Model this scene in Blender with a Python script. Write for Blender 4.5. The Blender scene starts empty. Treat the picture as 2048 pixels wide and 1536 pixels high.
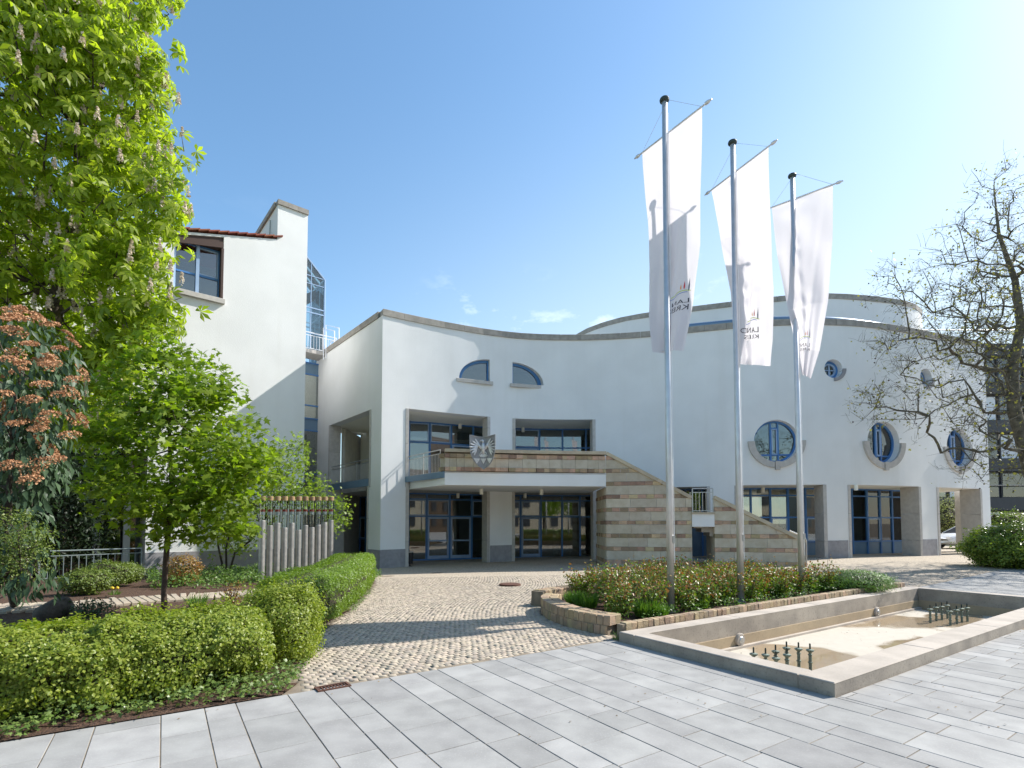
import bpy, math, random
import numpy as np
from mathutils import Vector, Matrix, noise as mnoise
random.seed(7); RNG = np.random.default_rng(11)
SC = bpy.context.scene
COL = SC.collection
# ---------------------------------------------------------------- camera
EYE = 1.8
PITCH = math.radians(2.46); FOC = 1051.0; PX, PY = 1024.0, 1002.0
cam_d = bpy.data.cameras.new('camera'); cam = bpy.data.objects.new('camera', cam_d); COL.objects.link(cam)
cam.location = (0, 0, EYE); cam.rotation_euler = (math.radians(90) + PITCH, 0, 0)
cam_d.sensor_width = 36.0; cam_d.lens = 36.0 * FOC / 2048.0
cam_d.shift_y = (PY - 768.0) / 2048.0
cam_d.clip_start = 0.05; cam_d.clip_end = 5000
SC.camera = cam
# ---------------------------------------------------------------- light
SUN_AZ = math.atan2(0.949, 0.315)            # from +Y towards +X
SUN_EL = math.radians(41.5)
world = bpy.data.worlds.new("World"); SC.world = world; world.use_nodes = True
wn = world.node_tree; wn.nodes.clear()
w_out = wn.nodes.new('ShaderNodeOutputWorld'); w_bg = wn.nodes.new('ShaderNodeBackground')
w_sky = wn.nodes.new('ShaderNodeTexSky'); w_sky.sky_type = 'NISHITA'; w_sky.sun_disc = False
w_sky.sun_elevation = SUN_EL; w_sky.sun_rotation = SUN_AZ
w_sky.air_density = 1.0; w_sky.dust_density = 0.55; w_sky.ozone_density = 1.7; w_sky.altitude = 100
w_bg.inputs['Strength'].default_value = 0.15
# a few thin clouds, placed by direction in the sky
w_tc = wn.nodes.new('ShaderNodeTexCoord'); w_mp = wn.nodes.new('ShaderNodeMapping')
w_mp.inputs['Scale'].default_value = (1.0, 1.0, 2.2)
w_no = wn.nodes.new('ShaderNodeTexNoise'); w_no.inputs['Scale'].default_value = 7.0; w_no.inputs['Detail'].default_value = 9; w_no.inputs['Roughness'].default_value = 0.62
w_no2 = wn.nodes.new('ShaderNodeTexNoise'); w_no2.inputs['Scale'].default_value = 2.3; w_no2.inputs['Detail'].default_value = 2
w_r1 = wn.nodes.new('ShaderNodeMapRange'); w_r1.inputs[1].default_value = 0.56; w_r1.inputs[2].default_value = 0.80
w_r2 = wn.nodes.new('ShaderNodeMapRange'); w_r2.inputs[1].default_value = 0.50; w_r2.inputs[2].default_value = 0.62
w_sep = wn.nodes.new('ShaderNodeSeparateXYZ')
w_r3 = wn.nodes.new('ShaderNodeMapRange'); w_r3.inputs[1].default_value = 0.50; w_r3.inputs[2].default_value = 0.22
w_m1 = wn.nodes.new('ShaderNodeMath'); w_m1.operation = 'MULTIPLY'; w_m2 = wn.nodes.new('ShaderNodeMath'); w_m2.operation = 'MULTIPLY'
w_mix = wn.nodes.new('ShaderNodeMix'); w_mix.data_type = 'RGBA'; w_mix.inputs[7].default_value = (9, 9.3, 9.8, 1)
L = wn.links.new
L(w_tc.outputs['Generated'], w_mp.inputs['Vector']); L(w_mp.outputs[0], w_no.inputs['Vector']); L(w_mp.outputs[0], w_no2.inputs['Vector'])
L(w_tc.outputs['Generated'], w_sep.inputs[0]); L(w_sep.outputs['Z'], w_r3.inputs[0])
L(w_no.outputs[0], w_r1.inputs[0]); L(w_no2.outputs[0], w_r2.inputs[0])
L(w_r1.outputs[0], w_m1.inputs[0]); L(w_r2.outputs[0], w_m1.inputs[1]); L(w_m1.outputs[0], w_m2.inputs[0]); L(w_r3.outputs[0], w_m2.inputs[1])
L(w_m2.outputs[0], w_mix.inputs[0]); L(w_sky.outputs[0], w_mix.inputs[6]); w_dt = wn.nodes.new('ShaderNodeVectorMath'); w_dt.operation = 'DOT_PRODUCT'; w_dt.inputs[1].default_value = (math.sin(SUN_AZ), math.cos(SUN_AZ), 0); L(w_tc.outputs['Generated'], w_dt.inputs[0])
w_h1 = wn.nodes.new('ShaderNodeMapRange'); w_h1.interpolation_type = 'SMOOTHSTEP'; w_h1.inputs[1].default_value = -.25; w_h1.inputs[2].default_value = .75; L(w_dt.outputs['Value'], w_h1.inputs[0])
w_h2 = wn.nodes.new('ShaderNodeMapRange'); w_h2.interpolation_type = 'SMOOTHSTEP'; w_h2.inputs[1].default_value = .72; w_h2.inputs[2].default_value = .15; w_h2.inputs[4].default_value = .75; L(w_sep.outputs['Z'], w_h2.inputs[0])
w_hm = wn.nodes.new('ShaderNodeMath'); w_hm.operation = 'MULTIPLY'; L(w_h1.outputs[0], w_hm.inputs[0]); L(w_h2.outputs[0], w_hm.inputs[1])
w_hx = wn.nodes.new('ShaderNodeMix'); w_hx.data_type = 'RGBA'; w_hx.inputs[7].default_value = (3.0, 3.35, 3.75, 1); L(w_hm.outputs[0], w_hx.inputs[0]); L(w_sky.outputs[0], w_hx.inputs[6]); L(w_hx.outputs[2], w_mix.inputs[6])
w_hs = wn.nodes.new('ShaderNodeHueSaturation'); w_hs.inputs['Saturation'].default_value = 1.16; L(w_mix.outputs[2], w_hs.inputs['Color']); w_tn = wn.nodes.new('ShaderNodeMix'); w_tn.data_type = 'RGBA'; w_tn.blend_type = 'MULTIPLY'; w_tn.inputs[0].default_value = 1; w_tn.inputs[7].default_value = (1.05, 1.02, .90, 1); L(w_hs.outputs[0], w_tn.inputs[6]); L(w_tn.outputs[2], w_bg.inputs['Color']); L(w_bg.outputs[0], w_out.inputs[0])
sun_d = bpy.data.lights.new('sun', 'SUN'); sun_d.energy = 3.9; sun_d.angle = math.radians(0.53); sun_d.color = (1.0, 0.955, 0.89)
sun = bpy.data.objects.new('sun', sun_d); COL.objects.link(sun)
SUNV = Vector((math.sin(SUN_AZ) * math.cos(SUN_EL), math.cos(SUN_AZ) * math.cos(SUN_EL), math.sin(SUN_EL)))
sun.rotation_euler = SUNV.to_track_quat('Z', 'Y').to_euler(); sun.location = SUNV * 60
vs = SC.view_settings; SC.display_settings.display_device = 'sRGB'
vs.view_transform = 'Standard'; vs.look = 'None'; vs.gamma = 1.0; vs.use_curve_mapping = False
vs.exposure = 0.95
SC.render.engine = 'CYCLES'
SC.cycles.max_bounces = 9; SC.cycles.diffuse_bounces = 6; SC.cycles.transparent_max_bounces = 12; SC.cycles.use_denoising = True
# ---------------------------------------------------------------- pixel <-> place helpers
cp, sp = math.cos(PITCH), math.sin(PITCH)
def ray(px, py):
    u = (px - PX) / FOC; v = (PY - py) / FOC
    Y = cp - v * sp; Z = sp + v * cp
    return u / Y, Z / Y
def G(px, py, z=0.0):
    rx, rz = ray(px, py); D = (z - EYE) / rz
    return Vector((rx * D, D, z))
def P(px, py, D):
    rx, rz = ray(px, py); return Vector((rx * D, D, EYE + rz * D))
def sstep(a, b, x):
    t = np.clip((x - a) / (b - a), 0, 1); return t * t * (3 - 2 * t)
def gz(x, y):
    return sstep(9.5, 22, y) * (-0.2 + 0.4 * np.clip((x + 6) / 22.0, 0, 1))
# paving grid axes (A runs away to the left, B runs away to the right)
pA = Vector((-0.552, 0.834, 0)); pB = Vector((0.834, 0.552, 0))
bA = Vector((0.77, 0.638, 0)); bB = Vector((-0.638, 0.77, 0)); UP = Vector((0, 0, 1))
# ---------------------------------------------------------------- mesh builder
def wloc(o):
    v = Vector((0, 0, 0))
    while o: v = v + o.location; o = o.parent
    return v
class MB:
    def __init__(s): s.v = []; s.f = []
    def add(s, vs_, fs):
        n = len(s.v); s.v += [tuple(p) for p in vs_]; s.f += [tuple(i + n for i in f) for f in fs]; return s
    def box(s, c, sx, sy, sz, ax=None, ay=None, az=None, bev=0):
        ax = Vector(ax) if ax is not None else Vector((1, 0, 0)); az = Vector(az) if az is not None else UP
        ay = Vector(ay) if ay is not None else az.cross(ax)
        c = Vector(c); P8 = []
        if bev:
            b = bev
            for (dx, dy, dz) in ((sx/2, sy/2, -sz/2), (sx/2, sy/2, sz/2 - b), (sx/2 - b, sy/2 - b, sz/2)):
                P8 += [c + ax*(-dx) + ay*(-dy) + az*dz, c + ax*dx + ay*(-dy) + az*dz, c + ax*dx + ay*dy + az*dz, c + ax*(-dx) + ay*dy + az*dz]
            F = [(3, 2, 1, 0)]
            for k in (0, 4):
                for i in range(4): j = (i + 1) % 4; F.append((k + i, k + j, k + 4 + j, k + 4 + i))
            F.append((8, 9, 10, 11)); return s.add(P8, F)
        for k in (-.5, .5):
            for (i, j) in ((-.5, -.5), (.5, -.5), (.5, .5), (-.5, .5)):
                P8.append(c + ax * (i * sx) + ay * (j * sy) + az * (k * sz))
        return s.add(P8, [(3, 2, 1, 0), (4, 5, 6, 7), (0, 1, 5, 4), (1, 2, 6, 5), (2, 3, 7, 6), (3, 0, 4, 7)])
    def bar(s, p, q, w, h=None, up=UP):
        p = Vector(p); q = Vector(q); d = q - p; l = d.length
        if l < 1e-6: return s
        d.normalize(); h = h or w
        if abs(d.dot(up)) > .99: up = Vector((0, 1, 0))
        x = d.cross(up).normalized(); y = x.cross(d)
        return s.box((p + q) / 2, w, l, h, ax=x, ay=d, az=y)
    def prism(s, poly, vec):
        n = len(poly); vec = Vector(vec); a = [Vector(p) for p in poly]; b = [p + vec for p in a]
        nrm = Vector((0, 0, 0))
        for i in range(n): nrm += a[i].cross(a[(i + 1) % n])
        flip = nrm.dot(vec) > 0
        F = [tuple(range(n)), tuple(range(2*n - 1, n - 1, -1))] + [(i, n + i, n + (i + 1) % n, (i + 1) % n) for i in range(n)]
        if flip: F = [tuple(reversed(f)) for f in F]
        return s.add(a + b, F)
    def tube(s, pts, r, n=8, cap=True):
        pts = [Vector(p) for p in pts]; m = len(pts)
        if not hasattr(r, '__len__'): r = [r] * m
        V = []; ref = None
        for i, p in enumerate(pts):
            d = (pts[min(i + 1, m - 1)] - pts[max(i - 1, 0)])
            d = d.normalized() if d.length > 1e-9 else UP
            if ref is None: ref = d.orthogonal().normalized()
            x = (ref - d * ref.dot(d)); x = x.normalized() if x.length > 1e-6 else d.orthogonal().normalized()
            ref = x; y = d.cross(x)
            for k in range(n):
                a = 2 * math.pi * k / n; V.append(p + (x * math.cos(a) + y * math.sin(a)) * r[i])
        F = [(i*n + k, i*n + (k + 1) % n, (i + 1)*n + (k + 1) % n, (i + 1)*n + k) for i in range(m - 1) for k in range(n)]
        if cap: F += [tuple(reversed(range(n))), tuple(range((m - 1)*n, m*n))]
        return s.add(V, F)
    def lathe(s, c, prof, n=16, axis=UP):
        axis = Vector(axis).normalized(); x = axis.orthogonal().normalized(); y = axis.cross(x); c = Vector(c); V = []
        for (r, h) in prof:
            for k in range(n):
                a = 2*math.pi*k/n; V.append(c + axis*h + (x*math.cos(a) + y*math.sin(a))*r)
        m = len(prof)
        F = [(i*n + k, i*n + (k + 1) % n, (i + 1)*n + (k + 1) % n, (i + 1)*n + k) for i in range(m - 1) for k in range(n)]
        F += [tuple(reversed(range(n))), tuple(range((m - 1)*n, m*n))]
        return s.add(V, F)
    def build(s, name, mat, parent=None, smooth=False, loc=None):
        me = bpy.data.meshes.new(name); off = wloc(parent)
        if parent is None and loc is not None: off = Vector(loc)
        me.from_pydata([(p[0] - off.x, p[1] - off.y, p[2] - off.z) for p in s.v], [], s.f); me.materials.append(mat)
        if smooth: me.polygons.foreach_set('use_smooth', [True] * len(me.polygons))
        o = bpy.data.objects.new(name, me); COL.objects.link(o); o.parent = parent
        if parent is None and loc is not None: o.location = Vector(loc)
        return o
def tag(o, label=None, cat=None, group=None, kind=None):
    if label: o['label'] = label
    if cat: o['category'] = cat
    if group: o['group'] = group
    if kind: o['kind'] = kind
    return o
def thing(name, loc, label, cat, group=None):
    o = bpy.data.objects.new(name, None); COL.objects.link(o); o.location = loc; o.empty_display_size = .2
    return tag(o, label, cat, group)
def children(o): return [c for c in bpy.data.objects if c.parent == o]
def copy_tree(o, parent=None):
    c = o.copy(); COL.objects.link(c); c.parent = parent
    for ch in children(o): copy_tree(ch, c)
    return c
def np_mesh(name, V, F, mat, parent=None, smooth=False, k=None):
    """V (n,3) float, F (m,k) int"""
    me = bpy.data.meshes.new(name); V = np.asarray(V, dtype=np.float32); F = np.asarray(F, dtype=np.int32)
    off = wloc(parent); V = V - np.array([off.x, off.y, off.z], dtype=np.float32)
    k = F.shape[1]; me.vertices.add(len(V)); me.vertices.foreach_set('co', V.ravel())
    me.loops.add(F.size); me.loops.foreach_set('vertex_index', F.ravel())
    me.polygons.add(len(F)); me.polygons.foreach_set('loop_start', np.arange(0, F.size, k, dtype=np.int32))
    me.polygons.foreach_set('loop_total', np.full(len(F), k, dtype=np.int32))
    if smooth: me.polygons.foreach_set('use_smooth', np.ones(len(F), dtype=bool))
    me.update(calc_edges=True); me.materials.append(mat)
    o = bpy.data.objects.new(name, me); COL.objects.link(o); o.parent = parent
    return o
# ---------------------------------------------------------------- materials
def nodes(name):
    m = bpy.data.materials.new(name); m.use_nodes = True; nt = m.node_tree; return m, nt, nt.nodes['Principled BSDF'], nt.nodes['Material Output']
def mat(name, c1, c2=None, scale=3.0, rough=0.7, bump=0.0, bscale=60.0, metal=0.0, isl=0.0, spec=0.4, detail=5, lo=.35, hi=.65, spots=None, bdist=0.01, streak=None):
    """plain surface: two tones mixed by noise, optional per-piece variation, fine relief"""
    m, nt, b, out = nodes(name); N = nt.nodes.new; K = nt.links.new
    c2 = c2 or c1; tc = N('ShaderNodeTexCoord'); geo = N('ShaderNodeNewGeometry')
    no = N('ShaderNodeTexNoise'); no.inputs['Scale'].default_value = scale; no.inputs['Detail'].default_value = detail
    K(geo.outputs['Position'], no.inputs['Vector'])
    mr = N('ShaderNodeMapRange'); mr.inputs[1].default_value = lo; mr.inputs[2].default_value = hi; K(no.outputs[0], mr.inputs[0])
    mx = N('ShaderNodeMix'); mx.data_type = 'RGBA'; mx.inputs[6].default_value = (*c1, 1); mx.inputs[7].default_value = (*c2, 1)
    K(mr.outputs[0], mx.inputs[0]); col = mx.outputs[2]
    if spots:
        sc_, amt, sc_col = spots
        n3 = N('ShaderNodeTexNoise'); n3.inputs['Scale'].default_value = sc_; n3.inputs['Detail'].default_value = 3; K(geo.outputs['Position'], n3.inputs['Vector'])
        m3 = N('ShaderNodeMapRange'); m3.inputs[1].default_value = .55; m3.inputs[2].default_value = .75; m3.inputs[4].default_value = amt; K(n3.outputs[0], m3.inputs[0])
        x3 = N('ShaderNodeMix'); x3.data_type = 'RGBA'; x3.inputs[7].default_value = (*sc_col, 1); K(col, x3.inputs[6]); K(m3.outputs[0], x3.inputs[0]); col = x3.outputs[2]
    if streak:
        mp = N('ShaderNodeMapping'); mp.inputs['Scale'].default_value = (streak[0], streak[0], streak[0]*.06); K(geo.outputs['Position'], mp.inputs[0])
        n4 = N('ShaderNodeTexNoise'); n4.inputs['Scale'].default_value = 1.0; n4.inputs['Detail'].default_value = 4; K(mp.outputs[0], n4.inputs['Vector'])
        m4 = N('ShaderNodeMapRange'); m4.inputs[1].default_value = .55; m4.inputs[2].default_value = .8; m4.inputs[4].default_value = streak[1]; K(n4.outputs[0], m4.inputs[0])
        x4 = N('ShaderNodeMix'); x4.data_type = 'RGBA'; x4.inputs[7].default_value = (*streak[2], 1); K(col, x4.inputs[6]); K(m4.outputs[0], x4.inputs[0]); col = x4.outputs[2]
    if isl:
        oi = N('ShaderNodeObjectInfo'); ad = N('ShaderNodeMath'); ad.operation = 'ADD'; fr = N('ShaderNodeMath'); fr.operation = 'FRACT'
        K(geo.outputs['Random Per Island'], ad.inputs[0]); K(oi.outputs['Random'], ad.inputs[1]); K(ad.outputs[0], fr.inputs[0])
        hs = N('ShaderNodeHueSaturation'); r1 = N('ShaderNodeMapRange'); r1.inputs[3].default_value = 1 - isl; r1.inputs[4].default_value = 1 + isl
        K(fr.outputs[0], r1.inputs[0]); K(r1.outputs[0], hs.inputs['Value'])
        ml = N('ShaderNodeMath'); ml.operation = 'MULTIPLY'; ml.inputs[1].default_value = 7.31; f2 = N('ShaderNodeMath'); f2.operation = 'FRACT'
        K(fr.outputs[0], ml.inputs[0]); K(ml.outputs[0], f2.inputs[0]); r2 = N('ShaderNodeMapRange'); r2.inputs[3].default_value = .5 - isl * .08; r2.inputs[4].default_value = .5 + isl * .08
        K(f2.outputs[0], r2.inputs[0]); K(r2.outputs[0], hs.inputs['Hue']); K(col, hs.inputs['Color']); col = hs.outputs[0]
    K(col, b.inputs['Base Color']); b.inputs['Roughness'].default_value = rough; b.inputs['Metallic'].default_value = metal
    b.inputs['Specular IOR Level'].default_value = spec
    if bump:
        n2 = N('ShaderNodeTexNoise'); n2.inputs['Scale'].default_value = bscale; n2.inputs['Detail'].default_value = 4; K(geo.outputs['Position'], n2.inputs['Vector'])
        bp = N('ShaderNodeBump'); bp.inputs['Strength'].default_value = bump; bp.inputs['Distance'].default_value = bdist
        K(n2.outputs[0], bp.inputs['Height']); K(bp.outputs[0], b.inputs['Normal'])
    return m
def leafmat(name, c1, c2, trans=.35, rough=.45, tcol=None):
    m, nt, b, out = nodes(name); N = nt.nodes.new; K = nt.links.new
    geo = N('ShaderNodeNewGeometry'); cr = N('ShaderNodeMix'); cr.data_type = 'RGBA'
    cr.inputs[6].default_value = (*c1, 1); cr.inputs[7].default_value = (*c2, 1); K(geo.outputs['Random Per Island'], cr.inputs[0])
    K(cr.outputs[2], b.inputs['Base Color']); b.inputs['Roughness'].default_value = rough; b.inputs['Specular IOR Level'].default_value = .35
    tr = N('ShaderNodeBsdfTranslucent'); hs = N('ShaderNodeMix'); hs.data_type = 'RGBA'; hs.blend_type = 'MULTIPLY'; hs.inputs[0].default_value = 1
    hs.inputs[7].default_value = (*(tcol or (1.9, 2.1, .7)), 1); K(cr.outputs[2], hs.inputs[6]); K(hs.outputs[2], tr.inputs['Color'])
    mx = N('ShaderNodeMixShader'); mx.inputs[0].default_value = trans; K(b.outputs[0], mx.inputs[1]); K(tr.outputs[0], mx.inputs[2]); K(mx.outputs[0], out.inputs['Surface'])
    return m
def glassmat(name, tint, refl=.1, rough=.015):
    m, nt, b, out = nodes(name); N = nt.nodes.new; K = nt.links.new; nt.nodes.remove(b)
    tr = N('ShaderNodeBsdfTransparent'); tr.inputs[0].default_value = (*tint, 1); gl = N('ShaderNodeBsdfGlossy'); gl.inputs['Roughness'].default_value = rough
    lw = N('ShaderNodeLayerWeight'); lw.inputs['Blend'].default_value = .35; mr = N('ShaderNodeMapRange'); mr.inputs[3].default_value = refl; mr.inputs[4].default_value = 1
    K(lw.outputs['Fresnel'], mr.inputs[0]); mx = N('ShaderNodeMixShader'); K(mr.outputs[0], mx.inputs[0]); K(tr.outputs[0], mx.inputs[1]); K(gl.outputs[0], mx.inputs[2]); K(mx.outputs[0], out.inputs['Surface'])
    return m
M = {}
M['stucco'] = mat('white_stucco', (.80, .80, .785), (.75, .75, .735), scale=.7, rough=.9, bump=.5, bscale=38, spec=.2, bdist=.012, streak=(1.6, .32, (.67, .66, .62)))
M['plinth'] = mat('grey_stone_plinth', (.33, .32, .33), (.27, .26, .27), scale=5, rough=.8, bump=.3, isl=.06)
M['jamb'] = mat('stone_jamb', (.52, .49, .45), (.45, .42, .39), scale=6, rough=.8, bump=.2, isl=.05)
M['coping'] = mat('stone_coping', (.36, .33, .29), (.27, .25, .22), scale=4, rough=.85, bump=.3, isl=.08)
M['soffit'] = mat('soffit_paint', (.86, .84, .74), (.83, .81, .72), scale=1, rough=.9)
M['blue'] = mat('blue_frame_paint', (.075, .21, .48), (.065, .18, .42), scale=3, rough=.38, isl=.05)
M['blue_pale'] = mat('pale_blue_frame_paint', (.34, .46, .64), (.30, .42, .60), scale=3, rough=.35)
M['blue_panel'] = mat('slate_blue_panel', (.15, .24, .33), (.13, .21, .30), scale=2, rough=.3)
M['glass'] = glassmat('window_glass', (.60, .65, .64), .14)
M['glass_clear'] = glassmat('clear_glass', (.86, .93, .92), .05)
M['limestone'] = mat('pale_limestone', (.55, .495, .395), (.47, .41, .31), scale=3.5, rough=.85, bump=.3, isl=.09, spots=(9, .35, (.40, .30, .19)))
M['redstone'] = mat('red_sandstone', (.47, .33, .205), (.35, .26, .18), scale=4, rough=.9, bump=.9, bscale=22, isl=.38, bdist=.03)
M['cap'] = mat('limestone_cap', (.54, .45, .32), (.44, .37, .27), scale=4, rough=.85, bump=.3, isl=.06)
M['slab'] = mat('granite_slab', (.345, .337, .320), (.275, .268, .256), scale=3.2, spec=.2, rough=.8, bump=.25, bscale=260, streak=(.9, .22, (.25, .24, .225)), isl=.12, detail=10, spots=(60, .4, (.44, .43, .405)), bdist=.002)
M['joint'] = mat('joint_sand', (.27, .22, .16), (.19, .155, .115), scale=6, rough=1, bump=.5, bscale=120)
M['cobble'] = mat('granite_sett', (.42, .35, .265), (.35, .30, .24), scale=5, rough=.8, bump=.5, bscale=60, isl=.12, spots=(14, .4, (.30, .26, .21)), bdist=.006)
M['sett_wall'] = mat('sandstone_sett', (.42, .30, .18), (.29, .225, .155), scale=7, rough=.85, bump=.8, bscale=45, isl=.22, bdist=.012)
M['concrete'] = mat('aged_concrete', (.40, .345, .28), (.27, .235, .195), scale=2.2, rough=.85, bump=.6, bscale=55, detail=10, spots=(30, .5, (.12, .10, .08)), bdist=.006)
M['concrete_top'] = mat('aged_concrete_top', (.47, .41, .345), (.36, .315, .265), scale=2.2, rough=.85, bump=.4, bscale=70, detail=10, spots=(40, .35, (.22, .18, .14)), bdist=.004)
M['basin'] = mat('ochre_basin_concrete', (.42, .32, .20), (.35, .27, .175), scale=1.8, rough=.7, bump=.3, detail=9, spots=(26, .35, (.18, .13, .09)))
M['steel'] = mat('brushed_steel', (.55, .55, .53), (.48, .48, .46), scale=9, rough=.38, metal=.85)
M['pole'] = mat('flagpole_aluminium', (.62, .63, .64), (.56, .57, .58), scale=6, rough=.42, metal=.55, isl=.03)
M['post_steel'] = mat('dull_post_steel', (.40, .385, .36), (.31, .30, .285), scale=7, rough=.45, metal=.6, isl=.08)
M['rail_blue'] = mat('grey_blue_rail', (.13, .21, .31), rough=.35, metal=.3)
M['darkgreen'] = mat('dark_green_metal', (.02, .035, .03), rough=.4)
M['verdigris'] = mat('weathered_bronze', (.20, .26, .22), (.12, .13, .10), scale=40, rough=.6, metal=.3)
M['white'] = mat('white_paint', (.8, .8, .8), rough=.5)
M['white_metal'] = mat('white_metal_paint', (.78, .79, .82), rough=.35)
M['red'] = mat('red_band', (.62, .035, .03), rough=.4)
M['cork'] = mat('orange_wood', (.34, .21, .10), (.24, .17, .10), scale=20, rough=.7, isl=.12)
M['dark'] = mat('dark_interior', (.07, .07, .075), rough=.8)
M['intwall'] = mat('interior_wall', (.60, .57, .50), (.52, .49, .44), rough=.9)
M['intfloor'] = mat('interior_floor', (.42, .36, .28), rough=.4)
M['town_roof'] = mat('grey_brown_roof', (.13, .09, .07), rough=.9)
M['rooftile'] = mat('red_roof_tile', (.30, .095, .055), (.23, .07, .045), scale=9, rough=.8, isl=.15)
M['brown'] = mat('brown_eaves', (.07, .04, .03), rough=.6)
M['black'] = mat('black_plastic', (.015, .015, .016), rough=.45)
M['soil'] = mat('bark_mulch', (.12, .065, .04), (.055, .032, .022), scale=22, rough=1, bump=1, bscale=70, detail=8, bdist=.03, spots=(45, .5, (.22, .13, .08)))
M['bark'] = mat('grey_brown_bark', (.10, .078, .06), (.055, .043, .034), scale=14, rough=.95, bump=.8, bscale=50, bdist=.01)
M['bark_red'] = mat('young_maple_bark', (.11, .075, .055), (.07, .048, .037), scale=18, rough=.9, bump=.5)
M['plane_bark'] = mat('plane_tree_bark', (.17, .145, .10), (.075, .065, .045), scale=6, rough=.9, bump=.5)
M['boulder'] = mat('dark_boulder', (.13, .115, .10), (.07, .062, .055), scale=7, rough=.95, bump=.8, bscale=25, bdist=.02)
M['rust'] = mat('rusty_iron', (.16, .075, .05), (.09, .05, .04), scale=30, rough=.8, metal=.3)
M['deck'] = mat('pale_deck_concrete', (.58, .56, .52), (.50, .48, .45), scale=3, rough=.8)
M['brick'] = mat('brown_brick_wall', (.19, .12, .075), (.13, .085, .055), scale=2, rough=.9)
M['bronze'] = mat('polished_relief_metal', (.74, .74, .74), (.58, .58, .6), scale=14, rough=.35, metal=.35)
M['shield'] = mat('grey_shield_metal', (.33, .33, .34), (.27, .27, .28), scale=8, rough=.5, metal=.3)
M['carwhite'] = mat('white_car_paint', (.72, .73, .74), rough=.2, spec=.6)
M['carsilver'] = mat('silver_car_paint', (.5, .52, .54), rough=.25, metal=.4)
M['tyre'] = mat('tyre_rubber', (.02, .02, .02), rough=.85)
M['darkclad'] = mat('dark_cladding', (.055, .058, .068), (.045, .048, .055), scale=2, rough=.4)
M['blind'] = mat('white_blind', (.7, .72, .74), rough=.6)
# flag cloth
fm, nt, b_, out_ = nodes('white_flag_cloth'); b_.inputs['Base Color'].default_value = (.72, .70, .725, 1); b_.inputs['Roughness'].default_value = .8; b_.inputs['Specular IOR Level'].default_value = .15
tr_ = nt.nodes.new('ShaderNodeBsdfTranslucent'); tr_.inputs[0].default_value = (.74, .71, .73, 1); mx_ = nt.nodes.new('ShaderNodeMixShader'); mx_.inputs[0].default_value = .48
nt.links.new(b_.outputs[0], mx_.inputs[1]); nt.links.new(tr_.outputs[0], mx_.inputs[2]); nt.links.new(mx_.outputs[0], out_.inputs['Surface']); M['flag'] = fm
for nm, c in (('ink_dark', (.06, .06, .08)), ('ink_red', (.6, .05, .07)), ('ink_orange', (.8, .32, .04)), ('ink_green', (.45, .6, .05)), ('ink_blue', (.05, .17, .5)), ('ink_grey', (.12, .14, .18))):
    M[nm] = mat(nm, c, rough=.8)
# wet basin floor: ochre puddles and a dry pale ridge
fm, nt, b_, out_ = nodes('wet_basin_floor'); N = nt.nodes.new; K = nt.links.new
geo = N('ShaderNodeNewGeometry'); no = N('ShaderNodeTexNoise'); no.inputs['Scale'].default_value = .42; no.inputs['Detail'].default_value = 5; no.inputs['Roughness'].default_value = .42
mpp = N('ShaderNodeMapping'); mpp.inputs['Location'].default_value = (3.1, 7.7, 0); K(geo.outputs['Position'], mpp.inputs[0]); K(mpp.outputs[0], no.inputs['Vector'])
mr = N('ShaderNodeMapRange'); mr.inputs[1].default_value = .495; mr.inputs[2].default_value = .53; K(no.outputs[0], mr.inputs[0])
n2 = N('ShaderNodeTexNoise'); n2.inputs['Scale'].default_value = 6; n2.inputs['Detail'].default_value = 8; K(geo.outputs['Position'], n2.inputs['Vector'])
wet = N('ShaderNodeMix'); wet.data_type = 'RGBA'; wet.inputs[6].default_value = (.36, .27, .17, 1); wet.inputs[7].default_value = (.29, .22, .145, 1); K(n2.outputs[0], wet.inputs[0])
dry = N('ShaderNodeMix'); dry.data_type = 'RGBA'; dry.inputs[6].default_value = (.52, .475, .395, 1); dry.inputs[7].default_value = (.43, .385, .31, 1); K(n2.outputs[0], dry.inputs[0])
mx = N('ShaderNodeMix'); mx.data_type = 'RGBA'; K(mr.outputs[0], mx.inputs[0]); K(wet.outputs[2], mx.inputs[6]); K(dry.outputs[2], mx.inputs[7]); K(mx.outputs[2], b_.inputs['Base Color'])
rr = N('ShaderNodeMapRange'); rr.inputs[3].default_value = .06; rr.inputs[4].default_value = .8; K(mr.outputs[0], rr.inputs[0]); K(rr.outputs[0], b_.inputs['Roughness']); M['puddle'] = fm
# far cobble sheet
fm, nt, b_, out_ = nodes('far_setts'); N = nt.nodes.new; K = nt.links.new
geo = N('ShaderNodeNewGeometry'); vo = N('ShaderNodeTexVoronoi'); vo.inputs['Scale'].default_value = 8.5; vo.feature = 'F1'; K(geo.outputs['Position'], vo.inputs['Vector'])
v2 = N('ShaderNodeTexVoronoi'); v2.inputs['Scale'].default_value = 8.5; v2.feature = 'DISTANCE_TO_EDGE'; K(geo.outputs['Position'], v2.inputs['Vector'])
mr = N('ShaderNodeMapRange'); mr.inputs[1].default_value = .02; mr.inputs[2].default_value = .12; K(v2.outputs['Distance'], mr.inputs[0])
sx = N('ShaderNodeSeparateColor'); K(vo.outputs['Color'], sx.inputs[0])
c1 = N('ShaderNodeMix'); c1.data_type = 'RGBA'; c1.inputs[6].default_value = (.50, .425, .325, 1); c1.inputs[7].default_value = (.42, .36, .285, 1); K(sx.outputs[0], c1.inputs[0])
c2 = N('ShaderNodeMix'); c2.data_type = 'RGBA'; c2.inputs[6].default_value = (.30, .25, .19, 1); K(mr.outputs[0], c2.inputs[0]); K(c1.outputs[2], c2.inputs[7]); K(c2.outputs[2], b_.inputs['Base Color'])
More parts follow.
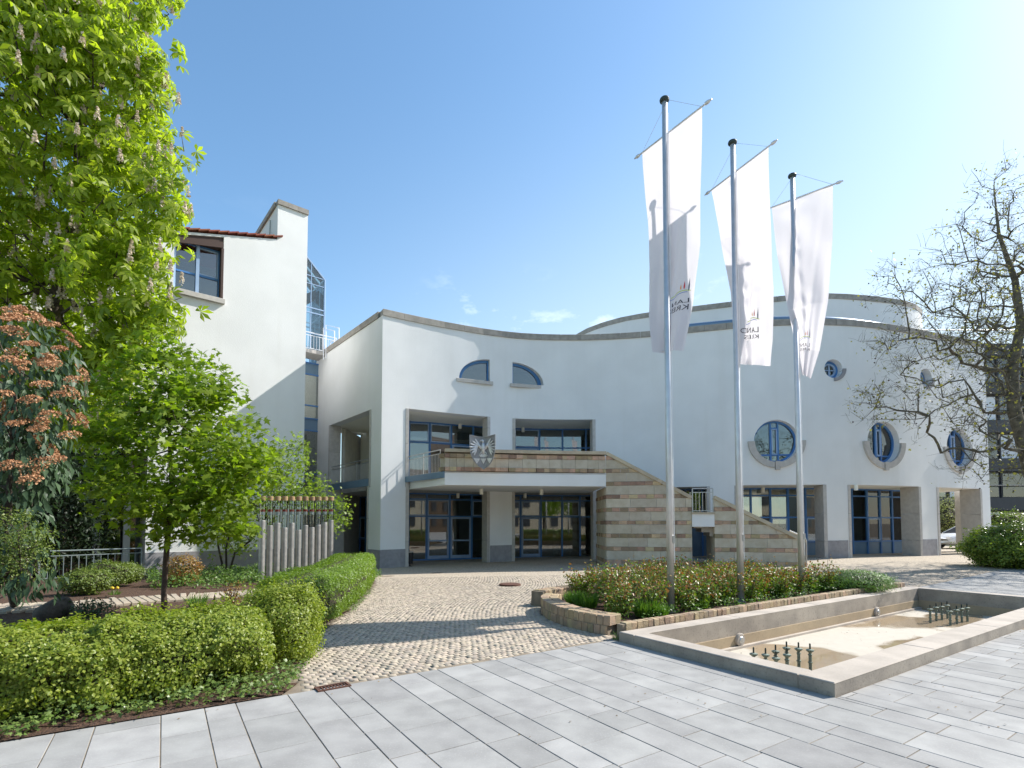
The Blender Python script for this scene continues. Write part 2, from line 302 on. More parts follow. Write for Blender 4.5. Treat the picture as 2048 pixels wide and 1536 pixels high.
bp = N('ShaderNodeBump'); bp.inputs['Strength'].default_value = .6; bp.inputs['Distance'].default_value = .012; K(mr.outputs[0], bp.inputs['Height']); K(bp.outputs[0], b_.inputs['Normal']); b_.inputs['Roughness'].default_value = .85
M['farcobble'] = fm
fm, nt, b_, out_ = nodes('square_slabs'); N = nt.nodes.new; K = nt.links.new
geo = N('ShaderNodeNewGeometry'); mpp = N('ShaderNodeMapping'); mpp.inputs['Rotation'].default_value = (0, 0, math.radians(-123.5)); K(geo.outputs['Position'], mpp.inputs[0])
br = N('ShaderNodeTexBrick'); br.inputs['Scale'].default_value = 1; br.inputs['Brick Width'].default_value = .6; br.inputs['Row Height'].default_value = .38; br.inputs['Mortar Size'].default_value = .006
br.inputs['Color1'].default_value = (.40, .387, .362, 1); br.inputs['Color2'].default_value = (.33, .32, .305, 1); br.inputs['Mortar'].default_value = (.16, .13, .10, 1)
K(mpp.outputs[0], br.inputs['Vector']); K(br.outputs['Color'], b_.inputs['Base Color']); b_.inputs['Roughness'].default_value = .65; M['square'] = fm
M['l_chestnut'] = leafmat('chestnut_leaf', (.15, .21, .02), (.31, .36, .04), .55)
M['l_maple'] = leafmat('maple_leaf', (.12, .19, .018), (.20, .26, .024), .5)
M['l_hedge'] = leafmat('hedge_leaf', (.16, .22, .03), (.28, .31, .05), .35, .4)
M['l_hedge2'] = leafmat('clipped_hedge_leaf', (.11, .18, .025), (.18, .26, .04), .3, .38)
M['l_ivy'] = leafmat('ivy_leaf', (.09, .15, .028), (.19, .25, .075), .2, .35)
M['l_vib'] = leafmat('viburnum_leaf', (.035, .068, .032), (.07, .12, .055), .15, .5, (1.3, 1.5, .8))
M['l_rose'] = leafmat('rose_leaf', (.10, .18, .025), (.17, .22, .035), .25, .45)
M['l_rose_red'] = leafmat('young_rose_leaf', (.28, .13, .04), (.22, .19, .045), .25, .35, (1.6, 1.2, .7))
M['l_grass'] = leafmat('grass_blade', (.07, .15, .02), (.12, .21, .035), .3)
M['l_lav'] = leafmat('lavender_leaf', (.10, .19, .045), (.16, .26, .07), .2)
M['l_plane'] = leafmat('young_plane_leaf', (.15, .145, .05), (.24, .21, .07), .35)
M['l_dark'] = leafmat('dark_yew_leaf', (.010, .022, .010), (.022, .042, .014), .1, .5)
M['l_box'] = leafmat('box_leaf', (.09, .14, .025), (.15, .19, .035), .22)
M['l_cover'] = leafmat('ground_cover_leaf', (.08, .15, .03), (.14, .22, .05), .28)
M['l_pale'] = leafmat('pale_spring_leaf', (.15, .22, .035), (.24, .31, .06), .5)
M['l_forsythia'] = leafmat('pale_yellow_green_leaf', (.22, .24, .08), (.32, .33, .13), .3)
M['l_bush'] = leafmat('glossy_bush_leaf', (.08, .14, .02), (.20, .25, .035), .28, .3)
M['blossom'] = leafmat('chestnut_blossom', (.52, .42, .32), (.70, .62, .50), .25, .6, (1.1, 1.1, 1.1))
M['cyme'] = leafmat('viburnum_flower_head', (.36, .17, .08), (.56, .32, .17), .12, .7, (1.1, 1, 1))
M['hcore'] = mat('shaded_core', (.035, .032, .018), (.05, .04, .024), scale=20, rough=1)  # shade inside the foliage put into the colour of a solid filler core
M['f_red'] = mat('red_petal', (.62, .03, .04), rough=.6); M['f_orange'] = mat('orange_petal', (.75, .2, .05), rough=.6); M['f_yellow'] = mat('yellow_petal', (.75, .5, .03), rough=.6)
# ================================================================ ground
def st(s, t, z=0.0): return Vector((pB.x * s + pA.x * t, pB.y * s + pA.y * t, z))
def inpoly(poly, x, y):
    x = np.asarray(x); y = np.asarray(y); r = np.zeros(x.shape, bool); n = len(poly)
    for i in range(n):
        x1, y1 = poly[i][0], poly[i][1]; x2, y2 = poly[(i + 1) % n][0], poly[(i + 1) % n][1]
        if y1 == y2: continue
        c = ((y1 > y) != (y2 > y)) & (x < (x2 - x1) * (y - y1) / (y2 - y1) + x1); r ^= c
    return r
FS0, FS1, FT0, FT1 = 5.84, 16.45, 2.76, 5.86       # fountain in paving coordinates
SLAB_T = 6.0
def grid_sheet(name, S, T, zoff, mat_, keep, parent=None):
    S = sorted(set(S)); T = sorted(set(T)); V = []; F = []
    for t in T:
        for s in S:
            p = st(s, t); V.append((p.x, p.y, float(gz(p.x, p.y)) + zoff))
    n = len(S)
    for j in range(len(T) - 1):
        for i in range(n - 1):
            if keep((S[i] + S[i+1]) / 2, (T[j] + T[j+1]) / 2): F.append((j*n + i, j*n + i + 1, (j+1)*n + i + 1, (j+1)*n + i))
    return np_mesh(name, V, F, mat_, parent, smooth=False)
e = .15
Sg = [-2500, -600, -200, -80] + list(np.arange(-50, 70, 2.0)) + [90, 200, 600, 2500, FS0 + e, FS1 - e]
Tg = [-2500, -600, -200, -80] + list(np.arange(-50, 60, 2.0)) + [80, 200, 600, 2500, FT0 + e, FT1 - e]
ground = grid_sheet('ground', Sg, Tg, -.0065, M['joint'], lambda s, t: not (FS0 + e < s < FS1 - e and FT0 + e < t < FT1 - e))
tag(ground, kind='structure')
GARDEN = [st(-3.8, SLAB_T + .02), G(300, 1432), G(600, 1387), G(606, 1335), G(622, 1278), G(668, 1245), G(712, 1213), G(735, 1183), G(752, 1163), G(752, 1141), Vector((-6.6, 22.9, 0)),
          Vector((-9.6, 25, 0)), Vector((-30, 34, 0)), Vector((-60, 40, 0)), Vector((-60, -2, 0)), st(-30, SLAB_T + .02)]
GARDEN = [(p[0], p[1]) for p in GARDEN]
# front outer edge of the planter wall, then the back wall
PW = [(.74, 11.45), (.60, 11.0), (.60, 10.5), (.70, 9.95), (.93, 9.35), (1.27, 8.83), (1.62, 8.5)]
BW = [(.42, 11.72), (1.0, 12.35), (1.9, 13.2), (3.2, 14.2), (5.2, 15.0), (7.2, 15.35), (8.6, 15.05), (9.55, 14.2)]
BED = [(p[0] + .2, p[1]) for p in PW] + [tuple(st(6.1, 6.02)[:2]), tuple(st(16.1, 6.02)[:2])] + [(p[0], p[1]) for p in reversed(BW)]
# ---- slabs
slab_root = thing('slab_paving', (0, 0, 0), None, None); slab_root['kind'] = 'structure'
rects = []
widths = [.27, .486, .352]; s = -.737 - 1.108 * 6; i = 0
while s < 34:
    w = widths[i % 3]; rr_ = random.Random(i * 17 + 3)
    t = -9.0 + rr_.random() * .6
    while t < SLAB_T:
        l = rr_.choice([.42, .5, .55, .6, .7, .8]) if w > .3 else rr_.choice([.42, .55, .6, .7])
        t2 = min(t + l, SLAB_T)
        if SLAB_T - t2 < .14: t2 = SLAB_T
        sc = [(s, s + w, t, t2)]
        out = []
        for (a, b, c, d) in sc:                                  # cut round the fountain
            if b <= FS0 or a >= FS1 or d <= FT0 or c >= FT1: out.append((a, b, c, d)); continue
            if a < FS0: out.append((a, FS0 - .004, c, d))
            if b > FS1: out.append((FS1 + .004, b, c, d))
            a2, b2 = max(a, FS0), min(b, FS1)
            if c < FT0: out.append((a2, b2, c, FT0 - .004))
            if d > FT1: out.append((a2, b2, FT1 + .004, d))
        for (a, b, c, d) in out:
            if b - a < .05 or d - c < .05: continue
            if b > 5.9 and a < 16.3 and d > FT1: continue
            m = st((a + b)/2, (c + d)/2)
            if m.y < 1.6 or abs(m.x) > 1.25 * m.y + 1.2: continue
            rects.append((a, b, c, d, m))
        t = t2
    s += w; i += 1
rects.sort(key=lambda r: r[4].y + (100 if r[4].y < 3.75 or abs(r[4].x) > 1.0 * r[4].y + .1 else 0))
def slab_geo(mb, a, b, c, d, rnd):
    g = .0046; h = .0042; p = [st(a + g, c + h), st(b - g, c + h), st(b - g, d - h), st(a + g, d - h)]
    tx, ty = (rnd.random() - .5) * .004, (rnd.random() - .5) * .004; z0 = (rnd.random() - .5) * .002
    m = st((a+b)/2, (c+d)/2); top = []; mid = []; bot = []
    for k, q in enumerate(p):
        base = float(gz(q.x, q.y)); zz = base + z0 + (q.x - m.x) * tx * 1.5 + (q.y - m.y) * ty * 1.5
        qi = q + (m - q).normalized() * .005
        top.append((qi.x, qi.y, zz)); mid.append((q.x, q.y, zz - .0035)); bot.append((q.x, q.y, base - .04))
    V = bot + mid + top; F = []
    for k in (0, 4):
        for i_ in range(4): j = (i_+1) % 4; F.append((k+i_, k+j, k+4+j, k+4+i_))
    F.append((8, 9, 10, 11)); mb.add(V, F)
rnd = random.Random(5)
for r in rects[:300]:
    mb = MB(); slab_geo(mb, *r[:4], rnd); mb.build('slab', M['slab'], slab_root)
mb = MB()
for r in rects[300:]: slab_geo(mb, *r[:4], rnd)
if mb.v: tag(mb.build('slab_field', M['slab'], slab_root), kind='stuff')
def keep_sq(s, t):
    if t > SLAB_T: return False
    cs = [st(s + a, t + b) for a in (-.5, .5) for b in (-.5, .5)]
    if FS0 < s < FS1 and FT0 < t < FT1: return False
    return any(p.y < 1.9 or abs(p.x) > 1.25 * p.y + .8 for p in cs)
tag(grid_sheet('square_paving', list(np.arange(-40, 61, 1.0)) + [FS0, FS1], list(np.arange(-60, 6, 1.0)) + [SLAB_T, FT0, FT1], -.0045, M['square'], keep_sq), kind='structure')
# ---- granite setts
cob_root = thing('cobble_paving', (0, 0, 0), None, None); cob_root['kind'] = 'structure'
pit = .096
ii, jj = np.meshgrid(np.arange(-140, 215), np.arange(-22, 215)); ii = ii.ravel().astype(float); jj = jj.ravel().astype(float)
u = ii * pit + (jj % 2) * pit * .5 + RNG.normal(0, .006, ii.shape); v = jj * pit
ang = math.radians(24); 
def cob_xy(u, v):
    vv = v + .28 * np.sin(u * 1.15 + .5) + .12 * np.sin(u * .37 + v * .5)
    uu = u + .22 * np.sin(v * .7)
    return 1.5 + uu * math.cos(ang) - vv * math.sin(ang), 8.0 + uu * math.sin(ang) + vv * math.cos(ang) - 3.0
X0, Y0 = cob_xy(u, v)
T0 = X0 * pA.x + Y0 * pA.y; S0 = X0 * pB.x + Y0 * pB.y
ok = (T0 > SLAB_T + .055) & (Y0 < 19.0) & (np.abs(X0) < Y0 * 1.05) & ~inpoly(GARDEN, X0, Y0)
PWo = [(p[0], p[1]) for p in PW] + [tuple(st(5.9, 6.02)[:2]), tuple(st(16.15, 6.02)[:2]), (9.8, 14.4)] + [(p[0] - .05, p[1] + .2) for p in reversed(BW)]
ok &= ~inpoly(PWo, X0, Y0)
ok &= ~((X0 > G(633, 1384).x) & (X0 < G(706, 1368).x) & (Y0 > 5.85) & (Y0 < 6.12))
u, v = u[ok], v[ok]; n = len(u)
def cob_geo(u, v):
    n = len(u); hu = (pit / 2 - .0025) * RNG.uniform(.93, 1.03, (n, 1)); hv = (pit / 2 - .003) * RNG.uniform(.93, 1.03, (n, 1))
    cu = np.array([-1, 1, 1, -1]) ; cv = np.array([-1, -1, 1, 1])
    zt = RNG.uniform(-.0025, .0025, (n, 1))
    rings = []
    for (f, dz) in ((1.0, -.045), (1.0, -.006), (.90, 0.0)):
        uu = u[:, None] + cu * hu * f + RNG.normal(0, .003, (n, 4)); vv = v[:, None] + cv * hv * f + RNG.normal(0, .003, (n, 4))
        x, y = cob_xy(uu, vv); z = gz(x, y) + dz + (zt if dz > -.04 else 0) + (RNG.normal(0, .002, (n, 4)) if dz > -.04 else 0)
        rings.append(np.stack([x, y, z], -1))
    V = np.stack(rings, 1).reshape(n, 12, 3)
    f = []
    for k in (0, 4):
        for i_ in range(4): j = (i_ + 1) % 4; f.append((k+i_, k+j, k+4+j, k+4+i_))
    f.append((8, 9, 10, 11)); f = np.array(f)
    F = (f[None] + (np.arange(n) * 12)[:, None, None]).reshape(-1, 4)
    return V.reshape(-1, 3), F
Xc, Yc = cob_xy(u, v); order = np.argsort(Yc); near = order[:300]; rest = order[300:]
for k in near:
    V, F = cob_geo(u[k:k+1], v[k:k+1]); np_mesh('cobble', V, F, M['cobble'], cob_root)
V, F = cob_geo(u[rest], v[rest]); tag(np_mesh('cobble_field', V, F, M['cobble'], cob_root), kind='stuff')
far = []
S2 = np.arange(-30, 60, 1.0); T2 = np.arange(0, 60, 1.0)
def keep_far(s, t):
    p = st(s, t); return p.y > 17.5 and t > SLAB_T and not bool(inpoly(GARDEN, p.x, p.y))
tag(grid_sheet('forecourt', S2, [SLAB_T + .01] + list(np.arange(7, 60, 1.0)), -.003, M['farcobble'], keep_far), kind='structure')
# drain grate at the slab edge, small cover in the forecourt
g0 = G(636, 1384, 0); g1 = G(702, 1372, 0); dx = (g1 - g0).normalized(); ctr = (g0 + g1) / 2 + Vector((-dx.y, dx.x, 0)) * .07
dg = thing('drain_grate', ctr, 'rusty iron drain grate with leaves at the edge of the grey slabs', 'drain')
mb = MB(); w_, d_ = (g1 - g0).length, .17; ay = Vector((-dx.y, dx.x, 0))
for sgn in (-1, 1):
    mb.box(ctr + dx * sgn * (w_/2 - .012), .024, d_, .03, ax=dx); mb.box(ctr + ay * sgn * (d_/2 - .012) , w_ - .05, .024, .03, ax=dx)
mb.build('frame', M['rust'], dg)
for k in range(9):
    MB().box(ctr + dx * (w_ * (-.4 + .1 * k)) - UP * .004, .014, d_ - .05, .02, ax=dx).build('bar', M['rust'], dg)
c_ = G(1020, 1169, -.02); o = MB().lathe(c_, [(.32, -.03), (.32, .022), (.29, .03), (.0, .03)], 24).build('manhole_cover', M['rust'], None, loc=c_)
tag(o, 'round rust brown manhole cover in the cobbled forecourt', 'manhole cover')
# ---- garden soil and path
def poly_sheet(name, poly, mat_, step=.5, zf=None, ins=0):
    xs = [p[0] for p in poly]; ys = [p[1] for p in poly]
    X, Y = np.meshgrid(np.arange(max(min(xs), -32), max(xs) + step, step), np.arange(max(min(ys), 2), min(max(ys), 34) + step, step))
    inside = inpoly(poly, X, Y); nx = X.shape[1]; V = []; idx = -np.ones(X.shape, int)
    bm_poly = poly
    F = []
    for j in range(X.shape[0] - 1):
        for i in range(nx - 1):
            if inside[j, i] and inside[j+1, i] and inside[j, i+1] and inside[j+1, i+1]:
                q = []
                for (a, b) in ((j, i), (j, i+1), (j+1, i+1), (j+1, i)):
                    if idx[a, b] < 0: idx[a, b] = len(V); V.append((X[a, b], Y[a, b], zf(X[a, b], Y[a, b])))
                    q.append(idx[a, b])
                F.append(tuple(q))
    o = np_mesh(name, V, F, mat_, None, smooth=True); return tag(o, kind='structure')
def soil_z(x, y): return float(gz(x, y)) + .015 + .03 * mnoise.noise(Vector((x * 1.3, y * 1.3, 0)))
poly_sheet('garden_soil', GARDEN, M['soil'], .16, soil_z)
poly_sheet('flower_bed_soil', BED, M['soil'], .1, lambda x, y: .13 + .03 * mnoise.noise(Vector((x * 2, y * 2, 3))))
tag(grid_sheet('garden_border', np.arange(-20, 3.2, .1), [SLAB_T + .004, SLAB_T + .2, SLAB_T + .45], .008, M['soil'], lambda s, t: s < 1.15), kind='structure')
path_root = thing('garden_path', (0, 0, 0), None, None); path_root['kind'] = 'structure'
pc = [G(-60, 1222), G(60, 1219), G(160, 1212), G(260, 1204), G(360, 1196), G(460, 1190), G(560, 1180)]
def resample(pts, d):
    pts = [Vector(p) for p in pts]; out = [pts[0].copy()]; acc = 0
    for a, b in zip(pts[:-1], pts[1:]):
        l = (b - a).length; x = d - acc
        while x <= l: out.append(a.lerp(b, x / l)); x += d
        acc = l - (x - d)
    return out
def smooth_path(pts, n=8):
    pts = [Vector(p) for p in pts]; out = []
    for i in range(len(pts) - 1):
        p0 = pts[max(i-1, 0)]; p1 = pts[i]; p2 = pts[i+1]; p3 = pts[min(i+2, len(pts)-1)]
        for k in range(n):
            t = k / n; out.append(.5 * ((2*p1) + (p2 - p0)*t + (2*p0 - 5*p1 + 4*p2 - p3)*t*t + (3*p1 - p0 - 3*p2 + p3)*t**3))
    out.append(pts[-1]); return out
pth = resample(smooth_path(pc), .145); mbs = MB(); cnt = 0; rnd = random.Random(9)
for k in range(len(pth) - 1):
    d = (pth[k+1] - pth[k]).normalized(); nrm = Vector((-d.y, d.x, 0)); x = -.66 + rnd.random() * .1
    while x < .62:
        l = .14 + rnd.random() * .14; c = pth[k] + d * .07 + nrm * (x + l/2); c.z = float(gz(c.x, c.y)) + .035 + rnd.uniform(-.004, .004)
        q = MB().box(c, .128, l - .014, .07, ax=d, bev=.01)
        if cnt < 290 and k > 9: q.build('paving_sett', M['cobble'], path_root); cnt += 1
        else: mbs.add(q.v, q.f)
        x += l
tag(mbs.build('sett_rows', M['cobble'], path_root), kind='stuff')
# ================================================================ fountain
fo = thing('fountain_basin', st(FS0, FT0), 'low rectangular concrete fountain basin, almost drained, with ochre puddles', 'fountain')
RZ = .15; RW = .30
def rim(name, s0, s1, t0, t1):
    # outer kerb: lower body and paler top
    n_ = max(1, int(round(max(s1 - s0, t1 - t0) / 2.6)))
    for k in range(n_):
        if s1 - s0 > t1 - t0: a, b, c, d = s0 + (s1 - s0)*k/n_, s0 + (s1 - s0)*(k+1)/n_, t0, t1
        else: a, b, c, d = s0, s1, t0 + (t1 - t0)*k/n_, t0 + (t1 - t0)*(k+1)/n_
        g = .002
        MB().box(st((a+b)/2, (c+d)/2, -.12), b - a - g, d - c - g, .52, ax=pB, ay=pA).build('rim_block', M['concrete'], fo)
        MB().box(st((a+b)/2, (c+d)/2, RZ - .0085), b - a - g, d - c - g, .017, ax=pB, ay=pA, bev=.012).build('rim_top', M['concrete_top'], fo)
rim('f', FS0, FS1, FT0, FT0 + RW + .08); rim('b', FS0, FS1, FT1 - RW, FT1)
rim('l', FS0, FS0 + RW, FT0 + RW + .083, FT1 - RW - .003); rim('r', FS1 - RW, FS1, FT0 + RW + .083, FT1 - RW - .003)
IS0, IS1, IT0, IT1 = FS0 + RW, FS1 - RW, FT0 + RW + .08, FT1 - RW
FZ = -.36
mb = MB()
for (a, b) in ((st(IS0, IT0), st(IS1, IT0)), (st(IS1, IT0), st(IS1, IT1)), (st(IS1, IT1), st(IS0, IT1)), (st(IS0, IT1), st(IS0, IT0))):
    d = (b - a).normalized(); nrm = Vector((d.y, -d.x, 0)); inn = -nrm
    c = (a + b) / 2 + inn * .012; mb.box((c.x, c.y, (FZ - .14) / 2 - .03), (b - a).length - .03, .024, -.10 - FZ, ax=d)
mb.build('inner_wall', M['basin'], fo)
MB().box(st((IS0 + IS1)/2, (IT0 + IT1)/2, FZ - .03), IS1 - IS0, IT1 - IT0, .06, ax=pB, ay=pA).build('basin_floor', M['puddle'], fo)
MB().box(st((IS0 + IS1)/2, IT1 - .06, FZ + .02), IS1 - IS0 - .1, .07, .04, ax=pB, ay=pA).build('skirting', M['concrete_top'], fo)
for px, py in ((1478, 1279), (1752, 1224)):
    rx, rz = ray(px, py); tt = IT1 - .024                      # point on the back inner wall
    D = tt / (rx * pA.x + pA.y); c = Vector((rx * D, D, EYE + rz * D))
    lp = thing('underwater_light', c, ('round wall light in the back wall of the basin near its left end' if px < 1600 else 'round wall light in the back wall of the basin nearer its far right end'), 'wall light', 'lights in the fountain wall')
    MB().lathe(c, [(.115, 0), (.115, .035), (.1, .05), (.07, .05)], 24, axis=-pA).build('ring', M['concrete_top'], lp)
    MB().lathe(c - pA * .051, [(.062, 0), (.05, .012), (.0, .014)], 20, axis=-pA).build('lens', M['steel'], lp)
def nozzle(c, h, label, grp):
    t = thing('fountain_nozzle', c, label, 'nozzle', grp)
    MB().lathe(c, [(.022, 0), (.022, h * .30), (.032, h*.31), (.032, h*.35), (.022, h*.36), (.022, h*.62), (.03, h*.63), (.03, h*.66), (.02, h*.67), (.02, h*.72)], 10).build('pipe', M['verdigris'], t, smooth=False)
    MB().lathe(c + UP * h * .72, [(.02, 0), (.055, .03), (.055, .045), (.02, .055)], 12).build('collar', M['verdigris'], t)
    MB().lathe(c + UP * (h * .72 + .055), [(.012, 0), (.012, .07), (.007, .08)], 8).build('jet_tip', M['darkgreen'], t)
g1 = [(1508, 1350), (1532, 1352), (1552, 1344), (1574, 1336), (1553, 1360), (1575, 1352), (1598, 1338), (1621, 1341)]
grp1 = 'bronze nozzles at the near end of the basin'; grp2 = 'bronze nozzles at the far end of the basin'
nm1 = ['leftmost bronze nozzle of the near group, mostly hidden by the rim', 'second bronze nozzle from the left in the near group', 'bronze nozzle in the back row of the near group, left one', 'tallest looking bronze nozzle in the back row of the near group',
       'bronze nozzle in the front row of the near group, sunk behind the rim', 'bronze nozzle in the middle front of the near group', 'second bronze nozzle from the right in the near group', 'rightmost bronze nozzle of the near group, standing clear']
for k, (px, py) in enumerate(g1): nozzle(G(px, py, FZ), .36, nm1[k], grp1)
g2 = [(1861, 1246), (1873, 1242), (1884, 1240), (1895, 1237), (1901, 1251), (1914, 1248), (1924, 1245), (1935, 1243)]
nm2 = ['leftmost nozzle of the far group in the shade', 'second nozzle from the left in the far group', 'third nozzle from the left in the far group', 'back nozzle at the middle of the far group',
       'front nozzle at the middle of the far group, lowest in view', 'third nozzle from the right in the far group', 'second nozzle from the right in the far group', 'rightmost nozzle of the far group']
for k, (px, py) in enumerate(g2): nozzle(G(px, py, FZ), .36, nm2[k], grp2)
# ================================================================ planter walls of setts
def sett_block(c, d, nrm, l, w, h, rnd):
    mb = MB(); r = []
    for (f, dz) in ((1, -h/2), (1, h/2 - .010), (.90, h/2)):
        for (i_, j_) in ((-1, -1), (1, -1), (1, 1), (-1, 1)):
            r.append(c + d * (i_ * l/2 * f + rnd.uniform(-.005, .005)) + nrm * (j_ * w/2 * f + rnd.uniform(-.006, .006)) + UP * (dz + rnd.uniform(-.004, .004)))
    F = []
    for k in (0, 4):
        for i_ in range(4): j = (i_+1) % 4; F.append((k+i_, k+j, k+4+j, k+4+i_))
    F.append((8, 9, 10, 11)); mb.add(r, F); return mb
def sett_wall(root, path, side, thick, courses, ch, pitch, zb, n_parts, rows=2, both=True):
    pts = resample(smooth_path([Vector((p[0], p[1], 0)) for p in path]), pitch); rnd = random.Random(len(pts)); rest = MB(); cnt = 0
    for k in range(len(pts) - 1):
        d = (pts[k+1] - pts[k]).normalized(); nrm = Vector((-d.y, d.x, 0)) * side
        for c in range(courses):
            for r in range(rows):
                off = (k + .5 * (c % 2))
                w = thick / rows; p = pts[k] + d * (pitch * (.5 + .45 * (c % 2))) + nrm * (w * (r + .5) + .004 * rnd.uniform(-1, 1)); p.z = zb + ch * (c + .5)
                b = sett_block(p, d, nrm, pitch - .010 + rnd.uniform(-.006, .002), w - .008, ch - .008, rnd)
                if cnt < n_parts: b.build('sett', M['sett_wall'], root); cnt += 1
                else: rest.add(b.v, b.f)
    if rest.v: tag(rest.build('sett_courses', M['sett_wall'], root), kind='stuff')
    # mortar core
    mb = MB()
    for a, b in zip(pts[:-1], pts[1:]):
        d = (b - a).normalized(); nrm = Vector((-d.y, d.x, 0)) * side
        mb.box((a + b)/2 + nrm * thick / 2 + UP * (zb + ch * courses / 2 - .012), (b-a).length + .005, thick - .03, ch * courses - .024, ax=d)
    mb.build('mortar_core', M['joint'], root)
w1 = thing('planter_wall', (.7, 10, 0), 'low curved wall of tan setts round the near left end of the rose bed', 'garden wall')
sett_wall(w1, PW, 1, .36, 2, .16, .132, -.01, 160, rows=2)
w2 = thing('planter_wall', (.5, 11.8, 0), 'sett wall behind the rose bed with its blunt square end facing the forecourt', 'garden wall')
sett_wall(w2, BW, -1, .36, 2, .175, .135, -.01, 60, rows=2)
w3 = thing('bed_edging', st(6.2, 6.0), 'straight low edging of rough setts along the back rim of the fountain', 'edging')
pp = [st(5.95, FT1 + .015), st(16.2, FT1 + .015)]
sett_wall(w3, [pp[0], pp[0].lerp(pp[1], .5), pp[1]], 1, .15, 2, .12, .128, .02, 300, rows=1)
# ================================================================ main building
GZ0 = -.35
hall = thing('town_hall', (5, 26, 0), 'large white rendered building with a long concave front, round windows and a stone capped parapet', 'building')
FP = [(-5.9, 23.6), (-4.6, 24.42), (-3.0, 25.30), (-1.0, 26.22), (.9, 26.75), (3.3, 26.9), (5.4, 26.72), (7.2, 26.35), (9.3, 25.7), (11.5, 25.1), (13.75, 24.8), (16.2, 24.9), (18.5, 25.45), (20.9, 26.3), (23.1, 27.15), (25.55, 28.05)]
FC = [Vector((p.x, p.y, 0)) for p in smooth_path([Vector((a, b, 0)) for a, b in FP], 6)]
FCx = np.array([p.x for p in FC]); FCy = np.array([p.y for p in FC])
def offset_curve(pts, d):
    out = []
    for i, p in enumerate(pts):
        t = (pts[min(i+1, len(pts)-1)] - pts[max(i-1, 0)]).normalized(); out.append(p + Vector((-t.y, t.x, 0)) * d)
    return out
def hit(px, py, curve=FC):
    rx, rz = ray(px, py)
    for a, b in zip(curve[:-1], curve[1:]):
        fa = a.x - rx * a.y; fb = b.x - rx * b.y
        if fa <= 0 <= fb or fb <= 0 <= fa:
            t = fa / (fa - fb) if fa != fb else 0; p = a.lerp(b, t); tan = (b - a).normalized()
            return Vector((p.x, p.y, EYE + rz * p.y)), tan
    raise ValueError((px, py))
ZP = 11.6
SB = bB.normalized()
side_end = FC[0] + SB * 8.6
TH = .5
# closed wall solid: side wall + curved front + right return
front = FC; inner = offset_curve(FC, TH)
right_end = FC[-1] + Vector((-.6, 9.0, 0)); rin = inner[-1] + Vector((-.4, 0, 0))
# mitre of the left corner
sn = Vector((SB.y, -SB.x, 0))      # inward normal of the side wall (towards +x)
t0_ = (FC[1] - FC[0]).normalized(); n0 = Vector((-t0_.y, t0_.x, 0))
def inter(p, d, q, e_):
    den = d.x * e_.y - d.y * e_.x; t = ((q.x - p.x) * e_.y - (q.y - p.y) * e_.x) / den; return p + d * t
cin = inter(FC[0] + sn * TH, SB, FC[0] + n0 * TH, t0_)
outer_path = [side_end] + FC + [right_end]
inner_path = [side_end + sn * TH, cin] + inner[1:-1] + [rin, right_end + Vector((-TH, 0, 0))]
def ribbon_solid(op, ip, z0, z1):
    n = len(op); V = []
    for path in (op, ip):
        for z in (z0, z1): V += [(p.x, p.y, z) for p in path]
    o0, o1, i0, i1 = 0, n, 2*n, 3*n; F = []
    for k in range(n - 1):
        F += [(o0+k, o0+k+1, o1+k+1, o1+k), (i0+k+1, i0+k, i1+k, i1+k+1), (o1+k, o1+k+1, i1+k+1, i1+k), (o0+k+1, o0+k, i0+k, i0+k+1)]
    F += [(o0, o1, i1, i0), (o0+n-1, i0+n-1, i1+n-1, o1+n-1)]
    return V, F
assert len(outer_path) == len(inner_path), (len(outer_path), len(inner_path))
V, F = ribbon_solid(outer_path, inner_path, GZ0, ZP - .3)
wall_mb = MB(); wall_mb.add(V, F)
cut = []
def cutter_box(p, tan, w, z0, z1, depth=3.0):
    nrm = Vector((-tan.y, tan.x, 0)); m = MB(); m.box((p.x, p.y, (z0+z1)/2), w, depth, z1 - z0, ax=tan, ay=nrm); cut.append(m)
def cutter_prism(p, tan, poly, depth=3.0):
    nrm = Vector((-tan.y, tan.x, 0)); m = MB(); m.prism([Vector((p.x, p.y, 0)) + tan * a + UP * b - nrm * depth/2 for a, b in poly], nrm * depth); cut.append(m)
ZG = 3.64; ZB0, ZB1 = 3.40, 3.97; ZU = 7.16
openings = []                                        # (kind, left point, right point, z0, z1)
def opening(px0, px1, py, z0, z1):
    a, _ = hit(px0, py); b, _ = hit(px1, py); c = (a + b)/2; tan = (b - a); tan.z = 0; w = tan.length; tan.normalize()
    mid, _ = hit((px0+px1)/2, py)
    c = Vector(((a.x+b.x)/2, (a.y+b.y)/2, 0)); cutter_box(c, tan, w, z0, z1); openings.append((a, b, tan, z0, z1, px0)); return openings[-1]
O2 = opening(811, 979, 1040, GZ0 - .2, ZG)
O1 = opening(811, 980, 900, ZB0 + .1, ZU)
O4 = opening(1024, 1192, 1040, GZ0 - .2, ZG)
O3 = opening(1025, 1191, 900, ZB0 + .1, ZU)
OS = opening(1343, 1421, 1040, GZ0 - .2, ZG - .03)
O5 = opening(1470, 1654, 1040, GZ0 - .2, ZG)
O6 = opening(1697, 1843, 1040, GZ0 - .2, ZG)
O7 = opening(1875, 1965, 1040, GZ0 - .2, ZG)
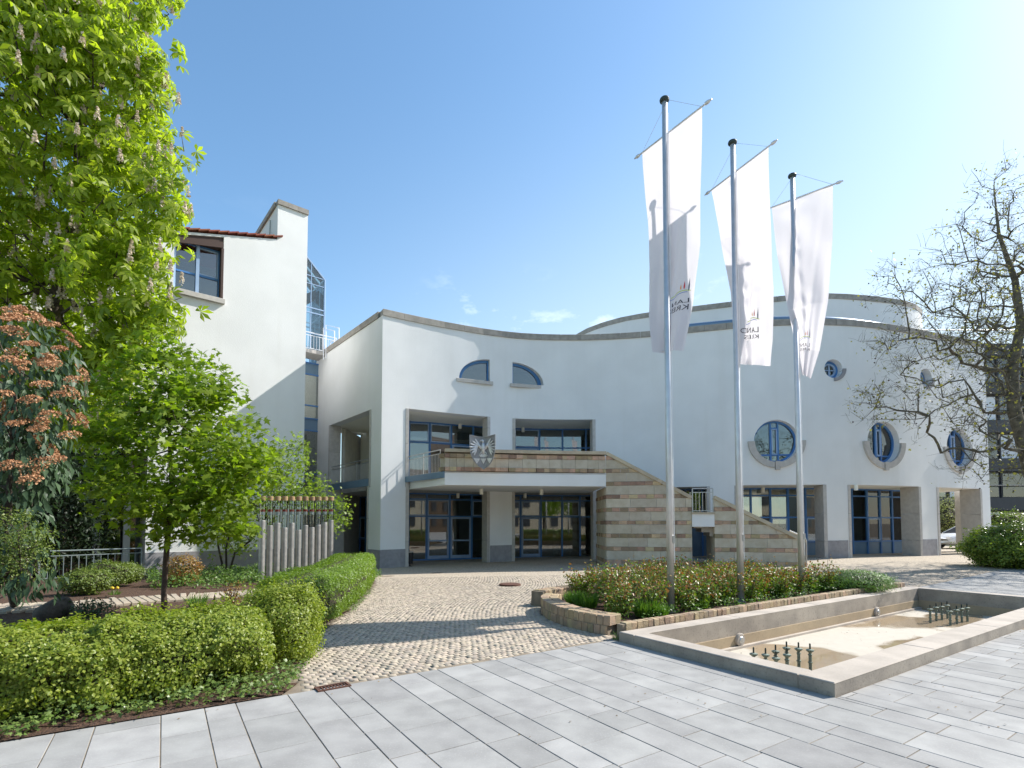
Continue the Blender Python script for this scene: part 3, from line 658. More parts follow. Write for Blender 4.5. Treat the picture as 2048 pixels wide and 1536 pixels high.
# side wall openings
def side_at(px, py):
    rx, rz = ray(px, py); p0 = FC[0]; t = (rx * p0.y - p0.x) / (SB.x - rx * SB.y); p = p0 + SB * t; return t, EYE + rz * p.y
ta, _ = side_at(742, 900); tb, _ = side_at(658, 900)
sc_ = FC[0] + SB * ((ta + tb)/2)
cutter_box(sc_, SB, tb - ta, ZB0 + .1, ZU); ts0, _ = side_at(737, 1050); ts1, _ = side_at(664, 1050)
sc2 = FC[0] + SB * ((ts0 + ts1)/2); cutter_box(sc2, SB, ts1 - ts0, GZ0 - .2, ZG)
# extra opening in the right return (see-through corner)
rr0 = FC[-1] + Vector((-.1, .75, 0)); cutter_box(rr0 + Vector((-.1, 2.9, 0)), Vector((-.066, 1, 0)).normalized(), 5.6, GZ0 - .2, ZG)
# round windows
rounds = []
for (px, py, r) in ((1553, 881, 1.01), (1768, 882, 1.01), (1918, 886, 1.01), (1667, 738, .45), (1852, 744, .45)):
    p, tan = hit(px, py); z = 5.74 if r > .9 else 9.2
    poly = [(r * math.cos(a), z + r * math.sin(a)) for a in np.linspace(0, 2*math.pi, 33)[:-1]]
    cutter_prism(Vector((p.x, p.y, 0)), tan, poly, 2.0); rounds.append((p, tan, z, r))
lun = []
for (px, sgn) in ((979.5, -1), (1025, 1)):
    p, tan = hit(px, 745); w, h, z = 1.62, 1.13, 8.93
    pts = [(0, z), (0, z + h)] + [(sgn * w * math.sin(a), z + h * math.cos(a)) for a in np.linspace(.12, math.pi/2, 14)]
    cutter_prism(Vector((p.x, p.y, 0)), tan, pts, 2.4); lun.append((p, tan, sgn, pts, z, w, h))
wall = wall_mb.build('facade_wall', M['stucco'], hall)
cm = MB()
cobjs = []
for m in cut: cobjs.append(m.build('cutter', M['stucco'], hall))
def boolean(o, cutters):
    cc = bpy.data.collections.new('cut')
    for c in cutters: cc.objects.link(c)
    md = o.modifiers.new('b', 'BOOLEAN'); md.operation = 'DIFFERENCE'; md.operand_type = 'COLLECTION'; md.collection = cc; md.solver = 'EXACT'
    dg_ = bpy.context.evaluated_depsgraph_get(); dg_.update(); me = bpy.data.meshes.new_from_object(o.evaluated_get(dg_))
    o.modifiers.clear(); o.data = me
    for c in cutters: bpy.data.objects.remove(c)
    bpy.data.collections.remove(cc)
boolean(wall, cobjs)
# coping stones on the parapet
def coping(root, path, z, w, h, pitch, nmax=300, out=.05):
    pts = resample(path, pitch)
    for a, b in zip(pts[:-1], pts[1:]):
        d = (b - a).normalized(); nrm = Vector((-d.y, d.x, 0)); c = (a + b)/2 + nrm * (w/2 - out)
        MB().box((c.x, c.y, z + h/2), (b - a).length - .012, w, h, ax=d, bev=.012).build('coping_stone', M['coping'], root)
coping(hall, FC, ZP - .3, .62, .3, 1.02)
coping(hall, [FC[0] + SB * 8.4, FC[0] + SB * .02], ZP - .3, .62, .3, 1.0)
# roof and hidden rear
def curve_poly(path, back, z0, z1, name, m):
    V = []; 
    mb = MB(); mb.prism([Vector((p.x, p.y, z0)) for p in path] + [Vector((p[0], p[1], z0)) for p in back], (0, 0, z1 - z0)); return mb.build(name, m, hall)
in5 = offset_curve(FC, .49)
curve_poly(in5[3:-2], [(25.3, 37), (24, 44), (-11, 44), (-9, 30)], 10.6, 10.8, 'roof', M['coping'])
curve_poly(in5[30:-2], [(25.2, 36.5), (8, 36.5)], ZG, ZB1 - .05, 'arcade_ceiling', M['soffit'])
mb = MB(); mb.box((17, 36.7, 7.4), 16.9, .3, 7.2); mb.box((-2, 44, 5), 20, .3, 12); mb.box((8.2, 40.4, 5.2), .3, 7.1, 11.4); mb.box((25.15, 36.9, 7.4), .6, .6, 7.2)
mb.build('rear_wall', M['stucco'], hall)
# plinths
def on_front(px, py=1100): return hit(px, py)[0] if px > 766 else FC[0] + Vector((.01, .006, 0))
def plinth(px0, px1, h=.82):
    a = on_front(px0); b = on_front(px1); k = [p for p in FC if a.x < p.x < b.x]; pts = [Vector((a.x, a.y, 0))] + k + [Vector((b.x, b.y, 0))]
    mb = MB()
    for p, q in zip(pts[:-1], pts[1:]):
        d = (q - p).normalized(); nrm = Vector((-d.y, d.x, 0)); zt = float(gz(p.x, p.y)) + h; c = (p+q)/2 + nrm * .10; mb.box((c.x, c.y, (zt + GZ0)/2), (q-p).length, .24, zt - GZ0, ax=d)
    mb.build('plinth', M['plinth'], hall)
plinth(764.5, 811); plinth(980, 1023.5); plinth(1192.5, 1342); plinth(1421.5, 1469); plinth(1655, 1696.5); plinth(1843.5, 1874.5); plinth(1966, 1981)
mb = MB(); c = FC[0] + SB * (ts0/2 - .01) + sn * .10; mb.box((c.x, c.y, .13), ts0 + .05, .26, .96, ax=SB); mb.build('plinth', M['plinth'], hall)
# stone jambs and lintel soffits
def jamb(a, tan, z0, z1, side, joints, depth=.62):
    nrm = Vector((-tan.y, tan.x, 0)); zs = [z0] + [z0 + (z1 - z0) * j for j in joints] + [z1]
    for u_, v_ in zip(zs[:-1], zs[1:]):
        c = Vector((a.x, a.y, 0)) + tan * side * .075 + nrm * (depth/2 - .03)
        MB().box((c.x, c.y, (u_ + v_)/2), .15, depth, v_ - u_ - .012, ax=tan, bev=.004).build('jamb_stone', M['jamb'], hall)
for (a, b, tan, z0, z1, px0) in openings:
    z0 = max(z0, GZ0); js = (.33, .66) if z0 < 0 else (.55, .85)
    d = .62 if px0 < 1300 else .95
    for (q, s_) in ((a, 1), (b, -1)): jamb(q, tan, z0, z1 - .002, s_, js, d)
for (c, w, z0, z1, s_) in ((sc_, tb - ta, ZB0 + .1, ZU, 1), (sc2, ts1 - ts0, GZ0, ZG, 1)):
    for q, sg in ((c - SB * w/2, 1), (c + SB * w/2, -1)):
        nrm = sn
        for u_, v_ in ((z0, z0 + (z1-z0)*.6), (z0 + (z1-z0)*.6, z1)):
            cc = q + SB * sg * .075 + nrm * .28; MB().box((cc.x, cc.y, (u_+v_)/2), .15, .62, v_ - u_ - .012, ax=SB, bev=.004).build('jamb_stone', M['jamb'], hall)
# ceiling, floor slabs of the loggias
inner_c = [FC[0] + SB * 8.4 + sn * .45, cin + Vector((-.02, -.02, 0))] + in5[1:60]
GD = 2.7
glass_c = offset_curve(FC, GD)
gl_cin = inter(FC[0] + sn * GD, SB, FC[0] + n0 * GD, t0_)
k0 = next(i for i, p in enumerate(glass_c) if p.x > gl_cin.x + .1)
glass_path = [FC[0] + SB * 8.4 + sn * GD, gl_cin] + glass_c[k0:]
def region(z0, z1, name, m, i1=44, i0=0):
    mb = MB(); fr = in5[:i1]; bk = glass_c[:i1]
    for i in range(max(1, i0), len(fr) - 1):
        a, b, c, d = fr[i], fr[i+1], bk[i+1] + (bk[i+1]-fr[i+1]).normalized()*5, bk[i] + (bk[i]-fr[i]).normalized()*5
        mb.prism([Vector((p.x, p.y, z0)) for p in (a, b, c, d)], (0, 0, z1 - z0))
    # the wedge behind the side wall
    if i0 == 0: mb.prism([Vector((p.x, p.y, z0 + .001)) for p in (cin, in5[1], bk[1] + (bk[1]-fr[1]).normalized()*5, FC[0] + SB*8.4 + sn*6, FC[0] + SB*8.4 + sn*.46)], (0, 0, z1 - z0 - .002))
    return mb.build(name, m, hall)
region(ZB0, ZB1 - .2, 'floor_slab', M['deck'])
region(ZU, ZU + .25, 'loggia_ceiling', M['soffit'])
mb = MB()
for i in range(1, 78):
    a, b = glass_c[i], glass_c[i+1]; f_ = (glass_c[i] - in5[i]).normalized(); a1, b1_ = a + f_ * .08, b + f_ * .08; zf = float(gz((a.x + b.x)/2, 26)) + .035
    if i < k0: continue
    mb.prism([Vector((p.x, p.y, zf - .08)) for p in (a1, b1_, b1_ + f_ * 6.3, a1 + f_ * 6.3)], (0, 0, .08))
mb.build('interior_floor', M['intfloor'], hall)
# ---- curtain walls: one window per bay, panes as its own pieces
def bay(kind, p, q, z0, z1, trans, root, door=False, panel=None, panes='glass', head=None, doublepull=1):
    d = (q - p); d.z = 0; w = d.length; d.normalize(); nrm = Vector((-d.y, d.x, 0)); f = .045
    c0 = Vector((p.x, p.y, 0)); mb = MB(); zs = [z0] + list(trans) + [z1]
    for s_ in (0, w): mb.box(c0 + d * (f/2 + .002 if s_ == 0 else w - f/2 - .002) + UP * (z0+z1)/2, f, .12, z1 - z0, ax=d)
    for k, z in enumerate(zs):
        zz = min(max(z, z0 + .035), z1 - .035); mb.box(c0 + d * w/2 + UP * zz, w - 2*f - .006, .10, .07, ax=d)
    o = mb.build('window' if not door else 'door_bay', M['blue'], root)
    for k in range(len(zs) - 1):
        a_, b_ = zs[k], zs[k+1]; lo_ = a_ + (.07 if k == 0 else .035); hi_ = b_ - (.07 if k == len(zs) - 2 else .035)
        if hi_ - lo_ < .08: continue
        isdoor = door and k == 0
        pm = M['blue_panel'] if (panel and k in panel) else M[panes]
        if isdoor:
            dm = MB(); fr = .085
            for s_ in (f + fr/2 + .01, w - f - fr/2 - .01): dm.box(c0 + d * s_ - nrm * .02 + UP * (lo_+hi_)/2, fr, .07, hi_ - lo_ - .01, ax=d)
            for z in (lo_ + .09, lo_ + .95, hi_ - .05): dm.box(c0 + d * w/2 - nrm * .02 + UP * z, w - 2*f - 2*fr - .024, .06, .16 if z < lo_ + .1 else .08, ax=d)
            do = dm.build('door_frame', M['blue_pale'], o)
            MB().box(c0 + d * w/2 - nrm * .02 + UP * (lo_ + hi_)/2, w - 2*f - 2*fr - .03, .012, hi_ - lo_ - .05, ax=d).build('pane', M['glass'], o)
            hs = w - f - fr - .01 if doublepull > 0 else f + fr + .01
            hp = c0 + d * hs - nrm * .12; MB().tube([hp + UP * (lo_ + .75) + nrm*.07, hp + UP * (lo_ + .78), hp + UP * (lo_ + 1.45), hp + UP * (lo_ + 1.48) + nrm*.07], .017, 8).build('door_handle', M['steel'], o)
        else:
            MB().box(c0 + d * w/2 + UP * (lo_+hi_)/2 + nrm * .01, w - 2*f - .004, .014, hi_ - lo_, ax=d).build('panel' if pm is M['blue_panel'] else 'pane', pm, o)
            if k == 1 and not (panel and k in panel) and random.random() < .4:
                sm = MB(); 
                for s_ in (f + .03, w - f - .03): sm.box(c0 + d * s_ - nrm * .03 + UP * (lo_+hi_)/2, .05, .04, hi_ - lo_ - .02, ax=d)
                for z in (lo_ + .035, hi_ - .035): sm.box(c0 + d * w/2 - nrm * .03 + UP * z, w - 2*f - .12, .04, .05, ax=d)
                sm.build('sash', M['blue_pale'], o)
    return o
def gpt(px, py, curve): return hit(px, py, curve)[0]
def run(pxs, py, curve, z0, z1, trans, doors=(), panel=None, panes='glass'):
    pts = [gpt(x, py, curve) for x in pxs]
    for k in range(len(pts) - 1): bay('w', pts[k], pts[k+1], z0, z1, trans, hall, door=(k in doors), panel=panel, panes=panes, doublepull=1 if k % 2 else -1)
zb = -.12
# ground floor, left part (from the side wall round to the staircase)
run([814, 853, 899, 943, 981, 1010, 1041, 1082, 1124, 1160, 1196], 1050, glass_path, zb, ZG - .24, [2.18, 3.08], doors=(1, 2, 6))
run([814, 859, 902, 946, 990, 1028, 1079, 1125, 1172, 1205], 900, glass_path, ZB1 - .2, ZU - .002, [ZB1 + 2.1], doors=(2, 5))
lp = [glass_path[0], glass_path[1]]
n_ = 7
for k in range(n_):
    a = lp[0].lerp(lp[1], k/n_); b = lp[0].lerp(lp[1], (k+1)/n_); bay('w', a, b, zb, ZG - .24, [.9, 2.18], hall)
a = glass_path[1]; b = gpt(814, 1050, glass_path)
nn = max(1, int((b - a).length / 1.2))
for k in range(nn): bay('w', a.lerp(b, k/nn), a.lerp(b, (k+1)/nn), zb, ZG - .24, [2.18, 3.08], hall)
b = gpt(814, 900, glass_path)
for k in range(nn): bay('w', a.lerp(b, k/nn), a.lerp(b, (k+1)/nn), ZB1 - .2, ZU, [ZB1 + 2.1], hall)
# upper loggia: solid rendered back wall on the side
mb = MB(); c = (lp[0] + lp[1])/2; mb.box((c.x, c.y, (ZB1 + ZU)/2 - .05), (lp[1]-lp[0]).length - .3, .2, ZU - ZB1 + .3, ax=SB); mb.build('loggia_back_wall', M['soffit'], hall)
# right ground floor
gr = offset_curve(FC, 2.3)
run([1440, 1469, 1502, 1541, 1576, 1611, 1637, 1665], 1050, gr, .02, ZG, [.86, 2.12, 3.25], panel=(0,))
run([1665, 1690], 1050, gr, .02, ZG, [.86, 2.12, 3.25], panel=(0,))
run([1690, 1704, 1734, 1760, 1784, 1808], 1050, gr, .08, ZG, [.86, 2.12, 3.25], panel=(0,), panes='glass_clear')
ce = gpt(1808, 1050, gr); back_dir = Vector((.12, .99, 0))
for k in range(5): bay('w', ce + back_dir * (1.05*k), ce + back_dir * (1.05*(k+1)), .08, ZG, [.86, 2.12, 3.25], hall, panel=(0,), panes='glass_clear')
run([1330, 1372, 1405, 1440], 1050, gr, .0, ZG, [2.1], panel=(0,))
# interior shell
mb = MB(); mb.box((-1.5, 33.9, 3.4), 18, .2, 7.6); mb.box((11.0, 33.3, 1.9), 6.2, .2, 3.9); mb.box((8.0, 30.8, 3.4), .2, 6, 7.4); mb.box((-9.4, 31.6, 3.4), .2, 5, 7.4)
mb.build('interior_wall', M['intwall'], hall)
mb = MB()
for (x, y) in ((-3.2, 29.8), (-.4, 30.8), (2.6, 31.2), (5.0, 31), (10.5, 29.6), (14.2, 29.4)): mb.lathe((x, y, -.3), [(.2, 0), (.2, 3.6)], 14)
mb.build('interior_column', M['intwall'], hall)
# a few pieces of furniture seen through the glass
mb = MB()
for (x, y, w, d, h) in ((-4.2, 28.6, .6, .6, .75), (-1.8, 29.6, 1.4, .7, 1.05), (4.0, 30.2, 1.6, .6, 1.1), (12.6, 28.4, 1.6, .8, .75), (15.6, 28.2, 1.2, .8, .75), (17.2, 28.4, 1.5, .7, .9)):
    mb.box((x, y, h - .15 - .02), w, d, .04); 
    for i_ in (-1, 1):
        for j_ in (-1, 1): mb.box((x + i_ * (w/2 - .04), y + j_ * (d/2 - .04), h/2 - .15), .04, .04, h)
mb.build('lobby_table', M['limestone'], hall)
MB().box((gpt(1477, 1020, gr).x + .1, gpt(1477, 1020, gr).y + .22, 2.6), .5, .02, 1.1).build('yellow_blind', mat('yellow_fabric', (.62, .62, .03), rough=.8), hall)
# blinds in the glazed corner
for px in (1719, 1772, 1795):
    p = gpt(px, 1000, gr); MB().box((p.x, p.y + .12, 2.72), .5, .02, .75, ax=hit(px, 1000, gr)[1]).build('white_blind', M['blind'], hall)
# lamps under the slabs
def lampcan(p): MB().lathe(p, [(.085, 0), (.085, .26)], 14).build('ceiling_lamp', M['soffit'], hall)
for px, py, z in ((916, 985, ZG), (963, 976, ZG), (1050, 985, ZG), (1083, 977, ZG), (1526, 983, ZG), (1712, 978, ZG), (920, 855, ZU), (1046, 862, ZU)):
    rx, rz = ray(px, py); D = (z - .2 - EYE) / rz
    if 22 < D < 30: lampcan(Vector((rx * D, D, (ZB0 if z == ZG and px < 1200 else z) - .26)))
# rear pillar seen through the corner arch
pb = P(1934, 1040, 30.4); mb = MB().box((pb.x, pb.y, 1.9), .62, .5, 4.2); mb.build('corner_pillar', M['stucco'], hall)
MB().box((pb.x - .37, pb.y, 1.9), .14, .56, 4.2).build('jamb_stone', M['jamb'], hall); MB().box((pb.x + .45, pb.y, 1.9), .3, .56, 4.2).build('jamb_stone', M['jamb'], hall)
MB().box((pb.x + .02, pb.y - .26, .5), .62, .08, 1.0).build('plinth', M['plinth'], hall)
# ---- round windows
def arc_stone(root, p, tan, z, r0, r1, a0, a1, d0, d1, n=12):
    nrm = Vector((-tan.y, tan.x, 0)); mb = MB(); c = Vector((p.x, p.y, z)); V = []
    for k in range(n + 1):
        a = a0 + (a1 - a0) * k/n; e_ = tan * math.cos(a) + UP * math.sin(a)
        V += [c + e_ * r0 + nrm * d0, c + e_ * r1 + nrm * d0, c + e_ * r1 + nrm * d1, c + e_ * r0 + nrm * d1]
    F = [(4*k + i_, 4*k + (i_+1) % 4, 4*k + 4 + (i_+1) % 4, 4*k + 4 + i_) for k in range(n) for i_ in range(4)] + [(3, 2, 1, 0), (4*n, 4*n+1, 4*n+2, 4*n+3)]
    mb.add(V, F); return mb
for (p, tan, z, r) in rounds:
    nrm = Vector((-tan.y, tan.x, 0)); c = Vector((p.x, p.y, z))
    if r > .9:
        o = arc_stone(hall, p, tan, z, r - .09, r, 0, 2*math.pi, .30, .42, 32).build('round_window', M['blue'], hall)
        MB().prism([c + nrm * .36 + (tan * math.cos(a) + UP * math.sin(a)) * (r - .08) for a in np.linspace(0, 2*math.pi, 33)[:-1]], nrm * .012).build('pane', M['glass'], o)
        mb = MB()
        for s_ in (-.17, .17): mb.box(c + tan * s_ + nrm * .34, .07, .10, 2 * math.sqrt((r-.09)**2 - .17**2), ax=tan)
        zz = z - .64; ww = 2 * math.sqrt((r-.09)**2 - .64**2); mb.box(Vector((p.x, p.y, zz)) + nrm * .345, ww, .09, .07, ax=tan)
        mb.box(Vector((p.x, p.y, z + .66)) + nrm * .345, .27, .08, .07, ax=tan)
        mb.build('mullion', M['blue'], o)
        mb = MB()
        for s_ in (-.105, .105): mb.box(c + tan * s_ + nrm * .31 + UP * .0, .045, .06, 1.2, ax=tan)
        for s_ in (-.6, .6): mb.box(c + UP * s_ + nrm * .31, .255, .06, .05, ax=tan)
        mb.build('sash', M['blue_pale'], o)
        # stone crescent in five pieces with a keystone
        a0 = math.pi - .0; 
        for (u_, v_) in ((math.pi, math.pi*1.25), (math.pi*1.25, math.pi*1.5 - .10), (math.pi*1.5 + .10, math.pi*1.75), (math.pi*1.75, math.pi*2)):
            arc_stone(hall, p, tan, z, r + .0, r + .285, u_ + .003, v_ - .003, -.09, .3).build('crescent_stone', M['jamb'], hall)
        MB().box(c - UP * (r + .17) + nrm * (.05), .20, .40, .40, ax=tan).build('keystone', M['jamb'], hall)
    else:
        o = arc_stone(hall, p, tan, z, r - .12, r, 0, 2*math.pi, .34, .42, 28).build('round_window', M['blue'], hall)
        arc_stone(hall, p, tan, z, r - .19, r - .12, 0, 2*math.pi, .32, .40, 28).build('sash', M['blue_pale'], o)
        MB().prism([c + nrm * .39 + (tan * math.cos(a) + UP * math.sin(a)) * (r - .15) for a in np.linspace(0, 2*math.pi, 25)[:-1]], nrm * .012).build('pane', M['glass'], o)
        MB().box(c + nrm * .35, .06, .06, 2*(r - .19), ax=tan).box(c + nrm * .351, 2*(r - .19), .05, .04, ax=tan).build('mullion', M['blue_pale'], o)
        arc_stone(hall, p, tan, z, r, r + .16, -math.pi/2, 0, -.05, .25).build('crescent_stone', M['plinth'], hall)
for (p, tan, sgn, pts, z, w, h) in lun:
    nrm = Vector((-tan.y, tan.x, 0)); c = Vector((p.x, p.y, 0)); sc1 = .1
    inner_pts = [(sgn*.08, z + .06), (sgn*.08, z + h - .12)] + [(sgn * (w - .2) * math.sin(a), z + .06 + (h - .18) * math.cos(a)) for a in np.linspace(.2, math.pi/2, 14)]
    mb = MB(); n_ = len(pts); V = []; 
    for (a_, b_), (e1, e2) in zip(pts, inner_pts): V += [c + tan*a_ + UP*b_ + nrm*.2, c + tan*e1 + UP*e2 + nrm*.2, c + tan*e1 + UP*e2 + nrm*.32, c + tan*a_ + UP*b_ + nrm*.32]
    F = []
    for k in range(n_):
        j = (k + 1) % n_; F += [(4*k, 4*k+1, 4*j+1, 4*j), (4*k+1, 4*k+2, 4*j+2, 4*j+1)]
    mb.add(V, F); o = mb.build('lunette_window', M['blue'], hall)
    MB().prism([c + tan*a_ + UP*b_ + nrm*.27 for a_, b_ in inner_pts], nrm*.012).build('pane', M['glass'], o)
    a_, b_ = (-.14, w + .14) if sgn > 0 else (-w - .14, .14)
    MB().box(c + tan*(a_ + b_)/2 + UP*(z - .085) + nrm*.06, b_ - a_, .38, .17, ax=tan, bev=.01).build('window_sill', M['jamb'], hall)
# ---- upper drum
DR = smooth_path([Vector(p) for p in ((4.0, 36, 0), (4.65, 34.1, 0), (6.2, 32.3, 0), (8.3, 31.1, 0), (13.5, 29.3, 0), (17, 28.5, 0), (20.8, 29.0, 0), (23.3, 29.9, 0), (25.0, 31.6, 0), (25.6, 34, 0))], 6)
ZD = 14.5
V, F = ribbon_solid(DR, offset_curve(DR, .4), 10.7, ZD - .3); MB().add(V, F).build('drum_wall', M['stucco'], hall)
coping(hall, DR, ZD - .3, .55, .3, 1.25)
MB().prism([Vector((p.x, p.y, 13.9)) for p in offset_curve(DR, .38)], (0, 0, .1)).build('drum_roof', M['coping'], hall)
rl = offset_curve(FC, .95); rl = [p for p in rl if 8.5 < p.x < 24.2]
MB().tube([p + UP * (ZP + .36) for p in rl], .15, 10).build('roof_rail', M['rail_blue'], hall, smooth=True)
mb = MB()
for p in resample(rl, 1.5): mb.box(p + UP * (ZP + .05), .10, .10, .55)
mb.build('rail_post', M['blue_panel'], hall)
# ================================================================ balcony
balc = thing('balcony', (0, 23, ZB0), 'curved balcony above the entrance with a striped stone parapet and a steel railing', 'balcony')
BF = smooth_path([Vector((-2.78, 21.7, 0)), Vector((-1.2, 21.98, 0)), Vector((1.6, 22.38, 0)), Vector((4.05, 22.6, 0))], 5)
pL = hit(812, 950)[0]; pL.z = 0
side_pts = [FC[0] + SB * (tb - .1) - sn * .02, FC[0] + SB * .9 + sn * .3]
slab_poly = [(p.x, p.y) for p in BF] + [(4.05, 26.9)] + [(p.x, p.y) for p in reversed(in5[:34]) if -4.9 < p.x < 3.9] + [(pL.x + .12, pL.y + .15)]
mb = MB(); mb.prism([Vector((a, b, ZB0)) for a, b in slab_poly], (0, 0, .50)); mb.build('slab', M['stucco'], balc)
mb = MB(); mb.prism([Vector((a, b, ZB0 + .502)) for a, b in slab_poly], (0, 0, .06)); mb.build('deck', M['deck'], balc)
# slab edge strip at the railing
MB().bar(Vector((BF[0].x, BF[0].y, ZB0 + .43)) + Vector((-.03, 0, 0)), Vector((pL.x - .02, pL.y, ZB0 + .43)), .06, .26).build('slab_edge', M['blue_panel'], balc)
# striped parapet: courses of separate blocks
ZT = 4.91
def clip(poly, f):
    out = []; n = len(poly)
    for i in range(n):
        a, b = poly[i], poly[(i+1) % n]; fa, fb = f(a), f(b)
        if fa >= 0: out.append(a)
        if (fa >= 0) != (fb >= 0): t = fa / (fa - fb); out.append((a[0] + (b[0]-a[0])*t, a[1] + (b[1]-a[1])*t))
    return out
RED = [.17 + .557 * k for k in range(9)]; RH = .165
def masonry(root, o, d, s0, s1, zbot, zmaxf, nrm, thick, seed, zlim=99, rustic=None):
    """courses of single stones along a straight wall; nrm points out of the face"""
    rnd = random.Random(seed); bands = []
    z = RED[0] - RH/2 - (.557 - RH)
    for k in range(9): bands.append((RED[k] - .557 + RH/2, RED[k] - RH/2, 0)); bands.append((RED[k] - RH/2, RED[k] + RH/2, 1))
    for (z0, z1, red) in bands:
        z0 = max(z0, zbot); 
        if z1 - z0 < .03 or z0 >= zlim: continue
        z1 = min(z1, zlim); x = s0 - (rnd.random() * .3 if not red else rnd.random() * .15)
        while x < s1:
            l = (.34 + rnd.uniform(-.02, .03)) if red else rnd.uniform(.75, 1.25); a, b = max(x, s0), min(x + l, s1); x += l
            if b - a < .03: continue
            poly = [(a + .004, z0 + .004), (b - .004, z0 + .004), (b - .004, z1 - .004), (a + .004, z1 - .004)]
            for f in zmaxf: poly = clip(poly, f)
            if len(poly) < 3: continue
            pr = (.012 + rnd.random() * .02) if red else rnd.random() * .004
            if red and rustic and rustic(a): pr = .05 + rnd.random() * .05
            pts = [o + d * u_ + UP * v_ + nrm * pr for u_, v_ in poly]
            MB().prism(pts, -nrm * thick).build('red_stone' if red else 'pale_stone', M['redstone'] if red else M['limestone'], root)
for k in range(len(BF) - 1):
    a, b = BF[k], BF[k+1]; d = (b - a).normalized(); nrm = Vector((d.y, -d.x, 0)); o = Vector((a.x, a.y, 0))
    masonry(balc, o, d, 0, (b-a).length, ZB0 + .575, [], nrm, .2, 40 + k, zlim=ZT - .14, rustic=lambda s: (k < 8))
    MB().box((a + b)/2 + UP * (ZT - .07) - nrm * .12, (b - a).length + .004, .42, .14, ax=d).build('cap_stone', M['cap'], balc)
    c = (a + b)/2 - nrm * .23; MB().box((c.x, c.y, (ZB0 + .56 + ZT - .14)/2), (b-a).length, .06, ZT - .14 - ZB0 - .57, ax=d).build('parapet_back', M['limestone'], balc)
a = BF[0]; d = (pL - a).normalized()
# short return at the left end of the parapet
o = Vector((a.x, a.y, 0)); nrm = Vector((-d.y, d.x, 0)); masonry(balc, o + nrm * .0, d, .0, .36, ZB0 + .575, [], nrm, .1, 77, zlim=ZT - .14, rustic=lambda s: True)
def railing(root, a, b, z0, h, pitch=.125, post=1.3, mat_='steel', both=True, r=.011):
    a = Vector(a); b = Vector(b); L_ = (b - a).length; d = (b - a).normalized()
    MB().tube([a + UP * (z0 + h), b + UP * (z0 + h)], .024, 8).build('handrail', M[mat_], root)
    MB().bar(a + UP * (z0 + h - .16), b + UP * (z0 + h - .16), .03, .03).build('top_rail', M[mat_], root)
    MB().bar(a + UP * (z0 + .07), b + UP * (z0 + .07), .03, .03).build('bottom_rail', M[mat_], root)
    n_ = max(1, int(L_ / post))
    for k in range(n_ + 1): p = a.lerp(b, k/n_); MB().box(p + UP * (z0 + h/2), .045, .02, h, ax=d).build('post', M[mat_], root)
    m_ = int(L_ / pitch)
    for k in range(1, m_): p = a.lerp(b, k/m_); MB().tube([p + UP * (z0 + .08), p + UP * (z0 + h - .17)], r, 5).build('baluster', M[mat_], root)
ra = BF[0] + d * .37 + UP * 0; railing(balc, Vector((ra.x, ra.y, 0)), Vector((pL.x + .1, pL.y + .05, 0)), ZB0 + .5, 1.0)
sr = thing('loggia_railing', FC[0] + SB * ta + UP * ZB1, 'steel railing in the side opening above the ground floor, left of the corner pillar', 'railing')
sa = FC[0] + SB * (ta + .16) + sn * .1; sb_ = FC[0] + SB * (tb - .16) + sn * .1
railing(sr, Vector((sa.x, sa.y, 0)), Vector((sb_.x, sb_.y, 0)), ZB1 - .1, 1.0)
MB().bar(Vector((sa.x, sa.y, ZB0 + .33)) - sn*.12, Vector((sb_.x, sb_.y, ZB0 + .33)) - sn*.12, .06, .34).build('slab_edge', M['blue_panel'], sr)
# ================================================================ outdoor staircase
stair = thing('stone_staircase', (8, 21.8, 0), 'outdoor staircase behind a striped wall of pale limestone and red sandstone', 'staircase')
SA = Vector((4.05, 22.6, 0)); SE = Vector((11.95, 20.95, 0)); sd = (SE - SA).normalized(); sL = (SE - SA).length; sn_out = Vector((sd.y, -sd.x, 0))
def s_at(px, py):
    rx, rz = ray(px, py); den = sd.x - rx * sd.y; s_ = (rx * SA.y - SA.x) / den; p = SA + sd * s_; return s_, EYE + rz * p.y
sl1, zl1 = s_at(1383, 992); sr0, zr0 = s_at(1428, 990); sr1, zr1 = s_at(1610, 1078)
k1 = (ZT - zl1) / sl1; k2 = (zr0 - zr1) / (sr1 - sr0)
masonry(stair, SA, sd, 0, sl1, -.1, [lambda q: (ZT - .13 - k1 * q[0]) - q[1]], sn_out, .34, 5, zlim=ZT - .14)
masonry(stair, SA, sd, sr0, sr1, -.1, [lambda q: (zr0 - .15 - k2 * (q[0] - sr0)) - q[1]], sn_out, .34, 6)
def cap(p, q, w=.46, h=.14):
    n_ = max(1, int((q - p).length / 1.1))
    for k in range(n_): a_ = p.lerp(q, k/n_ + .001); b_ = p.lerp(q, (k+1)/n_ - .001); MB().bar(a_, b_, w, h).build('cap_stone', M['cap'], stair)
off = -sn_out * .15
cap(SA + UP * (ZT - .07) + off + sd * .02, SA + sd * sl1 + UP * (zl1 - .07) + off)
cap(SA + sd * sr0 + UP * (zr0 - .09) + off, SA + sd * sr1 + UP * (zr1 - .09) + off)
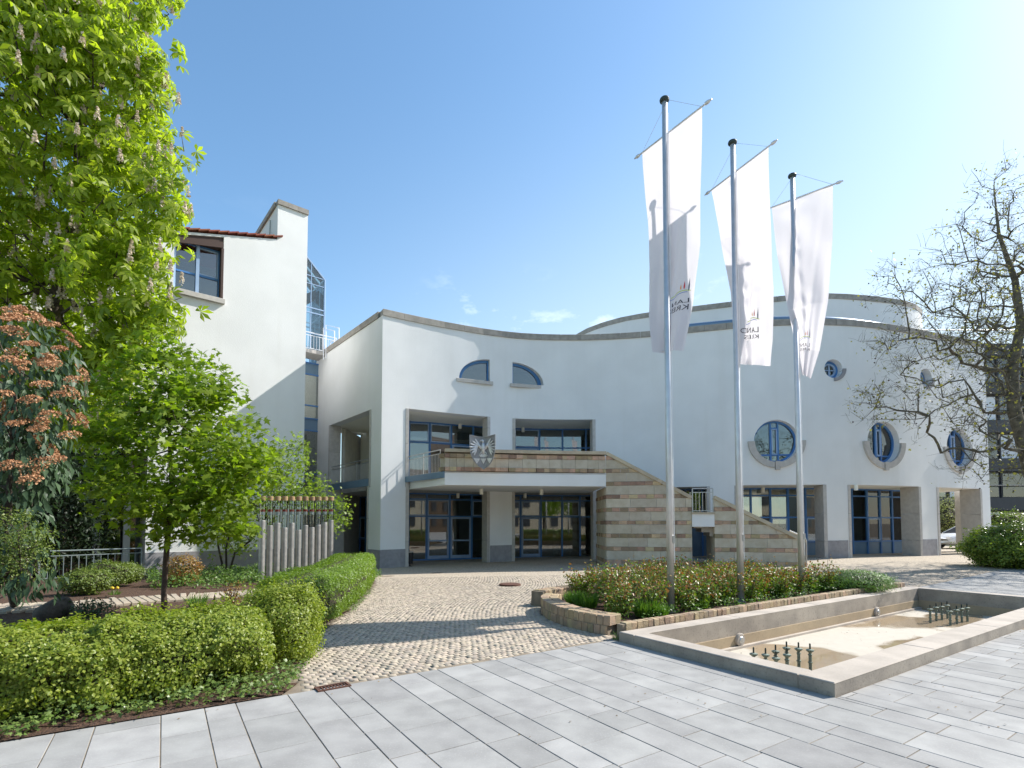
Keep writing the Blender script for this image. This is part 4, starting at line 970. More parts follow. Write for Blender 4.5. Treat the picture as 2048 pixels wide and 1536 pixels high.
# landing with railing, white block and recess with blue door
ls = (sl1 + sr0)/2; zl = 2.23
MB().box(SA + sd * ls - sn_out * .5 + UP * (zl - .30), sr0 - sl1 - .01, 1.1, .52, ax=sd).build('landing_beam', M['stucco'], stair)
MB().box(SA + sd * ls - sn_out * .48 + UP * (zl + .0), sr0 - sl1 + .04, 1.16, .08, ax=sd).build('landing_slab', M['cap'], stair)
lr = thing('landing_railing', SA + sd * ls + UP * zl, 'short steel railing in the gap of the striped stair wall', 'railing')
railing(lr, SA + sd * (sl1 + .04) - sn_out * .04, SA + sd * (sr0 - .04) - sn_out * .04, zl + .03, 1.0, pitch=.13)
for s_, nm_ in ((sl1 + .0, 'a'), (sr0 - .0, 'b')):
    sg = -1 if s_ == sl1 else 1
    MB().box(SA + sd * (s_ + sg * .175) - sn_out * 1.3 + UP * .9, .34, 1.9, 2.2, ax=sd).build('passage_wall', M['limestone'], stair)
mb = MB(); nst = 24
zb2 = ZB1; x0 = .3; x1 = sL + .2
for k in range(nst):
    zt = ZB1 - (k + 1) * (ZB1 + .1) / nst; sa_ = x0 + (x1 - x0) * k / nst; sb2 = x0 + (x1 - x0) * (k+1) / nst
    zlow = max(GZ0, zt - .5) if (sl1 - .1 < (sa_+sb2)/2 < sr0 + .1) else max(GZ0, zt - .6)
    mb.box(SA + sd * (sa_ + sb2)/2 - sn_out * 1.42 + UP * (zt + zlow)/2, sb2 - sa_ - .002, 1.85, zt - zlow, ax=sd)
mb.build('stair_flight', M['jamb'], stair)
# end of the stair wall under the balcony: brown stones
ret = Vector((0.02, 1, 0)).normalized(); masonry(stair, Vector((4.05, 22.95, 0)), ret, 0, 2.6, -.1, [], Vector((-1, .02, 0)).normalized(), .28, 8, zlim=ZB0 - .01)
# handrail at the foot of the stairs
hp = SA + sd * (sr1 + .02) - sn_out * .3
MB().tube([hp - sd * .5 + UP * (zr1 + .32), hp + sd * .08 + UP * (zr1 + .05), hp + sd * .12 + UP * (zr1 - .1), hp + sd * .1 + UP * .0], .03, 8).build('handrail', M['steel'], stair)
MB().tube([hp - sd * .1 - sn_out*.0 + UP * (zr1 - .05), hp + sd * .02 + UP * (zr1 - .3), hp + sd * .02 + UP * .0], .025, 8).build('handrail', M['brown'], stair)
# ================================================================ crest
cc = Vector((-1.15, 21.42, 0)); zc = EYE + ray(968, 904)[1] * 21.4
cr = thing('coat_of_arms', (cc.x, cc.y, zc), 'grey metal shield with a spread eagle above three triangles, fixed to the balcony parapet', 'shield')
yaw = math.radians(-6); cx = Vector((math.cos(yaw), math.sin(yaw), 0)); cn = Vector((math.sin(yaw), -math.cos(yaw), 0)); lean = .06
def S(x, y, d=0):   # shield coordinates, slightly dished (concave top corners forward)
    bulge = .24 * (abs(x) / .5) ** 1.7
    return Vector((cc.x, cc.y, zc)) + cx * x + UP * y + cn * (d + bulge + lean * (y + .7))
out_l = [(-.53, .66), (-.25, .615), (0, .60), (.25, .625), (.53, .66), (.53, .2), (.50, -.1), (.40, -.37), (.24, -.57), (0, -.72), (-.24, -.57), (-.40, -.37), (-.50, -.1), (-.53, .2)]
cols_ = np.linspace(-.53, .53, 13)
def yr(x):
    ys = []
    for i in range(len(out_l)):
        (x1, y1), (x2, y2) = out_l[i], out_l[(i+1) % len(out_l)]
        if x1 != x2 and min(x1, x2) - 1e-9 <= x <= max(x1, x2) + 1e-9: ys.append(y1 + (y2 - y1) * (x - x1) / (x2 - x1))
    return min(ys), max(ys)
V = []; F = []; R_ = 9
for x in cols_:
    lo_, hi_ = yr(min(max(x, -.5299), .5299))
    for k in range(R_): y = lo_ + (hi_ - lo_) * k/(R_-1); V.append(S(x, y, .06))
nf = len(V)
for x in cols_:
    lo_, hi_ = yr(min(max(x, -.5299), .5299))
    for k in range(R_): y = lo_ + (hi_ - lo_) * k/(R_-1); V.append(S(x, y, 0.0))
for i in range(12):
    for k in range(R_-1): a_ = i*R_ + k; F.append((a_, a_+R_, a_+R_+1, a_+1)); F.append((nf+a_, nf+a_+1, nf+a_+R_+1, nf+a_+R_))
for i in range(12): a_ = i*R_; F.append((a_, nf+a_, nf+a_+R_, a_+R_)); a_ += R_-1; F.append((a_, a_+R_, nf+a_+R_, nf+a_))
for k in range(R_-1): F.append((k, k+1, nf+k+1, nf+k)); a_ = 12*R_ + k; F.append((a_, nf+a_, nf+a_+1, a_+1))
MB().add(V, F).build('shield_plate', M['shield'], cr)
mb = MB()
for (p1, p2) in zip(out_l, out_l[1:] + out_l[:1]): mb.bar(S(p1[0]*.965, p1[1]*.97, .075), S(p2[0]*.965, p2[1]*.97, .075), .035, .035, up=cn)
mb.build('rim', M['shield'], cr)
MB().box(S(0, -.26, .075), 1.0, .025, .028, ax=cx, ay=cn).build('divider', M['shield'], cr)
for x in (-.26, 0, .26):
    MB().prism([S(x - .12, -.28, .065), S(x + .12, -.28, .065), S(x, -.50, .065)], cn * .03).build('triangle', M['bronze'], cr)
def feather(x0, y0, ang, l, w, d=.07):
    e_ = Vector((math.cos(ang), math.sin(ang))); n2 = Vector((-e_.y, e_.x)); pts = []
    for (f, ww) in ((0, .45), (.35, 1), (.8, .85), (1, .15)): pts.append((x0 + e_.x*l*f + n2.x*w*ww/2, y0 + e_.y*l*f + n2.y*w*ww/2))
    for (f, ww) in ((1, .15), (.8, .85), (.35, 1), (0, .45)): pts.append((x0 + e_.x*l*f - n2.x*w*ww/2, y0 + e_.y*l*f - n2.y*w*ww/2))
    return MB().prism([S(a_, b_, d) for a_, b_ in pts], cn * .035)
wing = {-1: MB(), 1: MB()}
for sg in (-1, 1):
    for k in range(7):
        an = math.radians(58 - k * 21); fx = .16 + .015*k; l = .33 - .012 * abs(k - 3); a_ = math.pi - an if sg < 0 else an
        q = feather(sg * fx, .26 - .025 * k, a_ if True else 0, l, .062, .09); wing[sg].add(q.v, q.f)
    q = MB().tube([S(sg*.08, .12, .1), S(sg*.17, .24, .12), S(sg*.20, .34, .1)], [.05, .055, .03], 8); wing[sg].add(q.v, q.f)
    wing[sg].build('wing', M['bronze'], cr)
mb = MB().tube([S(0, -.12, .08), S(0, .0, .10), S(0, .15, .12), S(0, .27, .11), S(-.005, .36, .1)], [.03, .07, .105, .075, .05], 10)
mb.tube([S(-.005, .36, .1), S(-.02, .43, .12), S(-.05, .47, .12)], [.05, .055, .03], 8); mb.tube([S(-.05, .46, .13), S(-.11, .44, .13), S(-.125, .40, .13)], [.025, .018, .006], 6)
mb.build('eagle_body', M['bronze'], cr, smooth=True)
mb = MB()
for k in range(-2, 3): q = feather(k*.022, -.08, math.radians(-90 + k*16), .17, .05, .07); mb.add(q.v, q.f)
for sg in (-1, 1):
    mb.tube([S(sg*.05, .0, .09), S(sg*.13, -.08, .1), S(sg*.15, -.14, .1)], [.035, .022, .016], 6)
    for t_ in (-.05, 0, .05): mb.tube([S(sg*.15, -.14, .1), S(sg*.15 + t_, -.19, .09)], [.014, .006], 5)
mb.build('tail_and_talons', M['bronze'], cr)
# ================================================================ litter bin
bp_ = hit(819, 1120)[0]; D = 24.5; rx, rz = ray(820, 1110); bp_ = Vector((rx * D, D, float(gz(rx*D, D))))
bn = thing('litter_bin', bp_, 'small black litter bin on the ground beside the left entrance pillar', 'litter bin')
MB().lathe(bp_, [(.10, 0), (.10, .02), (.03, .03), (.03, .12)], 14).build('foot', M['black'], bn); MB().lathe(bp_ + UP*.12, [(.13, 0), (.15, .5), (.15, .52)], 16).build('body', M['black'], bn)
MB().lathe(bp_ + UP*.642, [(.16, 0), (.16, .03), (.05, .05)], 16).build('lid', M['steel'], bn)
# ================================================================ left wing
W0 = Vector((-9.55, 24.0, 0)); wd = -bA.normalized(); wn_ = Vector((-wd.y, wd.x, 0))
if wn_.y < 0: wn_ = -wn_            # into the building
wn_ = bB.normalized()
wing_ = thing('office_wing', W0, 'tall white gable wing with red verge tiles, chimney block and one big upper window', 'building')
def w_at(px, py):
    rx, rz = ray(px, py); den = wd.x - rx * wd.y; t = (rx * W0.y - W0.x) / den; p = W0 + wd * t; return t, EYE + rz * p.y
tch0, zch0 = w_at(556, 410); _, zch1 = w_at(617, 430); ZC = (zch0 + zch1)/2
tl, _ = w_at(290, 1100); te0, ze0 = w_at(560, 479); te1, ze1 = w_at(365, 463); kk = (ze1 - ze0) / (te1 - te0)
tw0, zw0 = w_at(445, 600); _, zw1 = w_at(445, 489); tw1, zw1b = w_at(345, 575); tw1 = tw0 + 1.76; zw1 = 13.42
print('wing', tch0, ZC, tl, te0, ze0, te1, ze1, tw0, zw0, zw1, tw1, zw1b)
TL = te1 + 6
def wp(t, z, dep=0): p = W0 + wd * t + wn_ * dep; return Vector((p.x, p.y, z))
wmb = MB(); wmb.prism([wp(0, -.4), wp(tl, -.4), wp(tl, 4.6), wp(TL, 4.6), wp(TL, ze0 + kk*(TL - te0)), wp(tch0, ze0 + kk*(tch0 - te0)), wp(tch0, ZC), wp(0, ZC)], wn_ * .45)
ww_ = wmb.build('gable_wall', M['stucco'], wing_)
c_ = MB(); zh = ze1 + kk * 0 + .35; c_.prism([wp(tw0, zw0, -.5), wp(tw1, zw0, -.5), wp(tw1, ze0 + kk*(tw1 - te0) - .1, -.5), wp(tw0, ze0 + kk*(tw0 - te0) - .1, -.5)], wn_ * 2)
boolean(ww_, [c_.build('cutter', M['stucco'], wing_)])
MB().prism([wp(tl, -.4, .45), wp(tl, 4.6, .45), wp(tl, 4.6, 12), wp(tl, -.4, 12)], wd * -.4).build('side_wall', M['stucco'], wing_)
MB().prism([wp(0, -.4, .45), wp(0, ZC - 1.8, .45), wp(0, ZC - 1.8, 9), wp(0, -.4, 9)], wd * .4).build('inner_side_wall', M['stucco'], wing_)
MB().prism([wp(tl, 4.6, .45), wp(TL, 4.6, .45), wp(TL, 4.6, 9), wp(tl, 4.6, 9)], UP * .2).build('overhang_soffit', M['soffit'], wing_)
MB().box(wp((tl)/2, .18, .22), tl - .02, .5, 1.0, ax=wd).build('plinth', M['plinth'], wing_)
# chimney block goes back behind the gable
MB().prism([wp(.002, ze0 - .6, .45), wp(tch0, ze0 - .6, .45), wp(tch0, ZC - .0, .45), wp(.002, ZC, .45)], wn_ * 3.4).build('chimney_block', M['stucco'], wing_)
for k in range(3): a_ = tch0 * k/3; b_ = tch0 * (k+1)/3; MB().box(wp((a_ + b_)/2, ZC + .11, -.04 + .12), b_ - a_ - .01 + (.04 if k in (0, 2) else 0), .32, .22, ax=wd).build('coping_stone', M['coping'], wing_)
for k in range(4): MB().box(wp(tch0 - .06, ZC + .11, .25 + .9*(k + .5)), .30, .9 - .01, .22, ax=wd).build('coping_stone', M['coping'], wing_)
MB().box(wp(tch0/2, ZC + .05, 2.0), tch0 - .1, 3.4, .1, ax=wd).build('chimney_cap', M['coping'], wing_)
MB().tube([wp(tch0 + .06, ze0 + .3, 1.0), wp(tch0 + .06, ZC - .3, 1.0)], .02, 6).build('conductor_rod', M['verdigris'], wing_)
# roof with single tiles along the verge
def zr(t): return ze0 + kk * (t - te0)
sl = Vector((0, 0, 0)); nt_ = int((TL - te0) / .36)
for row in range(3):
    for k in range(nt_):
        t = te0 - .1 + k * .36; z = zr(t) + .13 + row * .03; a_ = wp(t, z - .045 + .03, -.10 + row*.28); b_ = wp(t + .41, zr(t + .41) + .13 + row*.03 + .0, -.10 + row*.28)
        MB().prism([a_, wp(t + .0, z + .04, -.10 + row*.28), wp(t + .41, zr(t+.41) + .12 + row*.03, -.10 + row*.28), wp(t + .41, zr(t+.41) + .06 + row*.03, -.10 + row*.28)], wn_ * .30).build('roof_tile', M['rooftile'], wing_)
MB().prism([wp(te0 - .1, zr(te0 - .1) + .12, .7), wp(TL, zr(TL) + .12, .7), wp(TL, zr(TL) + .02, .7), wp(te0 - .1, zr(te0-.1) + .02, .7)], wn_ * 8).build('roof_surface', M['rooftile'], wing_)
# big upper window
wz1 = zw1; bz = zr((tw0 + tw1)/2)
MB().prism([wp(tw0 + .02, zw1 + .0, .06), wp(tw1, zw1, .06), wp(tw1, zr(tw1) + .02, .06), wp(tw0 + .02, zr(tw0) + .02, .06)], wn_ * .5).build('eaves_board', M['brown'], wing_)
MB().prism([wp(tw0 + .02, zw1 + .04, -.02), wp(tw1, zw1 - .3, -.02), wp(tw1, zw1 - .08, -.02), wp(tw0 + .02, zw1 + .30, -.02)], wn_ * .078).build('eaves_board', M['brown'], wing_)
MB().box(wp(tw0 + .04, (zw0 + zw1)/2, .2), .09, .5, zw1 - zw0, ax=wd).build('reveal_lining', M['brown'], wing_)
MB().box(wp((tw0 + tw1)/2, zw0 - .09, .1), tw1 - tw0 + .14, .5, .2, ax=wd, bev=.01).build('window_sill', M['jamb'], wing_)
bw = .83; t = tw0 + .09
for k in range(2):
    a_ = wp(t + bw, 0, .36); b_ = wp(t, 0, .36); bay('w', a_, b_, zw0 + .01, zw1 - .01, [zw0 + (zw1 - zw0) * .42], wing_)
    mbx = MB().box(wp(t + bw - .02, (zw0 + zw1)/2, .28), .12, .10, zw1 - zw0 - .02, ax=wd); mbx.build('mullion', M['blue_pale'], wing_); t += bw
MB().box(wp((tw0 + tw1)/2, (zw0 + zw1)/2, 2.2), tw1 - tw0 + 1, .1, zw1 - zw0 - .1, ax=wd).build('interior_wall', M['intwall'], wing_)
# recessed ground floor with white fins, dark glazing
for k in range(7):
    t = tl + .5 + k * .95; MB().box(wp(t, 2.1, 1.6), .22, .5, 5.0, ax=wd).build('fin', M['white'], wing_)
MB().box(wp(tl + 3.4, 2.1, 2.3), 7.2, .06, 5.0, ax=wd).build('dark_glazing', M['glass'], wing_)
MB().box(wp(tl + 3.4, 2.1, 4.3), 7.2, .2, 5.0, ax=wd).build('interior_wall', M['dark'], wing_)
# ================================================================ glazed link
link = thing('glazed_link', (-10.6, 28.5, 0), 'narrow blue framed glazed link between the white wing and the main building', 'glass tower')
Lp = W0 + wn_ * 5.6; lx = bA.normalized()
def lp_(s_, z, dep=0): p = Lp + lx * s_ + wn_ * dep; return Vector((p.x, p.y, z))
def l_at(px, py):
    rx, rz = ray(px, py); den = lx.x - rx * lx.y; t = (rx * Lp.y - Lp.x) / den; p = Lp + lx * t; return t, EYE + rz * p.y
s603, _ = l_at(606, 900); s645, _ = l_at(644, 900)
zz = [l_at(625, y)[1] for y in (962, 948, 862, 838, 812, 750, 726)]
bayz = [-.1, 1.2, 3.4] + zz
a_ = lp_(s603 - 1.6, 0); b_ = lp_(s645, 0)
bay('w', lp_(s603 - .2, 0), b_, -.1, zz[-1], [1.1, 2.6, zz[0], zz[1], zz[2], zz[3], zz[4], zz[5]], link, panel=(5, 8))
bay('w', a_, lp_(s603 - .2, 0), -.1, zz[-1], [1.1, 2.6, zz[0], zz[1], zz[2], zz[3], zz[4], zz[5]], link, panel=(5, 8))
MB().box(lp_(s645 + .02, 5, -.08), .10, .2, 10.6, ax=lx).build('corner_post', M['blue'], link)
MB().box(lp_((s603 + s645)/2 - .8, zz[-1]/2, 2.2), 4, .1, zz[-1], ax=lx).build('interior_wall', M['intwall'], link)
# small balcony
sb0, zb0 = l_at(606, 706); sb1, zb1 = l_at(648, 716); zbk = zz[-1] + .02
zbk = l_at(640, 722)[1]
MB().box(lp_((s603 + s645)/2 - .1, zbk + .1, -.55), s645 - s603 + 1.0, 1.2, .2, ax=lx).build('balcony_slab', M['jamb'], link)
lkr = thing('small_balcony_railing', lp_(s645, zbk + .2, -1), 'white metal railing of the small high balcony at the glass tower', 'railing')
e0 = lp_(s603 - .5, 0, -1.08); e1 = lp_(s645 + .34, 0, -1.08); railing(lkr, e0, e1, zbk + .2, .95, pitch=.15, mat_='white_metal', r=.012)
railing(lkr, e1, lp_(s645 + .34, 0, -.1), zbk + .2, .95, pitch=.2, mat_='white_metal', r=.012)
# step-over frames on the roof
for (pts) in (((647, 720), (647, 656), (669, 662), (669, 690)), ((652, 716), (652, 650), (678, 656), (678, 686))):
    MB().tube([P(x, y, 28.9) for x, y in pts], .03, 6).build('roof_hoop', M['white_metal'], lkr)
# glass gable turret
zt0 = zbk + .2; tw = thing('glass_turret', lp_(s603, zt0, .4), 'glass gabled turret with pale metal frame above the link', 'glass tower')
sR, zR = l_at(650, 560); sM, zM = l_at(613, 512); sA2, _ = l_at(606, 600); slope = (zM - zR) / (sR - sM); sL2 = sM - 1.2
fr = MB(); dp = .0
def fb(s1_, z1_, s2_, z2_, w=.07, dd=0): fr.bar(lp_(s1_, z1_, dd), lp_(s2_, z2_, dd), w * .62, w * .62)
for dd in (0, 2.4):
    fb(sR, zt0, sR, zR, .1, dd); fb(sR, zR, sL2, zR + slope*(sR - sL2), .1, dd); fb(sL2, zt0, sL2, zR + slope*(sR-sL2), .08, dd)
    for f in (0, .28, .54, .60, .90, 1.0): fb(sL2, zt0 + (zR - zt0)*f, sR, zt0 + (zR - zt0)*f, .06 if f not in (.54, .6) else .09, dd)
    fb((sL2+sR)/2 + .35, zt0, (sL2+sR)/2 + .35, zR + .8, .06, dd)
fr.bar(lp_(sR, zR, 0), lp_(sR, zR, 2.4), .08); fr.bar(lp_(sR, zt0 + (zR-zt0)*.57, 0), lp_(sR, zt0 + (zR-zt0)*.57, 2.4), .08)
for f in (.33, .66): fr.bar(lp_(sR, zt0, 2.4*f), lp_(sR, zR, 2.4*f), .06); fr.bar(lp_(sR, zR, 2.4*f), lp_(sL2, zR + slope*(sR - sL2), 2.4*f), .06)
fr.build('frame', M['blue_pale'], tw)
MB().prism([lp_(sL2, zt0, .03), lp_(sR, zt0, .03), lp_(sR, zR, .03), lp_(sL2, zR + slope*(sR-sL2), .03)], wn_ * .015).build('pane', M['glass_clear'], tw)
MB().prism([lp_(sR - .03, zt0, .1), lp_(sR - .03, zR, .1), lp_(sR - .03, zR, 2.3), lp_(sR - .03, zt0, 2.3)], lx * .015).build('pane', M['glass_clear'], tw)
MB().prism([lp_(sR, zR + .04, .1), lp_(sL2, zR + slope*(sR-sL2) + .04, .1), lp_(sL2, zR + slope*(sR-sL2) + .04, 2.3), lp_(sR, zR + .04, 2.3)], UP * .015).build('pane', M['glass_clear'], tw)
mb = MB()
for k in range(3): mb.box(lp_(sL2 + .5 + .55*k, (zt0 + zR)/2 - .3, 2.0), .2, .2, (zR - zt0)*.8, ax=lx)
mb.build('inner_column', M['white'], tw)
MB().prism([lp_(sL2, zR - 1.7, 1.2), lp_(sR - .1, zR - .2, 1.2), lp_(sR - .1, zR - .75, 1.2), lp_(sL2, zR - 2.5, 1.2)], wn_ * .5).build('stair_soffit', M['brown'], tw)
# ================================================================ flagpoles and flags
def flagpole(base, top_z, label, r=.062):
    t = thing('flagpole', base, label, 'flagpole', 'aluminium flagpoles in the rose bed')
    MB().tube([base - UP * .1, base + UP * 3.2, Vector((base.x, base.y, top_z))], [r * 1.12, r, r * .82], 20).build('pole', M['pole'], t, smooth=True)
    MB().lathe(Vector((base.x, base.y, top_z)), [(r*.9, -.02), (.088, 0), (.096, .03), (.085, .06), (.05, .08)], 18).build('pole_cap', M['darkgreen'], t)
    MB().lathe(base, [(.10, -.05), (.10, .02), (.075, .03)], 18).build('base_ring', M['steel'], t)
    MB().tube([Vector((base.x + .075, base.y - .02, base.z + .9)), Vector((base.x + .065, base.y - .02, top_z - .25))], .006, 5).build('halyard', M['white'], t)
    MB().box(Vector((base.x + .055, base.y - .04, base.z + 1.35)), .05, .05, .14).build('cleat', M['steel'], t)
    return t
b1 = G(1342, 1222, .15); b2 = G(1482, 1205, .15); b3 = G(1604, 1188, .15)
def topz(px, py, b): return EYE + ray(px, py)[1] * b.y
tops = [topz(1328, 203, b1), topz(1467, 288, b2), topz(1582, 354, b3)]
print('poles', b1, b2, b3, tops)
flagpole(b1, tops[0], 'tallest looking aluminium flagpole, nearest to the fountain and leftmost of three')
flagpole(b2, tops[1], 'middle aluminium flagpole of the three in the rose bed')
flagpole(b3, tops[2], 'farthest aluminium flagpole of the three, at the right of the rose bed')
def interp(tab, v):
    vs_ = [a for a, _ in tab]
    if v <= vs_[0]: return tab[0][1]
    for (a, pa), (b, pb_) in zip(tab[:-1], tab[1:]):
        if v <= b: t = (v - a)/(b - a); t = t*t*(3-2*t)*.4 + t*.6; return pa.lerp(pb_, t)
    return tab[-1][1]
def text_mesh(txt):
    cu = bpy.data.curves.new('lettering', 'FONT'); cu.body = txt; cu.size = 1; cu.resolution_u = 3
    o = bpy.data.objects.new('lettering', cu); COL.objects.link(o); dg_ = bpy.context.evaluated_depsgraph_get(); dg_.update()
    me = bpy.data.meshes.new_from_object(o.evaluated_get(dg_)); bpy.data.objects.remove(o); bpy.data.curves.remove(cu)
    V = [v.co.copy() for v in me.vertices]; F = [tuple(p.vertices) for p in me.polygons]; bpy.data.meshes.remove(me); return V, F
def flag(pole, base, zbar, lend, rend, ledge, redge, label, seed, amp, print_box, fold):
    """lend/rend: bar ends; ledge/redge: tables v -> point of the left and right hem"""
    t = thing('banner_flag', (base.x, base.y, zbar), label, 'flag', 'white banner flags')
    d = (rend - lend).normalized()
    MB().tube([lend - d * .05, rend + d * .05], .017, 10).build('crossbar', M['pole'], t)
    for (e_, s_) in ((lend, -1), (rend, 1)):
        MB().lathe(e_ + d * s_ * .05, [(.014, 0), (.032, .03), (.034, .09), (.02, .12), (.012, .16)], 10, axis=d * s_).build('finial', M['pole'], t)
    top = Vector((base.x + .06, base.y - .02, zbar + .62))
    for e_ in (lend, rend): MB().tube([top, e_], .0035, 4).build('stay_line', M['steel'], t)
    rnd = random.Random(seed); ph = [rnd.random() * 6 for _ in range(8)]; out = Vector((d.y, -d.x, 0)).normalized()
    def surf(u, v):
        a = interp(ledge, v); b = interp(redge, v); p = a.lerp(b, u)
        w = v ** 1.3
        o = amp * 1.25 * w * (math.sin(u * 7.5 + ph[0] + 1.2 * v) * .55 + math.sin(u * 17 + ph[1] - 2.2 * v) * .20 + math.sin(u * 4 + v * 6 + ph[2]) * .25)
        o += .028 * math.exp(-((u - fold) / .05) ** 2) * (1 + .7 * math.sin(v * 60 + ph[3])) * (.35 + v)
        o += .009 * math.sin(u * 30 + v * 9 + ph[5]) * v + .012 * math.exp(-abs(u - fold) / .22) * math.sin(v * 42 + ph[6] + 2.5 * math.sin(v * 11)) * math.sin(u * 9 + ph[7]) + .010 * math.sin((u * 3 - v * 5) * 3 + ph[4])
        dg2 = (u - fold) * 1.0 - (1 - v) * .55                    # diagonal pull crease towards the lower pole slider
        o += .05 * w * math.exp(-(dg2 / .055) ** 2) - .035 * w * math.exp(-((dg2 + .12) / .07) ** 2)
        sag = .0
        return p + out * o + UP * (-.05 * v * math.sin(math.pi * u) * sag)
    nu, nv = 64, 120; V = []; F = []
    for j in range(nv + 1):
        for i in range(nu + 1): V.append(surf(i/nu, j/nv))
    for j in range(nv):
        for i in range(nu): a = j*(nu+1) + i; F.append((a, a+nu+1, a+nu+2, a+1))
    MB().add(V, F).build('cloth', M['flag'], t, smooth=True)
    def stamp(Vt, Ft, u0, v0, su, sv, m, name, mirror=True):
        pts = []
        for p in Vt:
            u = u0 - p[0] * su if mirror else u0 + p[0] * su; v = v0 - p[1] * sv
            pts.append(surf(min(max(u, .005), .995), min(v, .995)) + out * .008)
        MB().add(pts, Ft).build(name, M[m], t)
    # printed emblem and lettering, seen from the back so mirrored
    U0, V0, SU, SV = print_box
    def T(x, y): return (x, y)
    def strip(pts, w, m):
        Vt = []; Ft = []
        for k, (x, y) in enumerate(pts): Vt += [(x, y - w/2), (x, y + w/2)]
        for k in range(len(pts) - 1): Ft.append((2*k, 2*k+2, 2*k+3, 2*k+1))
        stamp(Vt, Ft, U0, V0, SU, SV, m, 'printed_line')
    strip([(x, .62 + .30 * math.sin((x + .2) * 1.7)) for x in np.linspace(0, 1.6, 14)], .07, 'ink_green')
    strip([(x, .46 + .26 * math.sin((x + .2) * 1.9)) for x in np.linspace(.2, 1.7, 14)], .06, 'ink_blue')
    for (x, y, w, h, m) in ((.12, .75, .07, 1.2, 'ink_grey'), (.45, 1.05, .09, .75, 'ink_red'), (.72, 1.1, .07, .5, 'ink_orange')):
        stamp([(x - w/2, y), (x - w*.7, y + h*.35), (x, y + h), (x + w*.7, y + h*.35), (x + w/2, y)], [(0, 1, 2, 3, 4)], U0, V0, SU, SV, m, 'printed_spire')
    Vt, Ft = text_mesh('LAND'); stamp([(p.x, p.y - .75, 0) for p in Vt], Ft, U0, V0, SU * .82, SV * .9, 'ink_dark', 'lettering')
    Vt, Ft = text_mesh('KREIS'); stamp([(p.x, p.y - 1.75, 0) for p in Vt], Ft, U0, V0, SU * .78, SV * .9, 'ink_dark', 'lettering')
    return t
def bar_z(px, py, b): return EYE + ray(px, py)[1] * b.y
def at_z(px, py, z): rx, rz = ray(px, py); D = (z - EYE) / rz; return Vector((rx * D, D, z))
def mk(tab): return [(v, P(px, py, D)) for v, px, py, D in tab]
z1 = bar_z(1332, 262, b1); l1 = at_z(1284, 306, z1); r1 = at_z(1404, 213, z1)
print('bar1', z1, l1, r1, (r1-l1).length)
lD, rD = l1.y, r1.y
flag(None, b1, z1, l1, r1,
     [(0, l1), (.3, P(1296, 440, lD - .05)), (.55, P(1301, 545, lD - .1)), (.8, P(1302, 630, b1.y + .35)), (1, P(1311, 706, b1.y + .2))],
     [(0, r1), (.3, P(1403, 370, rD + .02)), (.58, P(1399, 490, rD + .1)), (.8, P(1384, 600, b1.y - .35)), (1, P(1363, 700, b1.y - .22))],
     'white banner flag on the leftmost pole, its hem gathered and narrow at the bottom', 3, .09, (.93, .775, .26, .040), .36)
z2 = bar_z(1470, 343, b2); l2 = at_z(1423, 380, z2); r2 = at_z(1537, 293, z2); lD, rD = l2.y, r2.y
flag(None, b2, z2, l2, r2,
     [(0, l2), (.3, P(1442, 480, lD - .1)), (.6, P(1462, 590, lD - .4)), (.85, P(1470, 680, b2.y + .2)), (1, P(1476, 728, b2.y + .05))],
     [(0, r2), (.3, P(1541, 440, rD)), (.6, P(1548, 575, rD + .05)), (.85, P(1545, 680, rD + .15)), (1, P(1539, 732, rD + .3))],
     'white banner flag on the middle pole with a coloured emblem and lettering showing through', 8, .085, (.72, .775, .25, .042), .34)
z3 = bar_z(1586, 398, b3); l3 = at_z(1543, 415, z3); r3 = at_z(1666, 369, z3); lD, rD = l3.y, r3.y
flag(None, b3, z3, l3, r3,
     [(0, l3), (.3, P(1554, 510, lD - .1)), (.6, P(1576, 620, lD - .4)), (.85, P(1592, 700, b3.y + .2)), (1, P(1603, 748, b3.y + .05))],
     [(0, r3), (.3, P(1665, 480, rD)), (.6, P(1656, 600, rD + .1)), (.85, P(1640, 700, rD + .3)), (1, P(1622, 757, rD + .4))],
     'white banner flag on the farthest pole, tapering to a point at the bottom', 5, .08, (.60, .80, .24, .036), .38)
